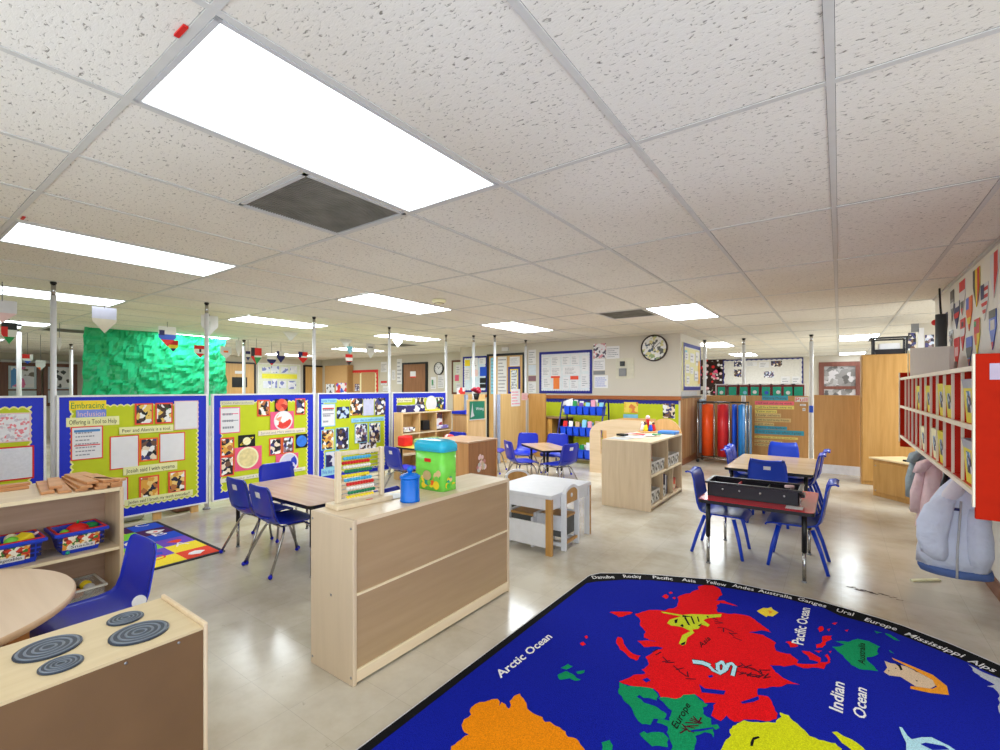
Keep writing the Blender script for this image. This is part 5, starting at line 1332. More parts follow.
# oak stand with the Writing sign
def sign_stand():
    x, y = -4.30, 5.74
    A = at_x(468, 400, x); B = at_x(486, 400, x)
    r = thing('sign_stand', 'narrow oak panel carrying the green Writing sign', 'panel', (x, (A.y + B.y) / 2, 0))
    MB().box(x - .03, x - .002, A.y, B.y, 0, A.z + .0, SHW, .003).build('panel', r)
    pl = Plane('x', x, 1); q = Board.__new__(Board); q.pl = pl; q.root = r; q.k = 0
    a0, a1, z0, z1 = q.rect(469.6, 401.5, 484.5, 418.5)
    g = MB().slab(pl, a0, a1, z0, z1, 0.0, 0.004, plain('board green', (16, 112, 84), .5)).slab(pl, a0 - .008, a1 + .008, z0 - .008, z0, 0, .006, PAPER)
    w = a1 - a0; g.text('Writing', pl, a0 + .4 * w, z0 + .5 * (z1 - z0), .045, .0048, PAPER, .52 * w)
    g.face([pl.to(a0 + .02, z0 + .03, .0048), pl.to(a0 + .3 * w, z0 + .05, .0048), pl.to(a0 + .22 * w, z0 + .1, .0048), pl.to(a0 + .06, z1 - .02, .0048)], LGREY, (1, 0, 0))
    o = g.build('sign', r); o['label'] = 'green sign reading Writing'
    yy = (A.y + B.y) / 2
    return x, yy, A.z
sx, sy_, sz = sign_stand()
r = thing('flower_pot', 'dark pot of red blossoms on top of the Writing panel', 'plant', (sx - .016, sy_, sz + .001))
MB().lathe([(0.03, 0), (.05, .09), (.046, .09), (.03, .08)], (sx - .016, sy_, sz + .001), BLACK, 14).build('pot', r)
m = MB(); rr_ = random.Random(6)
for k in range(14): m.ball((sx - .016 + rr_.uniform(-.05, .05), sy_ + rr_.uniform(-.07, .07), sz + rr_.uniform(.1, .17)), rr_.uniform(.02, .03), plain('crimson', (176, 30, 60), .6), 7)
m.build('blossoms', r)
# tall oak partitions
OAKP = wood('light oak partition', (204, 164, 106), (220, 184, 128), 2, .35)
def panel(label, x0, x1, y0, y1, z0, z1, m=OAKP, group=None, name='wood_partition', feet=True):
    r = thing(name, label, 'partition', ((x0 + x1) / 2, (y0 + y1) / 2, 0), group)
    MB().box(x0, x1, y0, y1, z0, z1, m, .003).build('panel', r)
    if feet and z0 > 0.01:
        for k in (0, 1):
            if abs(x1 - x0) > abs(y1 - y0):
                c = x0 + .08 if k == 0 else x1 - .08; MB().box(c - .03, c + .03, y0 - .12, y1 + .12, 0, z0 - .0005, SHW).build('foot', r)
            else:
                c = y0 + .08 if k == 0 else y1 - .08; MB().box(x0 - .12, x1 + .12, c - .03, c + .03, 0, z0 - .0005, SHW).build('foot', r)
    return r
GP = 'oak partitions of the writing corner'
panel('large light oak partition with papers pinned at its top, behind the small table', -4.90, -4.87, 6.66, 7.58, .03, 1.205, OAKP, GP)
panel('narrow oak partition between the Writing sign and the large partition', -5.11, -5.08, 6.32, 6.58, .03, 1.2, OAKP, GP)
panel('short oak partition behind the blue letter tray', -5.42, -5.39, 6.10, 6.60, .03, 1.2, OAKP, GP)
panel('oak return panel at the right of the large partition above the desk', -4.86, -4.48, 7.66, 7.69, .0, 1.2, OAKD, GP)
PX = Plane('x', -4.87, 1)
for u0, v0, u1, v1, l in ((511, 389, 520, 406, 'white notice pinned on top of the large oak partition'), (521.5, 393, 527.5, 400, 'small pink notice pinned at the corner of the large oak partition')):
    A = PX.P(u0, v0); B = PX.P(u1, v1)
    mb = MB().slab(PX, A[0], B[0], B[1], A[1], .001, .004, PALEPINK if 'pink' in l else PAPER); mb.scribble(PX, A[0] + .02, B[0] - .01, B[1] + .02, A[1] - .03, 5, .0045, PINK); tag(mb.build('pinned_notice'), l, 'notice')
for u, l, y in ((466, 'grey-blue metal post left of the green Writing sign', 6.0), (498.5, 'grey-blue metal post at the edge of the large oak partition', 6.61)):
    p = at_y(u, 400, y); mb = MB().box(p.x - .025, p.x + .025, y - .025, y + .025, 0, 1.2, plain('blue grey metal', (150, 160, 184), .4), .004); tag(mb.build('metal_post'), l, 'post', 'grey-blue posts')
# oak desk with a dark opening
r = thing('oak_desk', 'low oak desk with a dark opening beside the blue book rack', 'desk', (-4.45, 7.95, 0))
dz = .76
MB().box(-4.80, -4.14, 7.77, 8.15, dz - .025, dz, wood('desk top', (150, 112, 92), (172, 134, 112), 0, .3), .004).build('top', r)
MB().box(-4.79, -4.42, 7.80, 8.14, 0.0, dz - .026, wood('amber desk', (206, 150, 70), (222, 170, 90), 2, .35)).build('pedestal', r)
MB().box(-4.18, -4.15, 7.80, 8.14, 0, dz - .026, BLACK).box(-4.42, -4.18, 8.10, 8.14, .1, dz - .026, BLACK).build('side_panel', r)
# ================================================================ clock wall
PB = Plane('y', 8.2, -1)
W = Board('notice_board', 'long white notice board in a blue scalloped frame with orange sheets', 'notice board', PB, -4.93, -3.77, 1.205, 2.035, None, plain('pale notice backing', (216, 222, 226), .7), .06, .0, plain('royal border', (24, 30, 130), .5), .02, .05, .014, PAPER, lift=True)
NOT = [snapshot('notice a', [(220, 226, 230), (214, 220, 226), (150, 160, 176), (226, 230, 232)], 40), snapshot('notice b', [(214, 226, 224), (222, 226, 232), (130, 150, 170), (220, 226, 230)], 36)]
for k, q in enumerate(((542, 357, 550, 366), (551, 356, 560.5, 366), (562, 355.5, 570, 365), (571, 355, 579.5, 365), (582, 356, 588.5, 371), (542, 367, 550, 376), (551, 367, 561, 376), (563, 366.5, 580, 375), (543, 377, 551, 388), (563, 377, 569, 389), (581, 374, 588.5, 388))): W.sheet(q, None, 5, None)
o = W.sheet((553.5, 376, 559.5, 389), None, 0, plain('orange notice', (236, 130, 60), .6)); W.sheet((551, 376, 560, 378), None, 0, REDORANGE)
W.sheet((570.5, 379, 578.5, 389), None, 4); W.sheet((570.5, 376, 578.5, 379.5), None, 0, REDORANGE)
L2 = Board('notice_board', 'notice board with blue frame and yellow, blue and black sheets beside the poster door', 'notice board', PB, PB.P(463.5, 370)[0], PB.P(487.5, 370)[0], 1.22, 2.02, None, plain('pale blue backing', (206, 220, 232), .7), .05, .0, plain('royal border', (24, 30, 130), .5), .02, .06, .014, PAPER, lift=True)
L2.sheet((465, 360, 470, 366), None, 0, YELLOW); L2.sheet((471, 358, 478, 377), None, 7); L2.sheet((480, 367, 486.5, 376), None, 0, BLUE); L2.sheet((480, 378, 486.5, 383), None, 0, BLACK); L2.sheet((480, 384, 486.5, 388), None, 0, BLACK); L2.sheet((465, 368, 470, 380), None, 5); L2.sheet((472, 370, 478, 376), None, 0, PALEPINK); L2.sheet((479.5, 358, 486, 364), None, 3)
a0, a1, z, r = door(4, PB, 488.5, 526, 353.5, 'oak door covered in posters in a black frame', OAK)
for u0, v0, u1, v1, m, l in ((492, 358, 497, 394, SKY, 'tall pale blue poster on the poster door'), (499, 357, 508, 394, PAPER, 'tall white printed poster in the middle of the poster door'), (511, 357, 521, 366, PAPER, 'white paper at the top right of the poster door'), (509.5, 367, 521.5, 394, plain('royal border', (24, 30, 130), .5), 'blue framed yellow poster on the poster door')):
    A = PB.P(u0, v0); B = PB.P(u1, v1); mb = MB().slab(PB, A[0], B[0], B[1], A[1], .046, .05, m)
    if 'framed' in l: mb.slab(PB, A[0] + .05, B[0] - .05, B[1] + .05, A[1] - .05, .05, .053, YELLOW).slab(PB, A[0] + .07, B[0] - .07, B[1] + .07, A[1] - .07, .053, .055, NOT[0]); mb.scribble(PB, A[0] + .09, B[0] - .09, B[1] + .1, A[1] - .12, 6, .0556, GREYINK)
    else: mb.scribble(PB, A[0] + .02, B[0] - .02, B[1] + .03, A[1] - .03, 10, .0506, GREYINK)
    tag(mb.build('door_poster'), l, 'poster', 'posters on the oak door')
r = thing('exit_light', 'small white round fitting above the poster door', 'wall light', tuple(PB.to(PB.P(507, 349.5)[0], PB.P(507, 349.5)[1], .0)))
MB().slab(PB, PB.P(503, 349)[0], PB.P(509, 349)[0], PB.P(505, 351)[1], PB.P(505, 347.5)[1], .001, .05, PAPER).build('housing', r)
for u0, v0, u1, v1, l, m in ((528.5, 350, 536, 364, 'upper white paper between the poster door and the long board', PAPER), (528.5, 365, 536, 375, 'middle bluish paper between the poster door and the long board', plain('bluish sheet', (206, 214, 226), .6)), (528.5, 376, 536, 381, 'dark reddish strip between the poster door and the long board', plain('dusky strip', (140, 100, 110), .6)), (528.5, 382, 536, 393, 'lowest paper between the poster door and the long board', PAPER),
                     (593.5, 344, 606, 358, 'colour chart in the top row right of the long board', snapshot('colour chart', [(226, 222, 228), (228, 226, 230), (80, 70, 90), (210, 140, 150), (226, 224, 228)], 26)), (606.5, 346.5, 619.5, 358.5, 'white glossy sheet beside the colour chart', PAPER), (593.5, 359, 605, 370, 'framed white certificate under the colour chart', PAPER), (593.5, 371, 605, 374.5, 'grey printed strip under the certificate', GREY), (594.5, 375.5, 608, 388, 'white sheet with blue lines below the certificate', PAPER)):
    A = PB.P(u0, v0); B = PB.P(u1, v1); mb = MB().slab(PB, A[0], B[0], B[1], A[1], .001, .005, m)
    if m is PAPER: mb.scribble(PB, A[0] + .02, B[0] - .02, B[1] + .02, A[1] - .03, 5, .0055, BLUE if 'blue lines' in l else GREYINK)
    tag(mb.build('wall_paper_notice'), l, 'notice', 'papers on the clock wall')
A = PB.P(616, 358.5); B = PB.P(634, 378.5)
r = thing('wall_plate', 'cream wall plate with a black switch and a grey thermostat', 'wall plate', tuple(PB.to((A[0] + B[0]) / 2, B[1], 0)))
MB().slab(PB, A[0], B[0], B[1], A[1], .001, .008, plain('cream plate', (206, 200, 180), .5)).build('plate', r)
a = PB.P(620.5, 361.5); b = PB.P(625, 366); MB().slab(PB, a[0], b[0], b[1], a[1], .008, .03, BLACK).build('switch', r)
a = PB.P(619.5, 368.5); b = PB.P(626.5, 376); MB().slab(PB, a[0], b[0], b[1], a[1], .008, .035, GREY).build('thermostat', r)
DIAL = snapshot('bird pictures dial', [(232, 230, 226), (236, 234, 230), (96, 96, 92), (232, 230, 228), (214, 206, 150), (232, 230, 228), (70, 90, 110), (230, 228, 226), (150, 170, 120)], 22)
wall_clock('large round clock with painted dial on the beige wall near the ceiling light', PB, 654.5, 348, 13.5, DIAL, plain('dark clock rim', (52, 34, 26), .35), False)
# lime paper under the rail
YB = Board('lime_wall_paper', 'lime paper display with blue scalloped top under the wooden rail', 'wall display', Plane('y', 8.196, -1), -4.84, -2.2, .12, 1.10, None, LIME, 0, 0, thick=.002)
e = MB(); scallop(e, YB.pl, -4.84, -2.2, .12, 1.098, .075, .001, .003, plain('royal border', (24, 40, 170), .5), .06, .014, 'T'); e.build('border', YB.root)
YB.photo((624, 402, 638, 413), snapshot('yellow sun flower art', [(240, 206, 60), (238, 190, 50), (226, 130, 60), (244, 214, 90)], 10)); YB.photo((663, 403.5, 675, 418.5), SNAPS[1]); YB.sheet((623.5, 414, 638, 419), None, 0, SKY)
# slanted narrow board on the corner wall
PS = Plane('x', -2.17, 1)
NB_ = Board('notice_board', 'narrow board seen sideways on the corner wall with yellow and white papers', 'notice board', PS, 8.30, 9.52, 1.27, 2.09, None, plain('pale yellow backing', (226, 220, 170), .7), .07, .0, plain('royal border', (24, 30, 110), .5), .02, .08, .01, PAPER, lift=True)
for q in ((685, 352, 688, 360), (690, 353, 694, 363), (695.5, 352, 698.5, 366), (685.5, 364, 689, 373), (690, 367, 693, 374), (694, 371, 698, 381), (686, 376, 689, 384)): NB_.sheet(q, None, 2, PAPER)
NB_.sheet((697.8, 361, 699.5, 384), None, 0, plain('amber strip', (236, 180, 80), .6)); NB_.sheet((685, 350, 687, 354), None, 0, SKY)
o = MB().slab(PS, 8.25, 9.3, 1.17, 1.25, .001, .006, LGREY).build('grey_strip'); tag(o, 'pale strip under the sideways board on the corner wall', 'strip')
r = thing('cord_cover', 'grey vertical trunking at the edge of the corner wall', 'trunking', (-2.14, 9.5, 0)); MB().box(-2.158, -2.135, 9.48, 9.56, .1, 1.1, plain('blue grey metal', (150, 160, 184), .4)).build('duct', r)
# dark framed board on the return wall at the left of the clock wall
PJ = Plane('y', 9.2, -1)
JB = Board('notice_board', 'dark framed board with pink and white papers left of the blue framed boards', 'notice board', PJ, PJ.P(454, 370)[0], PJ.P(462, 370)[0], 1.2, 1.98, None, plain('pale board', (214, 218, 200), .7), 0, .05, framemat=BROWN, lift=True)
JB.sheet((456, 365, 461, 374), None, 3); JB.sheet((455, 375, 459, 381), None, 0, PINK); JB.sheet((456, 383, 461, 391), None, 3)
item('red_toy', 'red and white packet on the oak partition left of the Writing sign', 'packet', -5.42, -5.39, 6.2, 6.4, 1.201, 1.32, snapshot('red white', [(226, 224, 226), (220, 50, 50), (226, 226, 228)], 10), .005)
# ================================================================ blue book rack
def book_rack():
    x0, x1 = -4.10, -3.28; y = 7.60
    RM = plain('navy rack metal', (20, 28, 110), .4, vary=.05); BINB = plain('bin blue', (26, 76, 214), .35, vary=.04)
    r = thing('book_rack', 'navy wire rack with three tiers of blue book bins against the lime wall', 'rack', ((x0 + x1) / 2, y, 0))
    for x in (x0, x1):
        MB().tube([(x, y - .22, .01), (x, y - .16, .5), (x, y + .02, 1.06), (x, y + .10, 1.10), (x, y + .18, 1.06), (x, y + .26, .01)], .014, RM, 8).build('side_frame', r)
    books = []
    cols = [plain('book white', (226, 222, 216), .6), plain('book dark', (44, 40, 44), .5), RED, SKY, ORANGE, GREEN, plain('book pink', (224, 150, 170), .6), PAPER, PURPLE, plain('book tan', (196, 160, 120), .6)]
    cn = ['white', 'dark', 'red', 'pale blue', 'orange', 'green', 'pink', 'pale', 'purple', 'tan']
    rn = random.Random(12)
    for t, (zb, yc, h) in enumerate(((.84, y + .08, .145), (.475, y - .06, .15), (.095, y - .14, .15))):
        MB().box(x0 + .015, x1 - .015, yc - .085, yc + .085, zb - .012, zb - .0005, RM).build('tier', r)
        n = 6
        for k in range(n):
            xa = x0 + .03 + (x1 - x0 - .06) * k / n + .008; xb = x0 + .03 + (x1 - x0 - .06) * (k + 1) / n - .008
            def q(e, z): return [Vector((xa + e, yc - .08 + e, z)), Vector((xb - e, yc - .08 + e, z)), Vector((xb - e, yc + .08 - e, z)), Vector((xa + e, yc + .08 - e, z))]
            b = MB().loft([q(.012, zb), q(0, zb + h), q(.004, zb + h), q(.016, zb + .006)], BINB, True, False, False); b.face(q(.014, zb + .004), BINB, (0, 0, 1))
            rt = thing('book_bin', ['top', 'middle', 'bottom'][t] + ' tier blue bin, ' + ['first', 'second', 'third', 'fourth', 'fifth', 'sixth'][k] + ' from the left, on the navy book rack', 'bin', ((xa + xb) / 2, yc, zb), 'blue book bins on the navy rack')
            b.build('body', rt)
            MB().loft([q(-.001, zb + h - .014), q(-.006, zb + h - .012), q(-.006, zb + h), q(.003, zb + h)], BINB, True, False, False).build('rim', rt)
            for j in range(2):
                ci = rn.randrange(10); hh = rn.uniform(.2, .27); yy = yc - .035 + j * .05; w = (xb - xa) * .36
                M = Matrix.Translation(((xa + xb) / 2, yy, zb + .008)) @ Matrix.Rotation(rn.uniform(-.1, .1), 4, 'Y') @ Matrix.Rotation(-.12, 4, 'X')
                o = MB(M).box(-w, w, -.007, .007, 0.0, hh, cols[ci], .001).build('picture_book')
                tag(o, cn[ci] + (' front' if j == 0 else ' back') + ' book in the ' + ['first', 'second', 'third', 'fourth', 'fifth', 'sixth'][k] + ' bin of the ' + ['top', 'middle', 'bottom'][t] + ' rack tier', 'book', 'picture books in the navy rack')
book_rack()
M = Matrix.Translation((-3.99, 7.66, .90)) @ Matrix.Rotation(-.3, 4, 'Y') @ Matrix.Rotation(-.2, 4, 'X')
o = MB(M).box(-.12, .12, -.006, .006, 0, .2, PAPER, .001).box(-.12, .12, -.0075, -.006, .05, .12, snapshot('black white cover', [(226, 224, 224), (30, 30, 34), (226, 224, 224)], 10)).build('picture_book'); tag(o, 'large white picture book leaning out of the top left of the navy rack', 'book', 'picture books in the navy rack')
# ================================================================ arched reading nook
NOOK = wood('nook maple', (216, 188, 150), (230, 204, 170), 0, .4)
def nook():
    y0, y1 = 6.76, 6.80
    r = thing('reading_nook', 'curved maple reading nook with arched ends behind the cube shelf', 'nook', (-2.7, 6.98, 0))
    xa, xb, H = -3.16, -2.30, .83
    def arch(x0, x1, z0, z1, n=10):  # quarter curve up from the left edge
        return [(x0 + (x1 - x0) * (1 - math.cos(t * PI / 2 / n)), z0 + (z1 - z0) * math.sin(t * PI / 2 / n)) for t in range(n + 1)]
    hx0, hx1, hz0, hz1 = -2.98, -2.88, .30, .66
    top = arch(xa, xa + .42, .60, H)
    def ztop(x):
        for (p, q) in zip(top, top[1:]):
            if p[0] <= x <= q[0]: return p[1] + (q[1] - p[1]) * (x - p[0]) / max(1e-6, q[0] - p[0])
        return H
    m = MB()
    def pc(pts): m.prism([(x, y0, z) for x, z in pts], (0, y1 - y0, 0), NOOK)
    left = [p for p in top if p[0] < hx0]; pc([(xa, .0)] + left + [(hx0, ztop(hx0)), (hx0, 0)])
    mid = [p for p in top if hx0 < p[0] < hx1]; pc([(hx0, hz1), (hx0, ztop(hx0))] + mid + [(hx1, ztop(hx1)), (hx1, hz1)])
    pc([(hx0, 0), (hx0, hz0), (hx1, hz0), (hx1, 0)])
    rt = [p for p in top if p[0] > hx1]; pc([(hx1, 0), (hx1, ztop(hx1))] + rt + [(xb, H), (xb, 0)])
    m.build('end_panel', r)
    m = MB(); y2, y3 = 7.26, 7.30
    m.prism([(x, y2, z) for x, z in [(xa, 0)] + top + [(xb, H), (xb, 0)]], (0, y3 - y2, 0), wood('nook amber', (204, 156, 100), (220, 176, 122), 0, .4)); m.build('end_panel', r)
    MB().box(xa + .03, xb, y1, y2, .28, .31, NOOK).build('seat_board', r)
    MB().box(xb - .03, xb, y1, y2, .31, .78, NOOK).build('back_panel', r)
nook()
r = thing('arch_headboard', 'amber arch-topped wooden panel right of the colourful figurines', 'panel', (-2.27, 7.0, 0))
AR = wood('amber arch', (206, 156, 98), (224, 176, 118), 2, .4)
c0 = at_y(664.5, 433, 7.0); ra = .24
MB().prism([(c0.x - ra, 7.0, .32), (c0.x - ra, 7.0, .62)] + [(c0.x - ra * math.cos(t * PI / 14), 7.0, .62 + ra * math.sin(t * PI / 14)) for t in range(15)] + [(c0.x + ra, 7.0, .32)], (0, .03, 0), AR).build('panel', r)
MB().box(c0.x - ra, c0.x + ra, 7.0, 7.03, 0.0, .319, AR).build('base', r)
# ================================================================ cube shelf in the middle distance
CUBE = double_shelf('cube_shelf', 'double-sided maple cube shelf with white bins in the middle of the room', -2.16, -1.605, 4.93, 6.14, .735, .375, wood('cube end', (206, 182, 150), (220, 198, 168), 2, .42), dividers=((5.55, .375, .715), (5.36, .053, .357), (5.75, .053, .357)))
WB = plain('white bin plastic', (222, 218, 212), .4, vary=.03)
def label_bin(label, y0, y1, z, h, m=WB):
    x1, x0 = -1.63, -1.84
    r = thing('label_bin', label, 'bin', ((x0 + x1) / 2, (y0 + y1) / 2, z), 'white bins in the cube shelf')
    m_ = MB()
    def q(e, zz): return [Vector((x0 + e, y0 + e, zz)), Vector((x1 - e, y0 + e, zz)), Vector((x1 - e, y1 - e, zz)), Vector((x0 + e, y1 - e, zz))]
    m_.loft([q(.008, z), q(0, z + h), q(.003, z + h), q(.012, z + .004)], m, True, False, False); m_.face(q(.01, z + .003), m, (0, 0, 1)); m_.build('body', r)
    pl = Plane('x', x1, 1); w = y1 - y0
    g = MB().slab(pl, y0 + .15 * w, y1 - .15 * w, z + .025, z + h * .85, -.003, .0016, snapshot('bin label', [(226, 224, 216), (120, 110, 90), (228, 226, 220), (70, 66, 60), (190, 190, 170)], 40)); g.build('label_card', r)
ordn = ['first', 'second', 'third', 'fourth', 'fifth', 'sixth']
for k in range(3): label_bin('upper shelf left cube, %s bin from the left in the maple cube shelf' % ordn[k], 4.98 + .175 * k, 4.98 + .175 * k + .165, .3765, .13)
for k in range(3): label_bin('upper shelf right cube, %s bin from the left in the maple cube shelf' % ordn[k], 5.575 + .175 * k, 5.575 + .175 * k + .165, .3765, .13)
for k in range(2): label_bin('bottom shelf left cube, %s bin from the left in the maple cube shelf' % ordn[k], 4.98 + .18 * k, 4.98 + .18 * k + .165, .0545, .14)
label_bin('bottom shelf middle cube, white bin beside the dark books in the maple cube shelf', 5.385, 5.54, .0545, .13)
for k in range(3):
    item('book', ('leftmost', 'middle', 'rightmost')[k] + ' dark purple book standing in the bottom middle cube', 'book', -1.85, -1.66, 5.585 + .045 * k, 5.615 + .045 * k, .0545, .30 - .02 * k, plain('plum book', (50, 36, 64), .5) if k != 1 else PAPER, .002, 'books in the bottom middle cube')
item('toy_box', 'orange-red printed box in the bottom right cube', 'box', -1.86, -1.66, 5.80, 6.06, .0545, .19, snapshot('red orange box', [(226, 90, 50), (236, 140, 80), (226, 210, 180), (190, 50, 40)], 14), .005)
item('toy_box', 'dark brown box on top of the orange-red one in the bottom right cube', 'box', -1.85, -1.68, 5.83, 6.02, .1905, .27, BROWN, .01)
for k, (y, m) in enumerate(((5.08, 'tan'), (5.30, 'brown'), (5.70, 'white'), (5.95, 'tan'))):
    blob('wooden_toy', '%s wooden block toy rising from the %s upper bin of the cube shelf' % (m, ('left front', 'left back', 'right front', 'right back')[k]), 'toy', (-1.74, y, .49), .035, {'tan': CREAM, 'brown': plain('orange brown', (190, 110, 60), .5), 'white': PAPER}[m], 1, 1.3, .7, 'toys in the cube shelf bins')
# things on its top
for k, (x, y, sx_, sy_2, m, l) in enumerate(((-2.02, 5.12, .12, .09, LGREY, 'grey printed sheets at the left end'), (-1.95, 5.36, .12, .10, PAPER, 'white sheets'), (-1.88, 5.62, .10, .10, PAPER, 'white card'), (-2.08, 5.35, .05, .05, BLACK, 'black case'), (-1.97, 5.62, .07, .06, RED, 'red card'), (-1.78, 5.68, .05, .06, GREEN, 'green card'), (-2.06, 5.55, .04, .09, plain('dusky pink sheet', (206, 170, 176), .6), 'dusky pink sheet'))):
    item('flat_item', l + ' lying on top of the maple cube shelf', 'paper', x - sx_, x + sx_, y - sy_2, y + sy_2, .7352 + .0035 * k, .738 + .0035 * k + (.02 if 'case' in l else 0), m, 0, 'papers on the cube shelf', .2 * (k % 3) - .2)
o = item('toy_tray', 'pale blue plastic case at the right corner of the cube shelf top', 'case', -1.84, -1.62, 5.90, 6.08, .7355, .775, plain('case blue', (70, 130, 206), .3), .01)
def figurine():
    p = at_z(645, 429.5, .737); p.y = min(p.y, 6.08); p.x = -2.02
    r = thing('toy_figures', 'round tray of colourful little figures on the cube shelf', 'toy', (p.x, p.y, .736))
    MB().lathe([(0, 0), (.12, 0), (.125, .006), (.125, .016), (0, .018)], (p.x, p.y, .736), wood('amber arch', 0, 0), 24).build('tray', r)
    cols = [RED, PINK, GREEN, BLUE, RED, PAPER, YELLOW, BLUE]
    for k in range(8):
        a = k * .785; q = .075; x, y = p.x + q * math.cos(a), p.y + q * math.sin(a)
        f = MB().lathe([(.028, 0), (.03, .02), (.018, .075), (.01, .085)], (x, y, .7545), cols[k], 10).build('figure_body', r)
        MB().ball((x, y, .852), .018, (BROWN, CREAM, PAPER)[k % 3], 8).build('figure_head', f)
    MB().lathe([(.02, 0), (.03, .05), (.02, .13), (.026, .15)], (p.x, p.y, .7545), RED, 10).ball((p.x, p.y, .925), .03, PALEPINK, 10).build('centre_figure', r)
figurine()
# ================================================================ white play table and its chairs
WH = plain('white lacquer', (220, 220, 224), .35, vary=.03); BRE = wood('tan edge', (176, 128, 66), (196, 148, 84), 2, .4)
def white_table():
    x0, x1, y0, y1, h = -2.42, -1.81, 3.18, 3.90, .47
    r = thing('play_table', 'white play table with tan edged legs beyond the birch shelf', 'table', ((x0 + x1) / 2, (y0 + y1) / 2, 0))
    MB().box(x0, x1, y0, y1, h - .03, h, WH, .004).build('tabletop', r)
    MB().box(x0 + .05, x1 - .05, y0 + .012, y0 + .03, h - .12, h - .031, WH).box(x0 + .05, x1 - .05, y1 - .03, y1 - .012, h - .12, h - .031, WH).box(x0 + .012, x0 + .03, y0 + .05, y1 - .05, h - .12, h - .031, WH).box(x1 - .03, x1 - .012, y0 + .05, y1 - .05, h - .12, h - .031, WH).build('apron', r)
    for x in (x0, x1 - .05):
        for y in (y0, y1 - .03): MB().box(x, x + .05, y, y + .03, 0, h - .0305, WH).box(x + .05, x + .0515, y + .001, y + .029, 0, h - .031, BRE).box(x, x + .05, y - .0012, y, 0, h - .031, BRE if y == y0 and x > -2 else WH).build('leg', r)
    MB().box(x0 + .05, x1 - .05, y0 + .004, y0 + .02, .06, .24, WH).build('side_board', r)
    MB().box(x0 + .05, x1 - .05, y0 + .02, y0 + .09, .05, .06, WH).build('storage_floor', r)
    return r
white_table()
def white_chair(label, x, y, rz, back=True):
    r = thing('white_chair', label, 'chair', (0, 0, 0), 'white wooden play chairs')
    w, d, sh, top = .26, .26, .265, .50
    MB().box(-w / 2 + .02, w / 2 - .02, -d / 2 + .02, d / 2, sh - .02, sh, BRE, .004).build('seat', r)
    for sx in (-1, 1):
        x0 = sx * w / 2; m = MB()
        xx = (x0 - .02, x0) if sx > 0 else (x0, x0 + .02)
        m.box(xx[0], xx[1], -d / 2 - .01, -d / 2 + .035, 0, top - .04 if back else sh - .021, WH, .003); m.build('leg', r)
        m = MB(); m.box(xx[0], xx[1], d / 2 - .045, d / 2, 0, sh + .01, WH, .003).box(xx[0], xx[1], -d / 2 + .035, d / 2 - .045, sh - .11, sh + .01, WH).box(xx[0], xx[1], -d / 2 + .035, d / 2 - .045, .03, .06, WH).build('leg', r)
    a = w / 2 - .02; n = 10
    if not back:
        r.name = 'white_stool'; r['category'] = 'stool'; del r['group']
        MB().box(-a + .001, a - .001, -d / 2 + .03, d / 2 - .05, .10, sh - .0205, plain('grey felt', (92, 92, 90), .8, vary=.15)).build('storage_pouch', r)
        r.location = (x, y, 0); return r
    pts = [(-a, -d / 2 + .002, top - .13), (a, -d / 2 + .002, top - .13)] + [(a * math.cos(t * PI / n), -d / 2 + .002, top - .06 + .05 * math.sin(t * PI / n)) for t in range(n + 1)]
    MB().prism(pts, (0, .018, 0), BRE).build('back_panel', r)
    pts = [(a * math.cos(t * PI / n), -d / 2 - .003, top - .06 + .05 * math.sin(t * PI / n)) for t in range(n + 1)]; q = [(p[0] * 1.17, p[1], top - .06 + (p[2] - top + .06) * 1.5) for p in pts]
    MB().prism(pts + q[::-1], (0, .03, 0), WH).build('back_rail', r)
    MB().box(-a, a, -d / 2, -d / 2 + .02, .05, .07, BRE).build('stretcher', r)
    MB().box(-a + .001, a - .001, -d / 2 + .03, d / 2 - .05, .10, sh - .0205, plain('grey felt', (92, 92, 90), .8, vary=.15)).build('storage_pouch', r)
    MB().tube([(.0, -d / 2 - .0005, top - .07), (0, -d / 2 + .003, top - .07)], .018, PAPER, 10).build('back_emblem', r)
    r.location = (x, y, 0); r.rotation_euler = (0, 0, rz); return r
white_chair('white play chair with tan arched back at the right end of the white table', -1.915, 3.475, PI / 2 + .03)
white_chair('white play stool tucked under the near side of the white table', -2.17, 3.42, .0, False)
r = white_chair('white play chair at the far left of the white table, only its tan back showing', -2.60, 3.93, -PI * .75); r.scale = (.93, .93, .93)
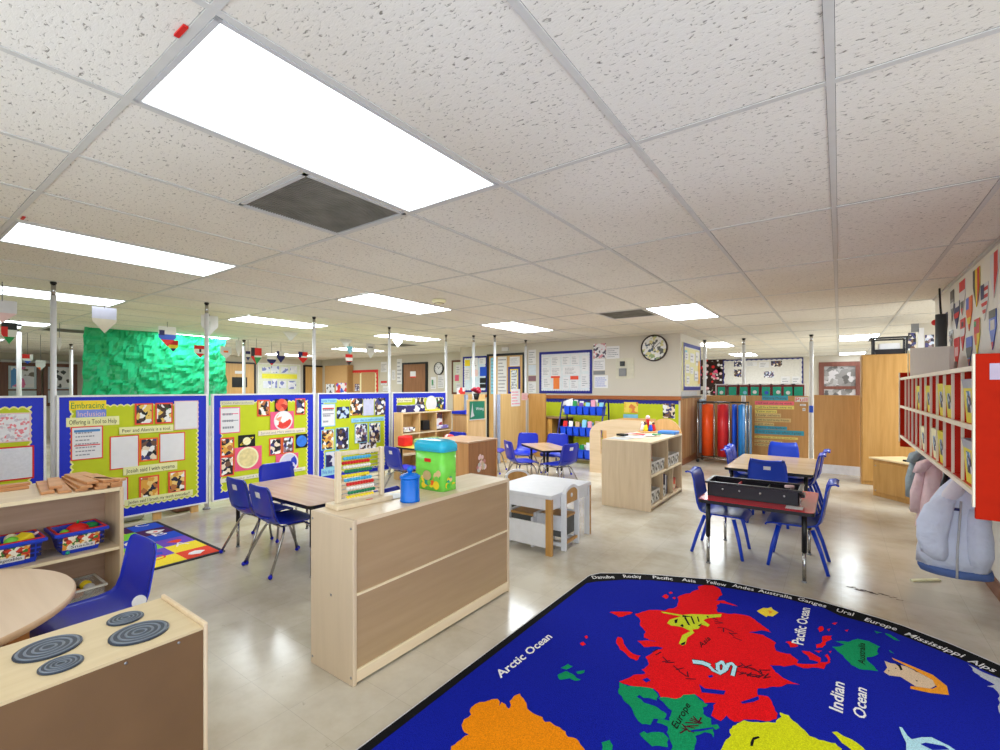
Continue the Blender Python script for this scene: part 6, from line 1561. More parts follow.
# ================================================================ far right partition with sentence strips
CORK = wood('tan partition board', (186, 138, 80), (200, 152, 94), 2, .45)
panel('tan partition panel behind the hanging mats', -2.10, -1.48, 9.70, 9.735, .0, 1.17, CORK, 'tan panels of the far right partition')
SP = panel('tan partition panel covered with coloured sentence strips', -1.40, -.43, 9.70, 9.735, .0, 1.17, CORK, 'tan panels of the far right partition')
PF = Plane('y', 9.70, -1)
class Q(Board):
    def __init__(s, pl, root): s.pl = pl; s.root = root; s.k = 0
q = Q(PF, SP)
TQ_ = plain('turquoise strip', (60, 160, 190), .6); YL = plain('pale yellow strip', (232, 216, 120), .6); PKS = plain('pink strip', (240, 110, 130), .6); TN_ = plain('tan strip', (216, 190, 130), .6)
SB_ = plain('strip print', (90, 76, 60), .6, vary=0)
for r_, t, m in (((762, 395.5, 788, 400.4), 'Morning Meeting', TQ_), ((755, 401, 794, 405.4), 'I will walk and use my words', PKS), ((755, 405, 794, 409.4), 'I will be a listener every day', YL), ((755, 409.5, 777, 413.4), 'Take turns', YL), ((755, 413, 781, 417.4), 'I help others', TN_), ((755, 417.5, 791, 422.4), 'I will be kind to my friends', TN_), ((755, 422, 774, 425.9), 'I will share', TN_), ((754.5, 425.5, 787, 429.9), 'I am helpful', TQ_), ((754.5, 429, 804, 435.9), 'I will clean up after I play', TQ_), ((754.5, 435.5, 798, 439.9), 'We listen to our teacher', YL), ((754.5, 439.5, 782, 443.4), 'I am a friend', TN_), ((754.5, 443, 786, 447.4), 'I will try my best', TN_)):
    q.strip(r_, t, m, SB_, .5)
q.strip((795, 397, 808, 402), 'Pull', PAPER, RED, .8); q.sheet((800, 404, 806, 406), None, 1); q.sheet((802.5, 408, 805.5, 411), None, 1)
for u, l, x in ((746.5, 'small blue clip on the pole left of the sentence strips', -1.44), (809.5, 'small blue clip on the pole right of the sentence strips', -.39)):
    p = at_y(u, 409, 9.7); o = MB().box(x - .03, x + .03, 9.675, 9.708, p.z - .06, p.z + .06, BLUE, .008).build('door_clip'); tag(o, l, 'clip', 'blue clips on the poles')
# row of teal picture cards along the partition top
PPX = Plane('y', 9.7048, -1)
TP_ = plain('maroon frame', (110, 24, 30), .5)
pics = [snapshot('teal picture %d' % k, [(20, 170, 140), (16, 150, 126), [(230, 226, 220), (40, 60, 160), (20, 120, 170), (200, 210, 230)][k], (24, 176, 150)], 8) for k in range(4)]
for k in range(8):
    u = 721.5 + 11.1 * k if k < 7 else 798.5
    p = at_y(u, 392, 9.716)
    r = thing('picture_card', ['first', 'second', 'third', 'fourth', 'fifth', 'sixth', 'seventh', 'last'][k] + ' teal picture in a maroon frame from the left on top of the tan partition', 'picture', (p.x, 9.716, 1.171), 'teal pictures along the partition top')
    w = .085
    MB().box(p.x - w - .02, p.x + w + .02, 9.712, 9.72, 1.171, 1.385, PAPER).build('mount', r)
    MB().box(p.x - w, p.x + w, 9.708, 9.7115, 1.171, 1.365, TP_).build('frame', r)
    MB().box(p.x - w + .02, p.x + w - .02, 9.705, 9.7075, 1.175, 1.33, TEAL).disc(PPX, p.x + .01 * (k % 3), 1.225 + .01 * (k % 2), .034, .0, .001, (PAPER, TEAL, SKY, PAPER, BLUE, PAPER, PAPER, TEAL)[k], 10).build('picture', r)
# far wall board
PF2 = Plane('y', 16.5, -1)
FB = Board('bulletin_board', 'far white bulletin board with navy frame above the tan partition', 'bulletin board', PF2, PF2.P(723, 370)[0], PF2.P(803.5, 370)[0], 1.2, PF2.P(770, 358.5)[1], None, plain('far board backing', (222, 218, 212), .7), .05, 0, plain('navy border', (34, 36, 110), .5), .03, .14, .02, PAPER, lift=True)
for u0, v0, u1, v1, m in ((734, 361.5, 743, 366.5, SNAPS[1]), (771, 361, 782, 366.5, SNAPS[1]), (734, 369.5, 741.5, 377, SNAPS[1]), (764, 371.5, 774, 377.5, SNAPS[3])): FB.photo((u0, v0, u1, v1), m)
for u0, v0, u1, v1 in ((746, 362, 757, 366), (759, 362, 769, 367.5), (781, 376.5, 790, 386), (792, 376.5, 800, 386)): FB.sheet((u0, v0, u1, v1), None, 3)
a, z = PF2.P(763, 380.5)
g = MB(); g.disc(PF2, a, z, .11, .006, .009, LGREEN, 12); g.slab(PF2, a + .1, a + .55, z - .06, z, .006, .009, plain('moss', (130, 140, 90), .6)); o = g.build('leaf_cutout', FB.root)
# brown paper tree with red blossoms
r = thing('paper_tree', 'dark brown paper tree with red and pink blossoms on the far wall', 'wall display', (-2.9, 16.49, 1.0))
g = MB(); rn = random.Random(5); TD = plain('dark bark paper', (54, 34, 28), .8, vary=.3)
A = PF2.P(701, 358); B = PF2.P(723, 394)
for k in range(90):
    a = rn.uniform(A[0], B[0]); z = rn.uniform(B[1], A[1]); rd = rn.uniform(.06, .15)
    g.prism([PF2.to(a + rd * math.cos(t * 1.047 + k), z + rd * math.sin(t * 1.047 + k), .004) for t in range(6)], PF2.n * (.01 + .001 * (k % 20)), TD)
g.build('bark_paper', r)
g = MB()
for k in range(40):
    a = rn.uniform(A[0], B[0]); z = rn.uniform(B[1], A[1]); rd = rn.uniform(.03, .06); d = .036 + .0005 * k
    g.face([PF2.to(a + rd * math.cos(t * 1.2566), z + rd * math.sin(t * 1.2566), d) for t in range(5)], (RED, PALEPINK, PINK, PAPER)[k % 4], (0, -1, 0))
g.build('blossoms', r)
for u, v, m, l in ((724, 371.5, plain('leaf green', (50, 190, 70), .5), 'bright green paper leaf beside the brown paper tree'), (731, 369, PINK, 'pink paper bird beside the brown paper tree')):
    a, z = PF2.P(u, v); o = MB().disc(PF2, a, z, .12, .001, .006, m, 14, 1.3 if 'leaf' in l else .6).build('paper_leaf' if 'leaf' in l else 'paper_bird'); tag(o, l, 'cut-out')
# window above the plain panel
A = PF2.P(819, 362.5); B = PF2.P(861, 395)
r = thing('window_4', '', '', tuple(PF2.to((A[0] + B[0]) / 2, B[1] - .3, .02))); r['kind'] = 'structure'
WF2 = wood('rosy frame', (112, 64, 54), (132, 80, 68), 2, .4); m = MB(); w = .12
m.frame4(PF2, A[0], B[0], .7, A[1], w, .002, .07, WF2); m.slab(PF2, A[0] + w, B[0] - w, 1.28, 1.36, .002, .065, WF2)
m.build('window_frame', r)
MB().slab(PF2, A[0] + w, B[0] - w, .8, A[1] - w, .004, .03, snapshot('view of trees', [(140, 136, 136), (120, 116, 116), (176, 172, 174), (206, 200, 204), (96, 92, 92), (150, 146, 146)], 9)).build('window_pane', r)
# plain panel under it with a white kick strip, and the tall oak cabinet
pa = at_y(814, 467, 8.8); pb = at_y(860, 467, 8.8)
r = panel('plain oak panel left of the tall oak cabinet, over a white strip', pa.x, pb.x, 8.80, 8.83, .135, at_y(815, 395, 8.8).z, CORK, 'tan panels of the far right partition', feet=False)
MB().box(pa.x + .02, pb.x, 8.795, 8.825, 0, .1345, plain('white kick strip', (228, 230, 240), .35)).build('kick_strip', r)
cabinet_box('tall_cabinet', 'tall golden oak cabinet by the red cubby', 'cabinet', .245, .80, 8.07, 8.55, 0, 1.76, OAKD, 1)
def tray_top():
    x0, x1, y0, y1, z = .38, .72, 8.12, 8.45, 1.7605
    BT = plain('black basket', (34, 32, 36), .4)
    r = thing('storage_tray', 'black open tray on top of the tall oak cabinet', 'tray', ((x0 + x1) / 2, (y0 + y1) / 2, z))
    def q(e, zz): return [Vector((x0 - e, y0 - e, zz)), Vector((x1 + e, y0 - e, zz)), Vector((x1 + e, y1 + e, zz)), Vector((x0 - e, y1 + e, zz))]
    m = MB().loft([q(-.02, z), q(-.01, z + .07)], BT, True, False, False); m.face(q(-.02, z + .001), BT, (0, 0, 1)); m.build('body', r)
    for (x, y) in ((x0, y0), (x1, y0), (x0, y1), (x1, y1)): MB().box(x - .012, x + .012, y - .012, y + .012, z + .0, z + .21, BT).build('corner_post', r)
    m = MB()
    for s_ in ((x0 - .05, x1 + .05, y0 - .03, y0 + .0), (x0 - .05, x1 + .05, y1, y1 + .03), (x0 - .05, x0, y0, y1), (x1, x1 + .05, y0, y1)): m.box(*s_, z + .21, z + .232, BT)
    m.build('rim', r)
    return z
tz = tray_top()
item('paper_stack', 'stack of white papers in the black tray on the tall cabinet', 'papers', .44, .66, 8.16, 8.40, tz + .0015, tz + .15, PAPER, .004)
# low oak cabinet, turned
c = Vector((.56, 7.28, 0))
def low_cab():
    a = Vector((.336, 7.33, 0)); b = Vector((.713, 6.886, 0)); d = (b - a).normalized(); L = (b - a).length + .09; n = Vector((-d.y, d.x, 0)) * 1
    K = Matrix.Translation(a) @ Matrix.Rotation(math.atan2(d.y, d.x), 4, 'Z')
    r = thing('low_cabinet', 'low oak cabinet with pale top in front of the tall oak cabinet', 'cabinet', tuple(a + d * L / 2 + n * .2))
    MB(K).box(0, L, 0, .40, .0, .445, OAKD, .004).build('body', r)
    MB(K).box(-.03, L + .01, -.03, .42, .4455, .465, wood('cab top', (222, 196, 150), (232, 208, 166), 0, .35), .004).build('top', r)
    MB(K).box(.03, L - .03, -.014, -.0005, .05, .41, OAKD, .003).build('door', r)
    for x in (.05, ): MB(K).tube([(x, -.016, .37), (x, -.0145, .37)], .008, STEEL, 8).tube([(x, -.016, .07), (x, -.0145, .07)], .008, STEEL, 8).build('screw', r)
    return K, L
K, L = low_cab()
o = MB(K).box(L * .68, L * .92, .02, .12, .4655, .495, BLACK, .006).box(L * .5, L * .68, .05, .1, .4655, .485, BLACK, .004).build('hand_tool'); tag(o, 'black and silver gadget lying on the low oak cabinet', 'gadget')
# hanging mats on a cart
def mats():
    r = thing('mat_cart', 'steel cart on casters holding the hanging vinyl mats', 'cart', (-1.66, 8.95, 0))
    z1 = 1.06
    for x in (-2.03, -1.76, -1.52, -1.27):
        for y in (8.78, 9.12): MB().tube([(x, y, .07), (x, y, z1)], .012, CHROME, 8).build('upright', r)
    m = MB()
    for y in (8.78, 9.12): m.tube([(-2.04, y, z1), (-1.26, y, z1)], .012, BLACK, 8).tube([(-2.04, y, .08), (-1.26, y, .08)], .012, CHROME, 8)
    m.build('rails', r)
    for x in (-2.03, -1.27):
        for y in (8.78, 9.12): MB().ball((x, y, .032), .032, BLACK, 10).build('caster', r)
    for x0, x1, m_, l, zb in ((-1.99, -1.80, plain('orange vinyl', (240, 84, 26), .3), 'orange vinyl mat hanging on the steel cart', .12), (-1.735, -1.545, plain('red vinyl', (206, 40, 46), .3), 'wide red vinyl mat hanging on the steel cart', .12), (-1.50, -1.425, BLUE, 'narrow dark blue vinyl mat on the steel cart', .14), (-1.405, -1.295, plain('sky blue vinyl', (40, 130, 206), .3), 'light blue vinyl mat at the right of the steel cart', .14)):
        t = thing('vinyl_mat', l, 'mat', ((x0 + x1) / 2, 8.95, zb), 'vinyl mats on the steel cart'); n = 12
        rx = (x1 - x0) / 2; cx = (x0 + x1) / 2
        rings = [[Vector((cx + rx * math.cos(a * 6.2832 / 20), 8.93 + .13 * math.sin(a * 6.2832 / 20), z)) for a in range(20)] for z in (zb, 1.02)]
        MB().loft(rings, m_).build('roll', t)
        MB().lathe([(rx * .4, 1.0205), (rx * .4, 1.03), (rx * .1, 1.032)], (cx, 8.93, 0), m_, 14).build('core', t)
    for y, l in ((9.3, 'pale blue hanging cloth between the corner wall and the mats'),):
        o = MB().box(-2.12, -2.06, 9.25, 9.6, .1, 1.1, plain('grey blue cloth', (150, 170, 190), .6), .02).build('hanging_cloth'); tag(o, l, 'cloth')
    o = MB().box(-1.35, -1.27, 9.3, 9.5, .05, 1.0, plain('steel blue mat', (110, 150, 186), .5), .02).build('hanging_cloth'); tag(o, 'steel blue folded mat left of the sentence strips', 'mat')
mats()
# side room behind the cubby
PSD = Plane('y', 9.0, -1)
for u0, v0, u1, v1, m, l in ((908, 333, 916, 350, SNAPS[1], 'dark picture high on the side room wall'), (918, 328, 924, 349, PAPER, 'white poster on the side room wall'), (925, 335, 934, 349, SNAPS[3], 'patterned poster on the side room wall'), (911, 320, 919, 332, GREY, 'grey box high on the side room wall')):
    A = PSD.P(u0, v0); B = PSD.P(u1, v1); tag(MB().slab(PSD, A[0], B[0], B[1], A[1], .001, .006, m).build('wall_poster'), l, 'poster', 'posters in the side room')
# ================================================================ red cubby on the right wall
CR = plain('cubby red', (182, 32, 2), .6, vary=.05, spec=.1)
CR2 = plain('cubby red inside', (206, 38, 10), .5, vary=.05, spec=.25)
IV = plain('ivory edging', (244, 234, 212), .4, vary=.03)
CX0, CX1, CY0, CY1, CZ0, CZ1, CZM = .48, .807, 2.81, 5.82, .845, 1.405, 1.135
def cubby():
    r = thing('wall_cubby', 'long red wall cubby with ivory edges and two rows of slots', 'cubby', ((CX0 + CX1) / 2, (CY0 + CY1) / 2, CZ0))
    MB().box(CX1 - .012, CX1, CY0, CY1, CZ0 - .03, CZ1, CR2).build('back_panel', r)
    for ya, yb, e in ((CY0 - .02, CY0, 0.012), (CY1, CY1 + .02, .012)):
        o = MB().box(CX0 - .012, CX1, ya, yb, CZ0 - .09, CZ1 + .05, CR, .003).box(CX0 - .02, CX0 - .0125, ya, yb, CZ0 - .04, CZ1 + .05, IV).build('end_panel', r)
    for z0, n in ((CZ0, 'bottom_board'), (CZM - .008, 'shelf_board'), (CZ1 - .018, 'top')):
        MB().box(CX0, CX1 - .012, CY0, CY1, z0, z0 + .018, CR2).box(CX0 - .012, CX0 - .0002, CY0, CY1, z0 - .002, z0 + .02, IV).build(n, r)
    ys = [2.92 + .2417 * k for k in range(12)]
    for y in ys:
        for z0, z1 in ((CZ0 + .018, CZM - .008), (CZM + .01, CZ1 - .018)):
            MB().box(CX0 + .012, CX1 - .012, y - .005, y + .005, z0, z1, CR2).box(CX0, CX0 + .0118, y - .004, y + .004, z0 + .0002, z1 - .0002, IV).build('divider', r)
    MB().box(CX0 + .1, CX1 - .012, CY0, CY1, CZ0 - .05, CZ0 - .001, CR2).build('hook_rail', r)
    for y in ys: MB().tube([(CX0 + .098, y + .12, CZ0 - .03), (CX0 + .06, y + .12, CZ0 - .04), (CX0 + .05, y + .12, CZ0 - .015)], .004, STEEL, 6).build('coat_hook', r)
    g = MB().box(CX0 + .03, CX0 + .10, CY0 - .0215, CY0 - .0203, CZ1 - .06, CZ1 + .008, plain('lilac label', (190, 176, 200), .5)); o = g.build('end_label', r); o['label'] = 'small lilac label'
    return ys
ys = cubby()
YT = plain('yellow tub', (228, 214, 40), .4, vary=.04); GT = plain('grey lining', (170, 174, 184), .5); TLBL = snapshot('tub label', [(226, 224, 226), (30, 40, 70), (40, 130, 190), (230, 226, 220), (30, 30, 40)], 30)
def tub(y, z, h, label, grey=False, m=None, w=.215):
    x0, x1 = CX0 + .004, CX0 + .22
    r = thing('name_tub', label, 'tub', ((x0 + x1) / 2, y, z), 'yellow tubs in the red cubby')
    def q(e, zz): return [Vector((x0 + e, y - w / 2 + e, zz)), Vector((x1 - e, y - w / 2 + e, zz)), Vector((x1 - e, y + w / 2 - e, zz)), Vector((x0 + e, y + w / 2 - e, zz))]
    mb = MB().loft([q(.012, z), q(0, z + h), q(.004, z + h), q(.016, z + .004)], m or YT, True, False, False); mb.face(q(.014, z + .003), m or YT, (0, 0, 1)); mb.build('body', r)
    if grey: MB().loft([q(-.001 + .0045, z + h * .78), q(-.005, z + h + .006), q(.004, z + h + .006), q(.006, z + h * .8)], GT, True, False, False).build('lining', r)
    f = lambda zz: x0 + .012 * (1 - (zz - z) / h) - .0016
    MB().face([(f(z + .05), y - .045, z + .05), (f(z + .05), y + .045, z + .05), (f(z + h * .75), y + .045, z + h * .75), (f(z + h * .75), y - .045, z + h * .75)], TLBL, (-1, 0, 0)).build('name_label', r)
    return r
def cell(k): return 2.92 + .2417 * k + .1208
zb_, zt_ = CZ0 + .0185, CZM + .0105
tub(cell(0), zt_, .20, 'grey-topped yellow tub with label in the upper row, nearest the end panel', True)
tub(cell(3), zt_, .19, 'yellow labelled tub in the upper row, fourth slot from the near end'); tub(cell(2), zt_, .18, 'yellow labelled tub in the upper row, third slot from the near end')
tub(cell(5), zt_, .18, 'yellow labelled tub in the upper row, sixth slot from the near end'); tub(cell(7), zt_, .18, 'yellow tub in the upper row, far part of the red cubby')
tub(cell(0), zb_, .20, 'grey-topped yellow tub with label in the lower row, nearest the end panel', True); tub(cell(3), zb_, .19, 'yellow labelled tub in the lower row above the pink coat'); tub(cell(4), zb_, .19, 'yellow tub in the lower row, fifth slot from the near end', False, CREAM)
tub(cell(6), zb_, .17, 'cream tub in the lower row, far part of the red cubby', False, CREAM)
for k, row, m, l in ((1, 0, PURPLE, 'purple cloth stuffed in the lower row beside the grey-topped tub'), (1, 1, PAPER, 'white folded papers in the upper row second slot'), (8, 0, BLUE, 'blue packet in the far lower slots'), (5, 0, PAPER, 'white papers in the lower row sixth slot')):
    if k == 1 and row == 0:
        o = MB().ball((CX0 + .16, 2.875, zb_ + .03), .03, m, 10, 1, 2.6, 1.0).build('folded_cloth')
    else: o = MB().box(CX0 + .05, CX0 + .2, cell(k) - .05, cell(k) + .05, (zb_, zt_)[row], (zb_, zt_)[row] + .14, m, .006).build('paper_bundle')
    tag(o, l, 'cloth' if 'cloth' in l else 'papers')
# grey storage boards and things above the cubby
r = thing('storage_box', 'long flat grey-beige box lying on top of the red cubby', 'box', (.62, 4.47, CZ1 + .001))
GB_ = plain('grey beige card', (182, 170, 162), .6, vary=.03)
MB().prism([(.50, 3.60, CZ1 + .0012), (.50, 5.40, CZ1 + .0012), (.50, 5.40, 1.655), (.50, 3.60, 1.545)], (.02, 0, 0), GB_).build('front_board', r)
MB().box(.522, .70, 4.75, 5.30, CZ1 + .0012, CZ1 + .10, GB_).build('body', r)
for k in range(3):
    o = MB().box(.49 + .03 * k, .495 + .03 * k, 5.44 + .05 * k, 5.47 + .05 * k, CZ1 + .001, 1.64 - .02 * k, CREAM if k != 1 else PAPER).build('card_sheet'); tag(o, ('first', 'second', 'third')[k] + ' pale card standing at the far end of the grey-beige box', 'card', 'pale cards on the cubby')
r = thing('speaker_tube', 'dark grey upright tube rising above the grey-beige box', 'tube', (.74, 5.72, CZ1 + .001))
MB().tube([(.74, 5.72, CZ1 + .002), (.74, 5.72, 1.97)], .04, plain('dark grey tube', (72, 76, 78), .4), 16).build('tube', r)
MB().tube([(.74, 5.72, 1.971), (.735, 5.72, 2.05), (.73, 5.72, CEIL - .03)], .008, BLACK, 8).build('rod', r)
r = thing('fire_alarm', 'red fire alarm high at the end of the pennant wall', 'alarm', (.76, 6.2, 1.85))
MB().box(.78, .808, 6.14, 6.28, 1.88, 2.02, RED, .008).build('plate', r); MB().ball((.762, 6.21, 1.95), .03, RED, 12).build('horn', r)
# pennants on the wall
PWALL = Plane('x', .81, -1)
def wp(label, u0, u1, v0, v1, art): return pennant(label, PWALL, u0, u1, v0, v1, art, 'paper pennants on the right wall', None, .45, 'wall_pennant', .002)
OK_ = ORANGE
wp('black and grey wall pennant leftmost in the upper row', 951, 954.5, 292, 320, [(GREY,), (BLACK, 0, .3, 0, 1), (PAPER, .4, .6, 0, 1)])
wp('red, white and black wall pennant in the upper row', 960, 966, 283, 313.6, [(PAPER,), (RED, 0, .3, 0, 1), (BLACK, .6, .8, .2, .8), (RED, .8, 1, 0, 1)])
wp('black, yellow and red striped wall pennant, upper row', 973.8, 980.6, 271.6, 305, [(YELLOW,), (BLACK, 0, 1, 0, .33), (RED, 0, 1, .66, 1)])
wp('stars and stripes wall pennant near the right edge', 982, 989, 286, 319, [(PAPER,), (RED, .1, .2, 0, 1), (RED, .3, .4, 0, 1), (RED, .5, .6, 0, 1), (RED, .7, .8, 0, 1), (NAVY, 0, .4, 0, .5)])
wp('white and red halved wall pennant at the right edge', 991, 999, 256, 295.5, [(PAPER,), (RED, 0, 1, .5, 1)])
wp('blue and white wall pennant above the cubby end panel', 990, 997, 311.5, 349, [(BLUE,), (PAPER, .25, .5, .2, .8), (RED, .8, 1, 0, 1), (BLACK, 0, .2, 0, 1)])
wp('navy wall pennant with a red stripe in the middle row', 954.6, 960, 304, 327.5, [(NAVY,), (RED, .4, .6, 0, 1), (PAPER, .0, .2, .3, 1)])
wp('blue and orange wall pennant in the middle row', 966.8, 972.8, 299, 329.6, [(ORANGE,), (BLUE, 0, .35, 0, .5), (YELLOW, .6, .8, 0, 1)])
wp('navy wall pennant with a white cross, leftmost in the middle row', 943.8, 948, 314.7, 341, [(NAVY,), (PAPER, .3, .45, 0, 1), (PAPER, 0, 1, .42, .58)])
wp('red and white patterned wall pennant under the shiny streak', 961, 965.7, 320, 350, [(RED,), (PAPER, .3, .55, 0, 1), (BLACK, .1, .25, .3, .7)])
wp('orange, yellow and red wall pennant under the striped one', 975, 980.6, 320, 355, [(YELLOW,), (RED, 0, .4, 0, 1), (ORANGE, .4, .7, 0, .5), (GREEN, .05, .2, 0, .4)])
wp('small black and white wall pennant above the grey-beige box', 949.7, 953.6, 331.7, 345.6, [(PAPER,), (BLACK, 0, .3, 0, 1), (BLACK, .5, .8, 0, 1)])
wp('pinkish red wall pennant in the lowest row', 954.6, 960, 339, 368, [(RED,), (PALEPINK, .3, .6, .2, .8), (GREEN, .8, 1, 0, 1)])
wp('blue and black wall pennant in the lowest row', 966.8, 972.8, 338, 366, [(BLUE,), (BLACK, .35, .7, 0, 1), (RED, .75, 1, 0, 1)])
# ================================================================ coats under the cubby
def cloth(name, c, label=''):
    return plain(name, c, .85, vary=.06, scale=9, bump=.55)
def tubeform(mb, rows, m, n=18, seed=0, wob=.1):
    rr = random.Random(seed); ph = [rr.uniform(0, 6.28) for _ in range(4)]
    rings = []
    for i, (x, y, z, rx, ry) in enumerate(rows):
        ring = []
        for k in range(n):
            a = 2 * PI * k / n
            f = 1 + wob * (math.sin(3 * a + ph[0] + i * .5) * .6 + math.sin(5 * a + ph[1] - i * .8) * .4 + .3 * math.sin(8 * a + i * 1.3 + ph[2]))
            ring.append(Vector((x + rx * f * math.cos(a), y + ry * f * math.sin(a), z)))
        rings.append(ring)
    mb.loft(rings[::-1], m)
def jacket():
    J = cloth('pale blue fleece', (212, 219, 238)); BD = cloth('slate band', (84, 108, 164)); WHT = cloth('off-white hood', (220, 214, 222))
    r = thing('jacket', 'large pale blue jacket with slate blue hem hanging at the near end of the cubby', 'jacket', (.57, 3.9, .15))
    Y = 3.92
    m = MB(); tubeform(m, [(.62, Y, .80, .02, .03), (.61, Y, .76, .06, .05), (.60, Y, .70, .10, .065), (.585, Y, .62, .13, .08), (.575, Y, .52, .145, .085), (.565, Y, .42, .155, .09), (.56, Y, .32, .165, .095), (.562, Y, .23, .165, .10)], J, 40, 1, .05); m.build('body', r)
    m = MB(); tubeform(m, [(.562, Y, .232, .168, .104), (.565, Y, .21, .170, .106), (.57, Y, .185, .16, .10)], BD, 40, 1, .05); o = m.build('hem_band', r); o['label'] = 'slate blue hem'
    m = MB(); tubeform(m, [(.60, Y - .05, .795, .03, .03), (.575, Y - .06, .74, .04, .04), (.545, Y - .07, .68, .045, .04), (.52, Y - .075, .63, .03, .03)], WHT, 24, 3, .08); m.build('hood', r)
    for k, rows in enumerate(([(.53, Y - .07, .665, .035, .03), (.49, Y - .085, .60, .065, .045), (.465, Y - .09, .50, .075, .05), (.455, Y - .09, .40, .07, .05), (.47, Y - .085, .31, .06, .04), (.49, Y - .08, .275, .03, .02)], [(.645, Y - .06, .60, .03, .03), (.66, Y - .08, .53, .05, .04), (.665, Y - .085, .43, .058, .045), (.665, Y - .085, .33, .055, .045), (.66, Y - .08, .275, .045, .035)])):
        m = MB(); tubeform(m, rows, J, 24, 5 + k, .09); m.build('sleeve', r)
    m = MB().tube([(.583, Y - .082, .64), (.575, Y - .09, .5), (.565, Y - .096, .36), (.562, Y - .108, .19)], .006, LGREY, 8); m.build('zip', r)
    MB().box(.545, .575, Y - .098, Y - .082, .585, .60, NAVY).build('chest_tag', r)
jacket()
def coat(name, label, y, z1, z0, ry, rx, m, x=.63, seed=0, cat='coat'):
    r = thing(name, label, cat, (x, y, z0))
    b = MB(); n = 6; tubeform(b, [(x, y, z1, .02, .03)] + [(x - .02 * t / n, y + .01 * t, z1 - .05 - (z1 - .05 - z0) * t / n, rx * (.55 + .45 * t / n), ry * (.6 + .4 * math.sin(1.9 * t / n))) for t in range(n + 1)], m, 20, seed, .1); b.build('body', r)
    b = MB(); tubeform(b, [(x - rx * .8, y + ry * .5, z1 - .08, .03, .04), (x - rx * 1.15, y + ry * .7, z1 - .25, .04, .05), (x - rx * 1.2, y + ry * .75, z0 + .10, .035, .045)], m, 14, seed + 1, .1); b.build('sleeve', r)
    b = MB(); tubeform(b, [(x - .01, y, z1 + .005, .025, .04), (x - .05, y, z1 - .03, .05, .07), (x - .09, y, z1 - .10, .03, .05)], m, 14, seed + 2, .08); b.build('hood', r)
    return r
coat('coat', 'pale pink coat hanging between the grey one and the pale blue jacket', 4.52, .80, .30, .09, .075, cloth('pale pink coat', (232, 200, 202)), .55, 11)
coat('coat', 'grey-green coat hanging farthest along the red cubby', 5.12, .80, .30, .10, .07, cloth('grey green coat', (146, 158, 164)), .57, 21)
r = thing('backpack', 'navy strapped bag hanging behind the pale blue jacket', 'bag', (.58, 4.22, .4))
b = MB(); tubeform(b, [(.60, 4.22, .799, .04, .03), (.60, 4.22, .6, .06, .04), (.60, 4.22, .4, .05, .04)], NAVY, 14, 31, .05); b.build('body', r)
MB().tube([(.575, 4.18, .79), (.545, 4.17, .66), (.53, 4.18, .5)], .014, BLACK, 8).build('strap', r)
o = MB(Matrix.Translation((.475, 4.27, .002)) @ Matrix.Rotation(-.9, 4, 'Z')).box(-.014, .014, -.10, .10, 0, .012, CREAM, .003).build('wooden_stick'); tag(o, 'thin pale strip lying on the floor under the pale blue jacket', 'strip')
o = MB().tube([(.74, 3.62, .798), (.74, 3.60, .5), (.745, 3.60, .25)], [.014, .02, .014], BLACK, 8).build('umbrella_case'); tag(o, 'thin black folded umbrella hanging behind the jacket', 'umbrella')
# crack and stain in the vinyl floor near the red table
m = MB(); rn = random.Random(9); a = at_z(850, 587); b_ = at_z(902, 600)
for k in range(16):
    t = k / 15; p = a.lerp(b_, t); w = .006 + .016 * rn.random() * (1 - t)
    d = (b_ - a).normalized(); nn = Vector((-d.y, d.x, 0)); p += nn * rn.uniform(-.02, .02)
    m.face([p + Vector((w * 1.8 * math.cos(q * 1.047) , w * .7 * math.sin(q * 1.047), .0008 + .00005 * k)) for q in range(6)], plain('floor crack', (84, 72, 60), .8), (0, 0, 1))
o = m.build('floor_crack'); o['kind'] = 'structure'; o['label'] = 'dark broken seam in the floor beside the red table'
# ================================================================ world map rug
def rugpts(px): return [at_z(u, v, 0) for u, v in px]
Z1 = lambda px, x0, y0, k=6.25: [(x0 + x / k, y0 + y / k) for x, y in px]
RB = {}
def pile(name, c):
    m, nt, b = _new('rug pile ' + name); L = nt.links.new
    tc = N(nt, 'ShaderNodeTexCoord'); nz = N(nt, 'ShaderNodeTexNoise'); nz.inputs['Scale'].default_value = 260; nz.inputs['Detail'].default_value = 3
    L(tc.outputs['Object'], nz.inputs['Vector'])
    cr = N(nt, 'ShaderNodeValToRGB'); col = lin(c)
    cr.color_ramp.elements[0].position = .3; cr.color_ramp.elements[1].position = .72
    cr.color_ramp.elements[0].color = tuple(k * .72 for k in col[:3]) + (1,); cr.color_ramp.elements[1].color = tuple(min(1, k * 1.25) for k in col[:3]) + (1,)
    L(nz.outputs['Fac'], cr.inputs['Fac']); L(cr.outputs['Color'], b.inputs['Base Color'])
    bp = N(nt, 'ShaderNodeBump'); bp.inputs['Strength'].default_value = .5; bp.inputs['Distance'].default_value = .004
    L(nz.outputs['Fac'], bp.inputs['Height']); L(bp.outputs['Normal'], b.inputs['Normal'])
    b.inputs['Roughness'].default_value = .95; b.inputs['Specular IOR Level'].default_value = .1
    return m
RBLUE = pile('blue', (14, 28, 150)); RBLACK = pile('black', (20, 20, 22)); RRED = pile('red', (222, 14, 22)); RGREEN = pile('green', (14, 140, 88)); RORANGE = pile('orange', (240, 136, 8)); RLIME = pile('lime', (206, 208, 20))
RWHITE = pile('white', (232, 230, 230)); RGREY = pile('grey', (186, 190, 196)); RYEL = pile('yellow', (238, 206, 60)); RTIG = pile('tiger', (196, 206, 40)); RBEIGE = pile('beige', (214, 186, 156)); RAMB = pile('amber', (232, 150, 40)); RICE = pile('ice', (176, 216, 226)); RBIND = pile('binding', (206, 204, 206))
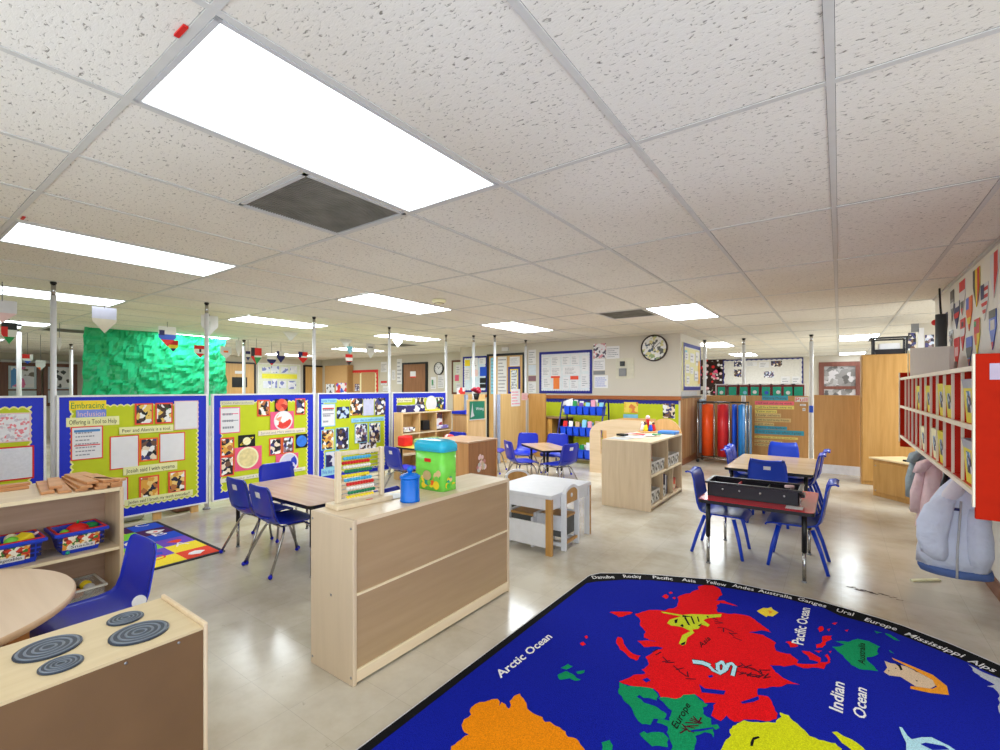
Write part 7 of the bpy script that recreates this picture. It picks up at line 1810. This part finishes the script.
def world_rug():
    outer = rugpts([(357, 750), (580, 583.4), (589.6, 576.4), (600, 574.2), (628, 574.4), (660, 576.2), (692, 579), (720, 581), (768, 591.2), (816, 601.2), (880, 619.6), (904, 627.4), (952, 645.8), (1000, 666.6)])
    x0 = outer[1].x
    outer[0] = Vector((x0, -.6, 0)); outer[1] = Vector((x0, 2.98, 0))
    outer += [Vector((.70, 3.02, 0)), Vector((.74, 2.92, 0)), Vector((.74, -.6, 0))]
    inner = rugpts([(371, 748.8), (580, 589.6), (596, 583.6), (624, 581.6), (652, 582.2), (692, 585.8), (720, 588.8), (768, 596.8), (822.4, 609.6), (840, 618), (880, 629), (904, 638.8), (968, 665.2), (1000, 681)])
    xi = inner[1].x + .005
    inner[0] = Vector((xi, -.5, 0)); inner[1] = Vector((xi, 2.86, 0)); inner += [Vector((.66, 2.88, 0)), Vector((.66, -.5, 0))]
    cen = Vector((-.35, 1.2, 0))
    r = thing('world_map_rug', 'large blue world map rug with black lettered border', 'rug', (-.35, 1.2, 0))
    H = .012
    MB().prism([p + Vector((0, 0, .0004)) for p in outer], (0, 0, H - .002), RBIND).build('binding', r)
    def off(pts, k): 
        out = []
        for p in pts:
            d = (p - cen); d.z = 0; out.append(p - d.normalized() * k)
        return out
    def flat(mb, pts, z, m): mb.face([Vector((p.x, p.y, z)) for p in pts], m, (0, 0, 1))
    b = MB(); flat(b, off(outer, .014), H, RBLACK)
    words = [('Danube', 593, 580.6, 615, 580.0), ('Rocky', 624, 579.4, 642, 579.9), ('Pacific', 653, 580.2, 673, 582.2), ('Asia', 682, 582.6, 696, 584.6), ('Yellow', 705, 584.4, 726, 588.4), ('Andes', 732, 588.4, 753.6, 593), ('Australia', 758, 593.6, 792, 601.2), ('Ganges', 797, 601.8, 825.6, 609.8), ('Ural', 836, 613.4, 853, 618.2), ('Europe', 864, 622.6, 896, 633), ('Mississippi', 904, 637, 961.6, 660), ('Alps', 967, 664, 993.6, 675)]
    for t, u0, v0, u1, v1 in words:
        A = at_z(u0, v0, 0); B = at_z(u1, v1, 0); d = (B - A).normalized(); n = Vector((-d.y, d.x, 0))
        b.text3(t, A + Vector((0, 0, H + .0008)), B + Vector((0, 0, H + .0008)), n * .05, RWHITE, .012)
    b.build('border', r)
    g = MB(); Zf = H + .0006
    flat(g, inner, Zf, RBLUE)
    lay = [0]
    jr = random.Random(21)
    def rough(P, n):
        for _ in range(n * 2):
            out = []
            for a, b in zip(P, P[1:] + P[:1]):
                out.append(a); d = b - a; L = d.length
                if L > .025: out.append((a + b) / 2 + Vector((-d.y, d.x, 0)) * jr.uniform(-.13, .13))
            P = out
        return P
    def px(m, pts, x0=None, y0=None, k=6.25, up=1):
        P = rough(rugpts(pts if x0 is None else Z1(pts, x0, y0, k)), 1 if up == 1 else 0)
        lay[0] += 1; flat(g, P, Zf + .0006 * up + .00001 * lay[0], m)
    A1, A2, A3, A4, A5, A6 = (580, 565), (720, 575), (840, 590), (440, 650), (580, 650), (720, 650)
    px(RORANGE, [(70, 625), (110, 595), (180, 550), (150, 535), (135, 490), (150, 455), (195, 425), (185, 405), (200, 375), (250, 345), (360, 325), (375, 345), (370, 370), (385, 345), (410, 360), (425, 385), (435, 385), (435, 340), (465, 305), (500, 292), (520, 320), (545, 385), (560, 400), (640, 440), (655, 470), (690, 470), (750, 505), (800, 565), (850, 575), (875, 610), (950, 760), (900, 1000), (700, 1200), (300, 1200), (60, 1000), (20, 760)], *A4)
    asia = [(698.4, 588.2), (712.8, 587.4), (720.8, 592.2), (722.4, 597), (716, 602.6), (724, 602.6), (737.6, 608.2), (729, 606.5), (720, 605), (717.6, 609.8), (717.6, 614.6), (728.8, 616.2), (740.8, 616.6), (748.8, 618.2), (756, 623), (764.8, 629.4), (771.2, 635), (761.6, 632.6), (748.8, 635), (763.2, 637.4), (776, 645.4), (776, 653.4), (790.4, 656.6), (798.4, 663), (784, 669.4), (769.6, 667.8), (775.2, 674.8), (787.2, 682.8), (800, 687.6), (784, 688.4), (769.6, 690), (757.6, 691.6), (757.6, 698), (768, 699.6), (774.4, 710.8), (776.8, 722), (760, 723.6), (744, 722.8), (734.4, 725.2), (726.4, 718.8), (720.8, 724.4), (711.2, 718.8), (716, 706), (704.8, 706), (695.2, 697.2), (676, 702), (660.8, 700.4), (653.6, 691.6), (634.4, 689.2), (619.2, 684.4), (631.2, 679.6), (645.6, 676.4), (641.6, 672.4), (648.8, 666), (645.6, 659.6), (656.8, 652.4), (663.2, 650.6), (644, 649.8), (637.6, 643.4), (656.8, 644.2), (644, 640.2), (645.6, 633.8), (640, 627.4), (639.2, 620.2), (635.2, 616.2), (648.8, 612.2), (664.8, 613), (677.6, 605.8), (677.6, 599.4), (690.4, 595.4), (699.2, 591.4)]
    px(RRED, asia)
    for q in ([(185, 310), (240, 305), (330, 310), (240, 340)], [(235, 465), (260, 470), (300, 545), (330, 570), (380, 585), (350, 615), (315, 600), (250, 545)], [(512, 210), (540, 195), (556, 208), (535, 225)], [(553, 185), (568, 178), (580, 188), (565, 195)], [(0, 505), (20, 495), (38, 512), (15, 522)], [(28, 462), (42, 456), (52, 468), (38, 476)], [(578, 218), (592, 212), (600, 222), (588, 228)]): px(RRED, q, *A1)
    for q in ([(510, 490), (560, 495), (630, 535), (625, 565), (560, 545)], [(600, 450), (640, 400), (700, 395), (670, 430), (640, 470), (605, 475)], [(450, 570), (580, 575), (680, 560), (650, 605), (520, 600)], [(410, 435), (440, 430), (490, 460), (440, 468)], [(610, 350), (640, 335), (650, 355), (620, 372)], [(670, 355), (690, 350), (680, 368)], [(700, 318), (735, 312), (720, 326)], [(780, 360), (805, 355), (795, 370)], [(655, 520), (670, 510), (690, 545), (670, 575)], [(590, 488), (640, 490), (620, 505)], [(680, 495), (700, 492), (692, 506)]): px(RRED, q, *A2)
    px(RBLUE, [(745, 235), (780, 260), (910, 275), (900, 300), (760, 285)], *A5, up=2); px(RBLUE, [(130, 345), (180, 330), (240, 308), (245, 330), (210, 345), (140, 357)], *A6, up=2)
    px(RBLUE, [(388, 205), (420, 192), (442, 210), (415, 222)], *A5, up=2); px(RBLUE, [(798, 182), (826, 174), (832, 186), (810, 194)], *A5, up=2)
    px(RGREEN, [(245, 220), (300, 245), (455, 260), (490, 310), (480, 335), (400, 320), (372, 300), (352, 312), (400, 350), (470, 372), (540, 420), (530, 450), (460, 450), (440, 490), (390, 485), (330, 400), (270, 330), (240, 290)], *A5)
    px(RGREEN, [(490, 320), (600, 325), (715, 295), (750, 330), (780, 355), (800, 360), (765, 380), (770, 420), (820, 450), (822, 490), (860, 487), (872, 508), (850, 520), (832, 512), (836, 570), (820, 545), (780, 535), (720, 560), (715, 640), (700, 800), (590, 820), (580, 625), (560, 580), (548, 500), (480, 475), (490, 455), (560, 465), (575, 400), (540, 370), (520, 345)], *A5)
    px(RGREEN, [(372, 545), (400, 530), (420, 545), (520, 540), (555, 575), (550, 630), (450, 625), (400, 580)], *A5); px(RGREEN, [(135, 600), (185, 585), (205, 620), (200, 650), (140, 650)], *A5)
    px(RBLUE, [(690, 525), (760, 515), (830, 505), (838, 513), (760, 530), (700, 535)], *A5, up=2)
    for q in ([(735, 175), (790, 150), (830, 170), (880, 205), (850, 212), (810, 195), (750, 205)], [(755, 130), (800, 105), (830, 120), (790, 140)], [(850, 155), (905, 145), (900, 160), (860, 168)]): px(RGREEN, q, *A4)
    px(RLIME, [(375, 410), (430, 430), (500, 500), (560, 560), (620, 585), (720, 605), (760, 640), (800, 760), (760, 1000), (500, 1300), (200, 1200), (20, 900), (-40, 720), (20, 620), (70, 555), (60, 520), (110, 480), (150, 460), (260, 475), (350, 475), (385, 440)], *A6)
    px(RLIME, [(700, 535), (730, 532), (820, 580), (890, 630), (960, 720), (900, 720), (800, 630), (740, 575)], *A6)
    px(RBLACK, [(190, 625), (190, 600), (205, 570), (240, 562), (250, 572), (215, 585), (205, 625)], *A6, up=2)
    px(RGREEN, [(720, 430), (800, 435), (860, 415), (930, 430), (1000, 465), (990, 510), (920, 530), (935, 565), (990, 620), (870, 605), (820, 580), (770, 520), (700, 465), (780, 450)], *A2)
    for q in ([(215, 270), (265, 283), (230, 287)], [(280, 285), (320, 298), (375, 335), (340, 328)], [(305, 390), (340, 415), (315, 405)]): px(RGREEN, q, *A3)
    px(RGREY, [(803, 484), (830, 512), (880, 562), (950, 600), (1000, 640), (1300, 900), (1300, 700), (1000, 572)], *A3)
    px(RGREY, [(905, 280), (950, 290), (1000, 400), (1080, 560), (1200, 700), (1200, 420), (1000, 240)], 860, 650, 7.14)
    # creatures
    px(RAMB, [(225, 75), (380, 140), (520, 200), (620, 280), (635, 345), (500, 330), (360, 300), (360, 280), (520, 300), (550, 285), (480, 215), (380, 160), (240, 90)], 860, 650, 7.14, 2)
    px(RBEIGE, [(175, 100), (215, 115), (270, 125), (330, 140), (440, 195), (520, 240), (540, 280), (500, 300), (400, 285), (290, 215), (210, 205), (170, 180), (195, 150)], 860, 650, 7.14, 3)
    for q in ([(250, 120), (290, 130), (305, 165), (290, 170), (275, 140)], [(375, 155), (420, 185), (400, 180)], [(395, 238), (415, 245), (405, 250)], [(200, 168), (212, 172), (204, 178)], [(250, 150), (262, 154), (254, 160)]): px(RBLACK, q, 860, 650, 7.14, 4)
    px(RYEL, [(230, 240), (270, 220), (300, 222), (320, 215), (330, 230), (365, 250), (330, 275), (300, 270), (290, 278), (250, 255)], *A2, up=2); px(RAMB, [(300, 235), (330, 245), (310, 260)], *A2, up=3)
    tig = [(505, 305), (640, 328), (690, 322), (800, 326), (885, 322), (880, 340), (800, 348), (770, 360), (810, 390), (800, 402), (760, 388), (740, 415), (700, 420), (715, 440), (670, 472), (660, 512), (640, 522), (618, 508), (640, 455), (690, 430), (640, 405), (600, 398), (570, 395), (545, 380), (560, 358), (600, 345), (630, 336), (520, 316)]
    px(RTIG, tig, *A1, up=2)
    for q in ([(590, 360), (612, 352), (606, 378), (592, 382)], [(650, 345), (660, 340), (690, 395), (676, 392)], [(690, 338), (698, 335), (720, 385), (708, 384)], [(628, 510), (660, 495), (655, 515), (635, 520)], [(730, 340), (738, 338), (748, 372), (740, 372)], [(790, 335), (800, 335), (806, 345), (796, 345)], [(625, 395), (640, 385), (650, 400), (640, 405)], [(735, 395), (765, 380), (750, 400)], [(640, 328), (700, 340), (640, 342)]): px(RBLACK, q, *A1, up=3)
    path = [(715, 92), (765, 98), (800, 112), (835, 148), (872, 166), (900, 150), (905, 120), (888, 92), (860, 108), (862, 140), (880, 158), (912, 140), (928, 108), (948, 102), (968, 122), (955, 175)]
    pp = rugpts(Z1(path, *A5))
    for k in range(len(pp) - 1):
        d = (pp[k + 1] - pp[k]).normalized(); n = Vector((-d.y, d.x, 0)); w = .008 if k > 1 else .016
        for ww, m, u in ((w * 1.45, RBLACK, .0013), (w, RICE, .0016)):
            g.face([Vector((*(q[:2]), Zf + u + .00001 * k)) for q in (pp[k] - n * ww - d * .008, pp[k + 1] - n * ww + d * .008, pp[k + 1] + n * ww + d * .008, pp[k] + n * ww - d * .008)], m, (0, 0, 1))
    px(RICE, [(280, 575), (300, 580), (340, 640), (370, 665), (440, 650), (510, 650), (640, 714), (760, 800), (500, 900), (330, 760), (330, 690), (300, 630)], 860, 650, 7.14, 2)
    px(RBLUE, [(430, 700), (470, 690), (600, 714), (640, 740), (520, 745)], 860, 650, 7.14, 3)
    # mountain scribbles
    rn = random.Random(4)
    for (ua, va, ub, vb) in ((656, 655, 690, 682), (738, 676, 768, 680), (740, 668, 764, 674), (684, 736, 700, 722), (712, 620, 736, 640)):
        for k in range(10):
            t = k / 9; u = ua + (ub - ua) * t + rn.uniform(-2, 2); v = va + (vb - va) * t + rn.uniform(-2, 2)
            p = at_z(u, v, 0); a = rn.uniform(0, 3.14); d = Vector((math.cos(a), math.sin(a), 0)) * .022; n = Vector((-d.y, d.x, 0)) * .14
            g.face([Vector((*(q[:2]), Zf + .0014 + .00001 * k)) for q in (p - d - n, p + d - n, p + d + n, p - d + n)], pile('dark scribble', (70, 14, 34)) if 'sc' not in RB else RB['sc'], (0, 0, 1))
            RB.setdefault('sc', bpy.data.materials['rug pile dark scribble'])
    # ocean and continent names
    for t, a, b_, c_, m in (('Arctic Ocean', (500.5, 681.5), (552.5, 640), (494.5, 675.8), RWHITE), ('Pacific Ocean', (803, 648), (810, 611), (791.5, 645.5), RWHITE), ('Indian', (842.5, 717), (844.3, 687), (829, 711.5), RWHITE), ('Ocean', (865.8, 724), (866.6, 693), (852.8, 718), RWHITE), ('Asia', (701.5, 651), (711, 642), (698, 646.5), RBLACK), ('Europe', (677, 733), (690.8, 709), (671, 727.6), RBLACK), ('Australia', (865, 668), (865, 646.5), (857.6, 665.6), RBLACK)):
        A, B, C_ = (at_z(*q, 0) for q in (a, b_, c_)); up = Vector((0, 0, Zf + .002))
        g.text3(t, A + up, B + up, C_ - A, m, .02 if m is RWHITE else .008)
    g.build('map_field', r)
world_rug()
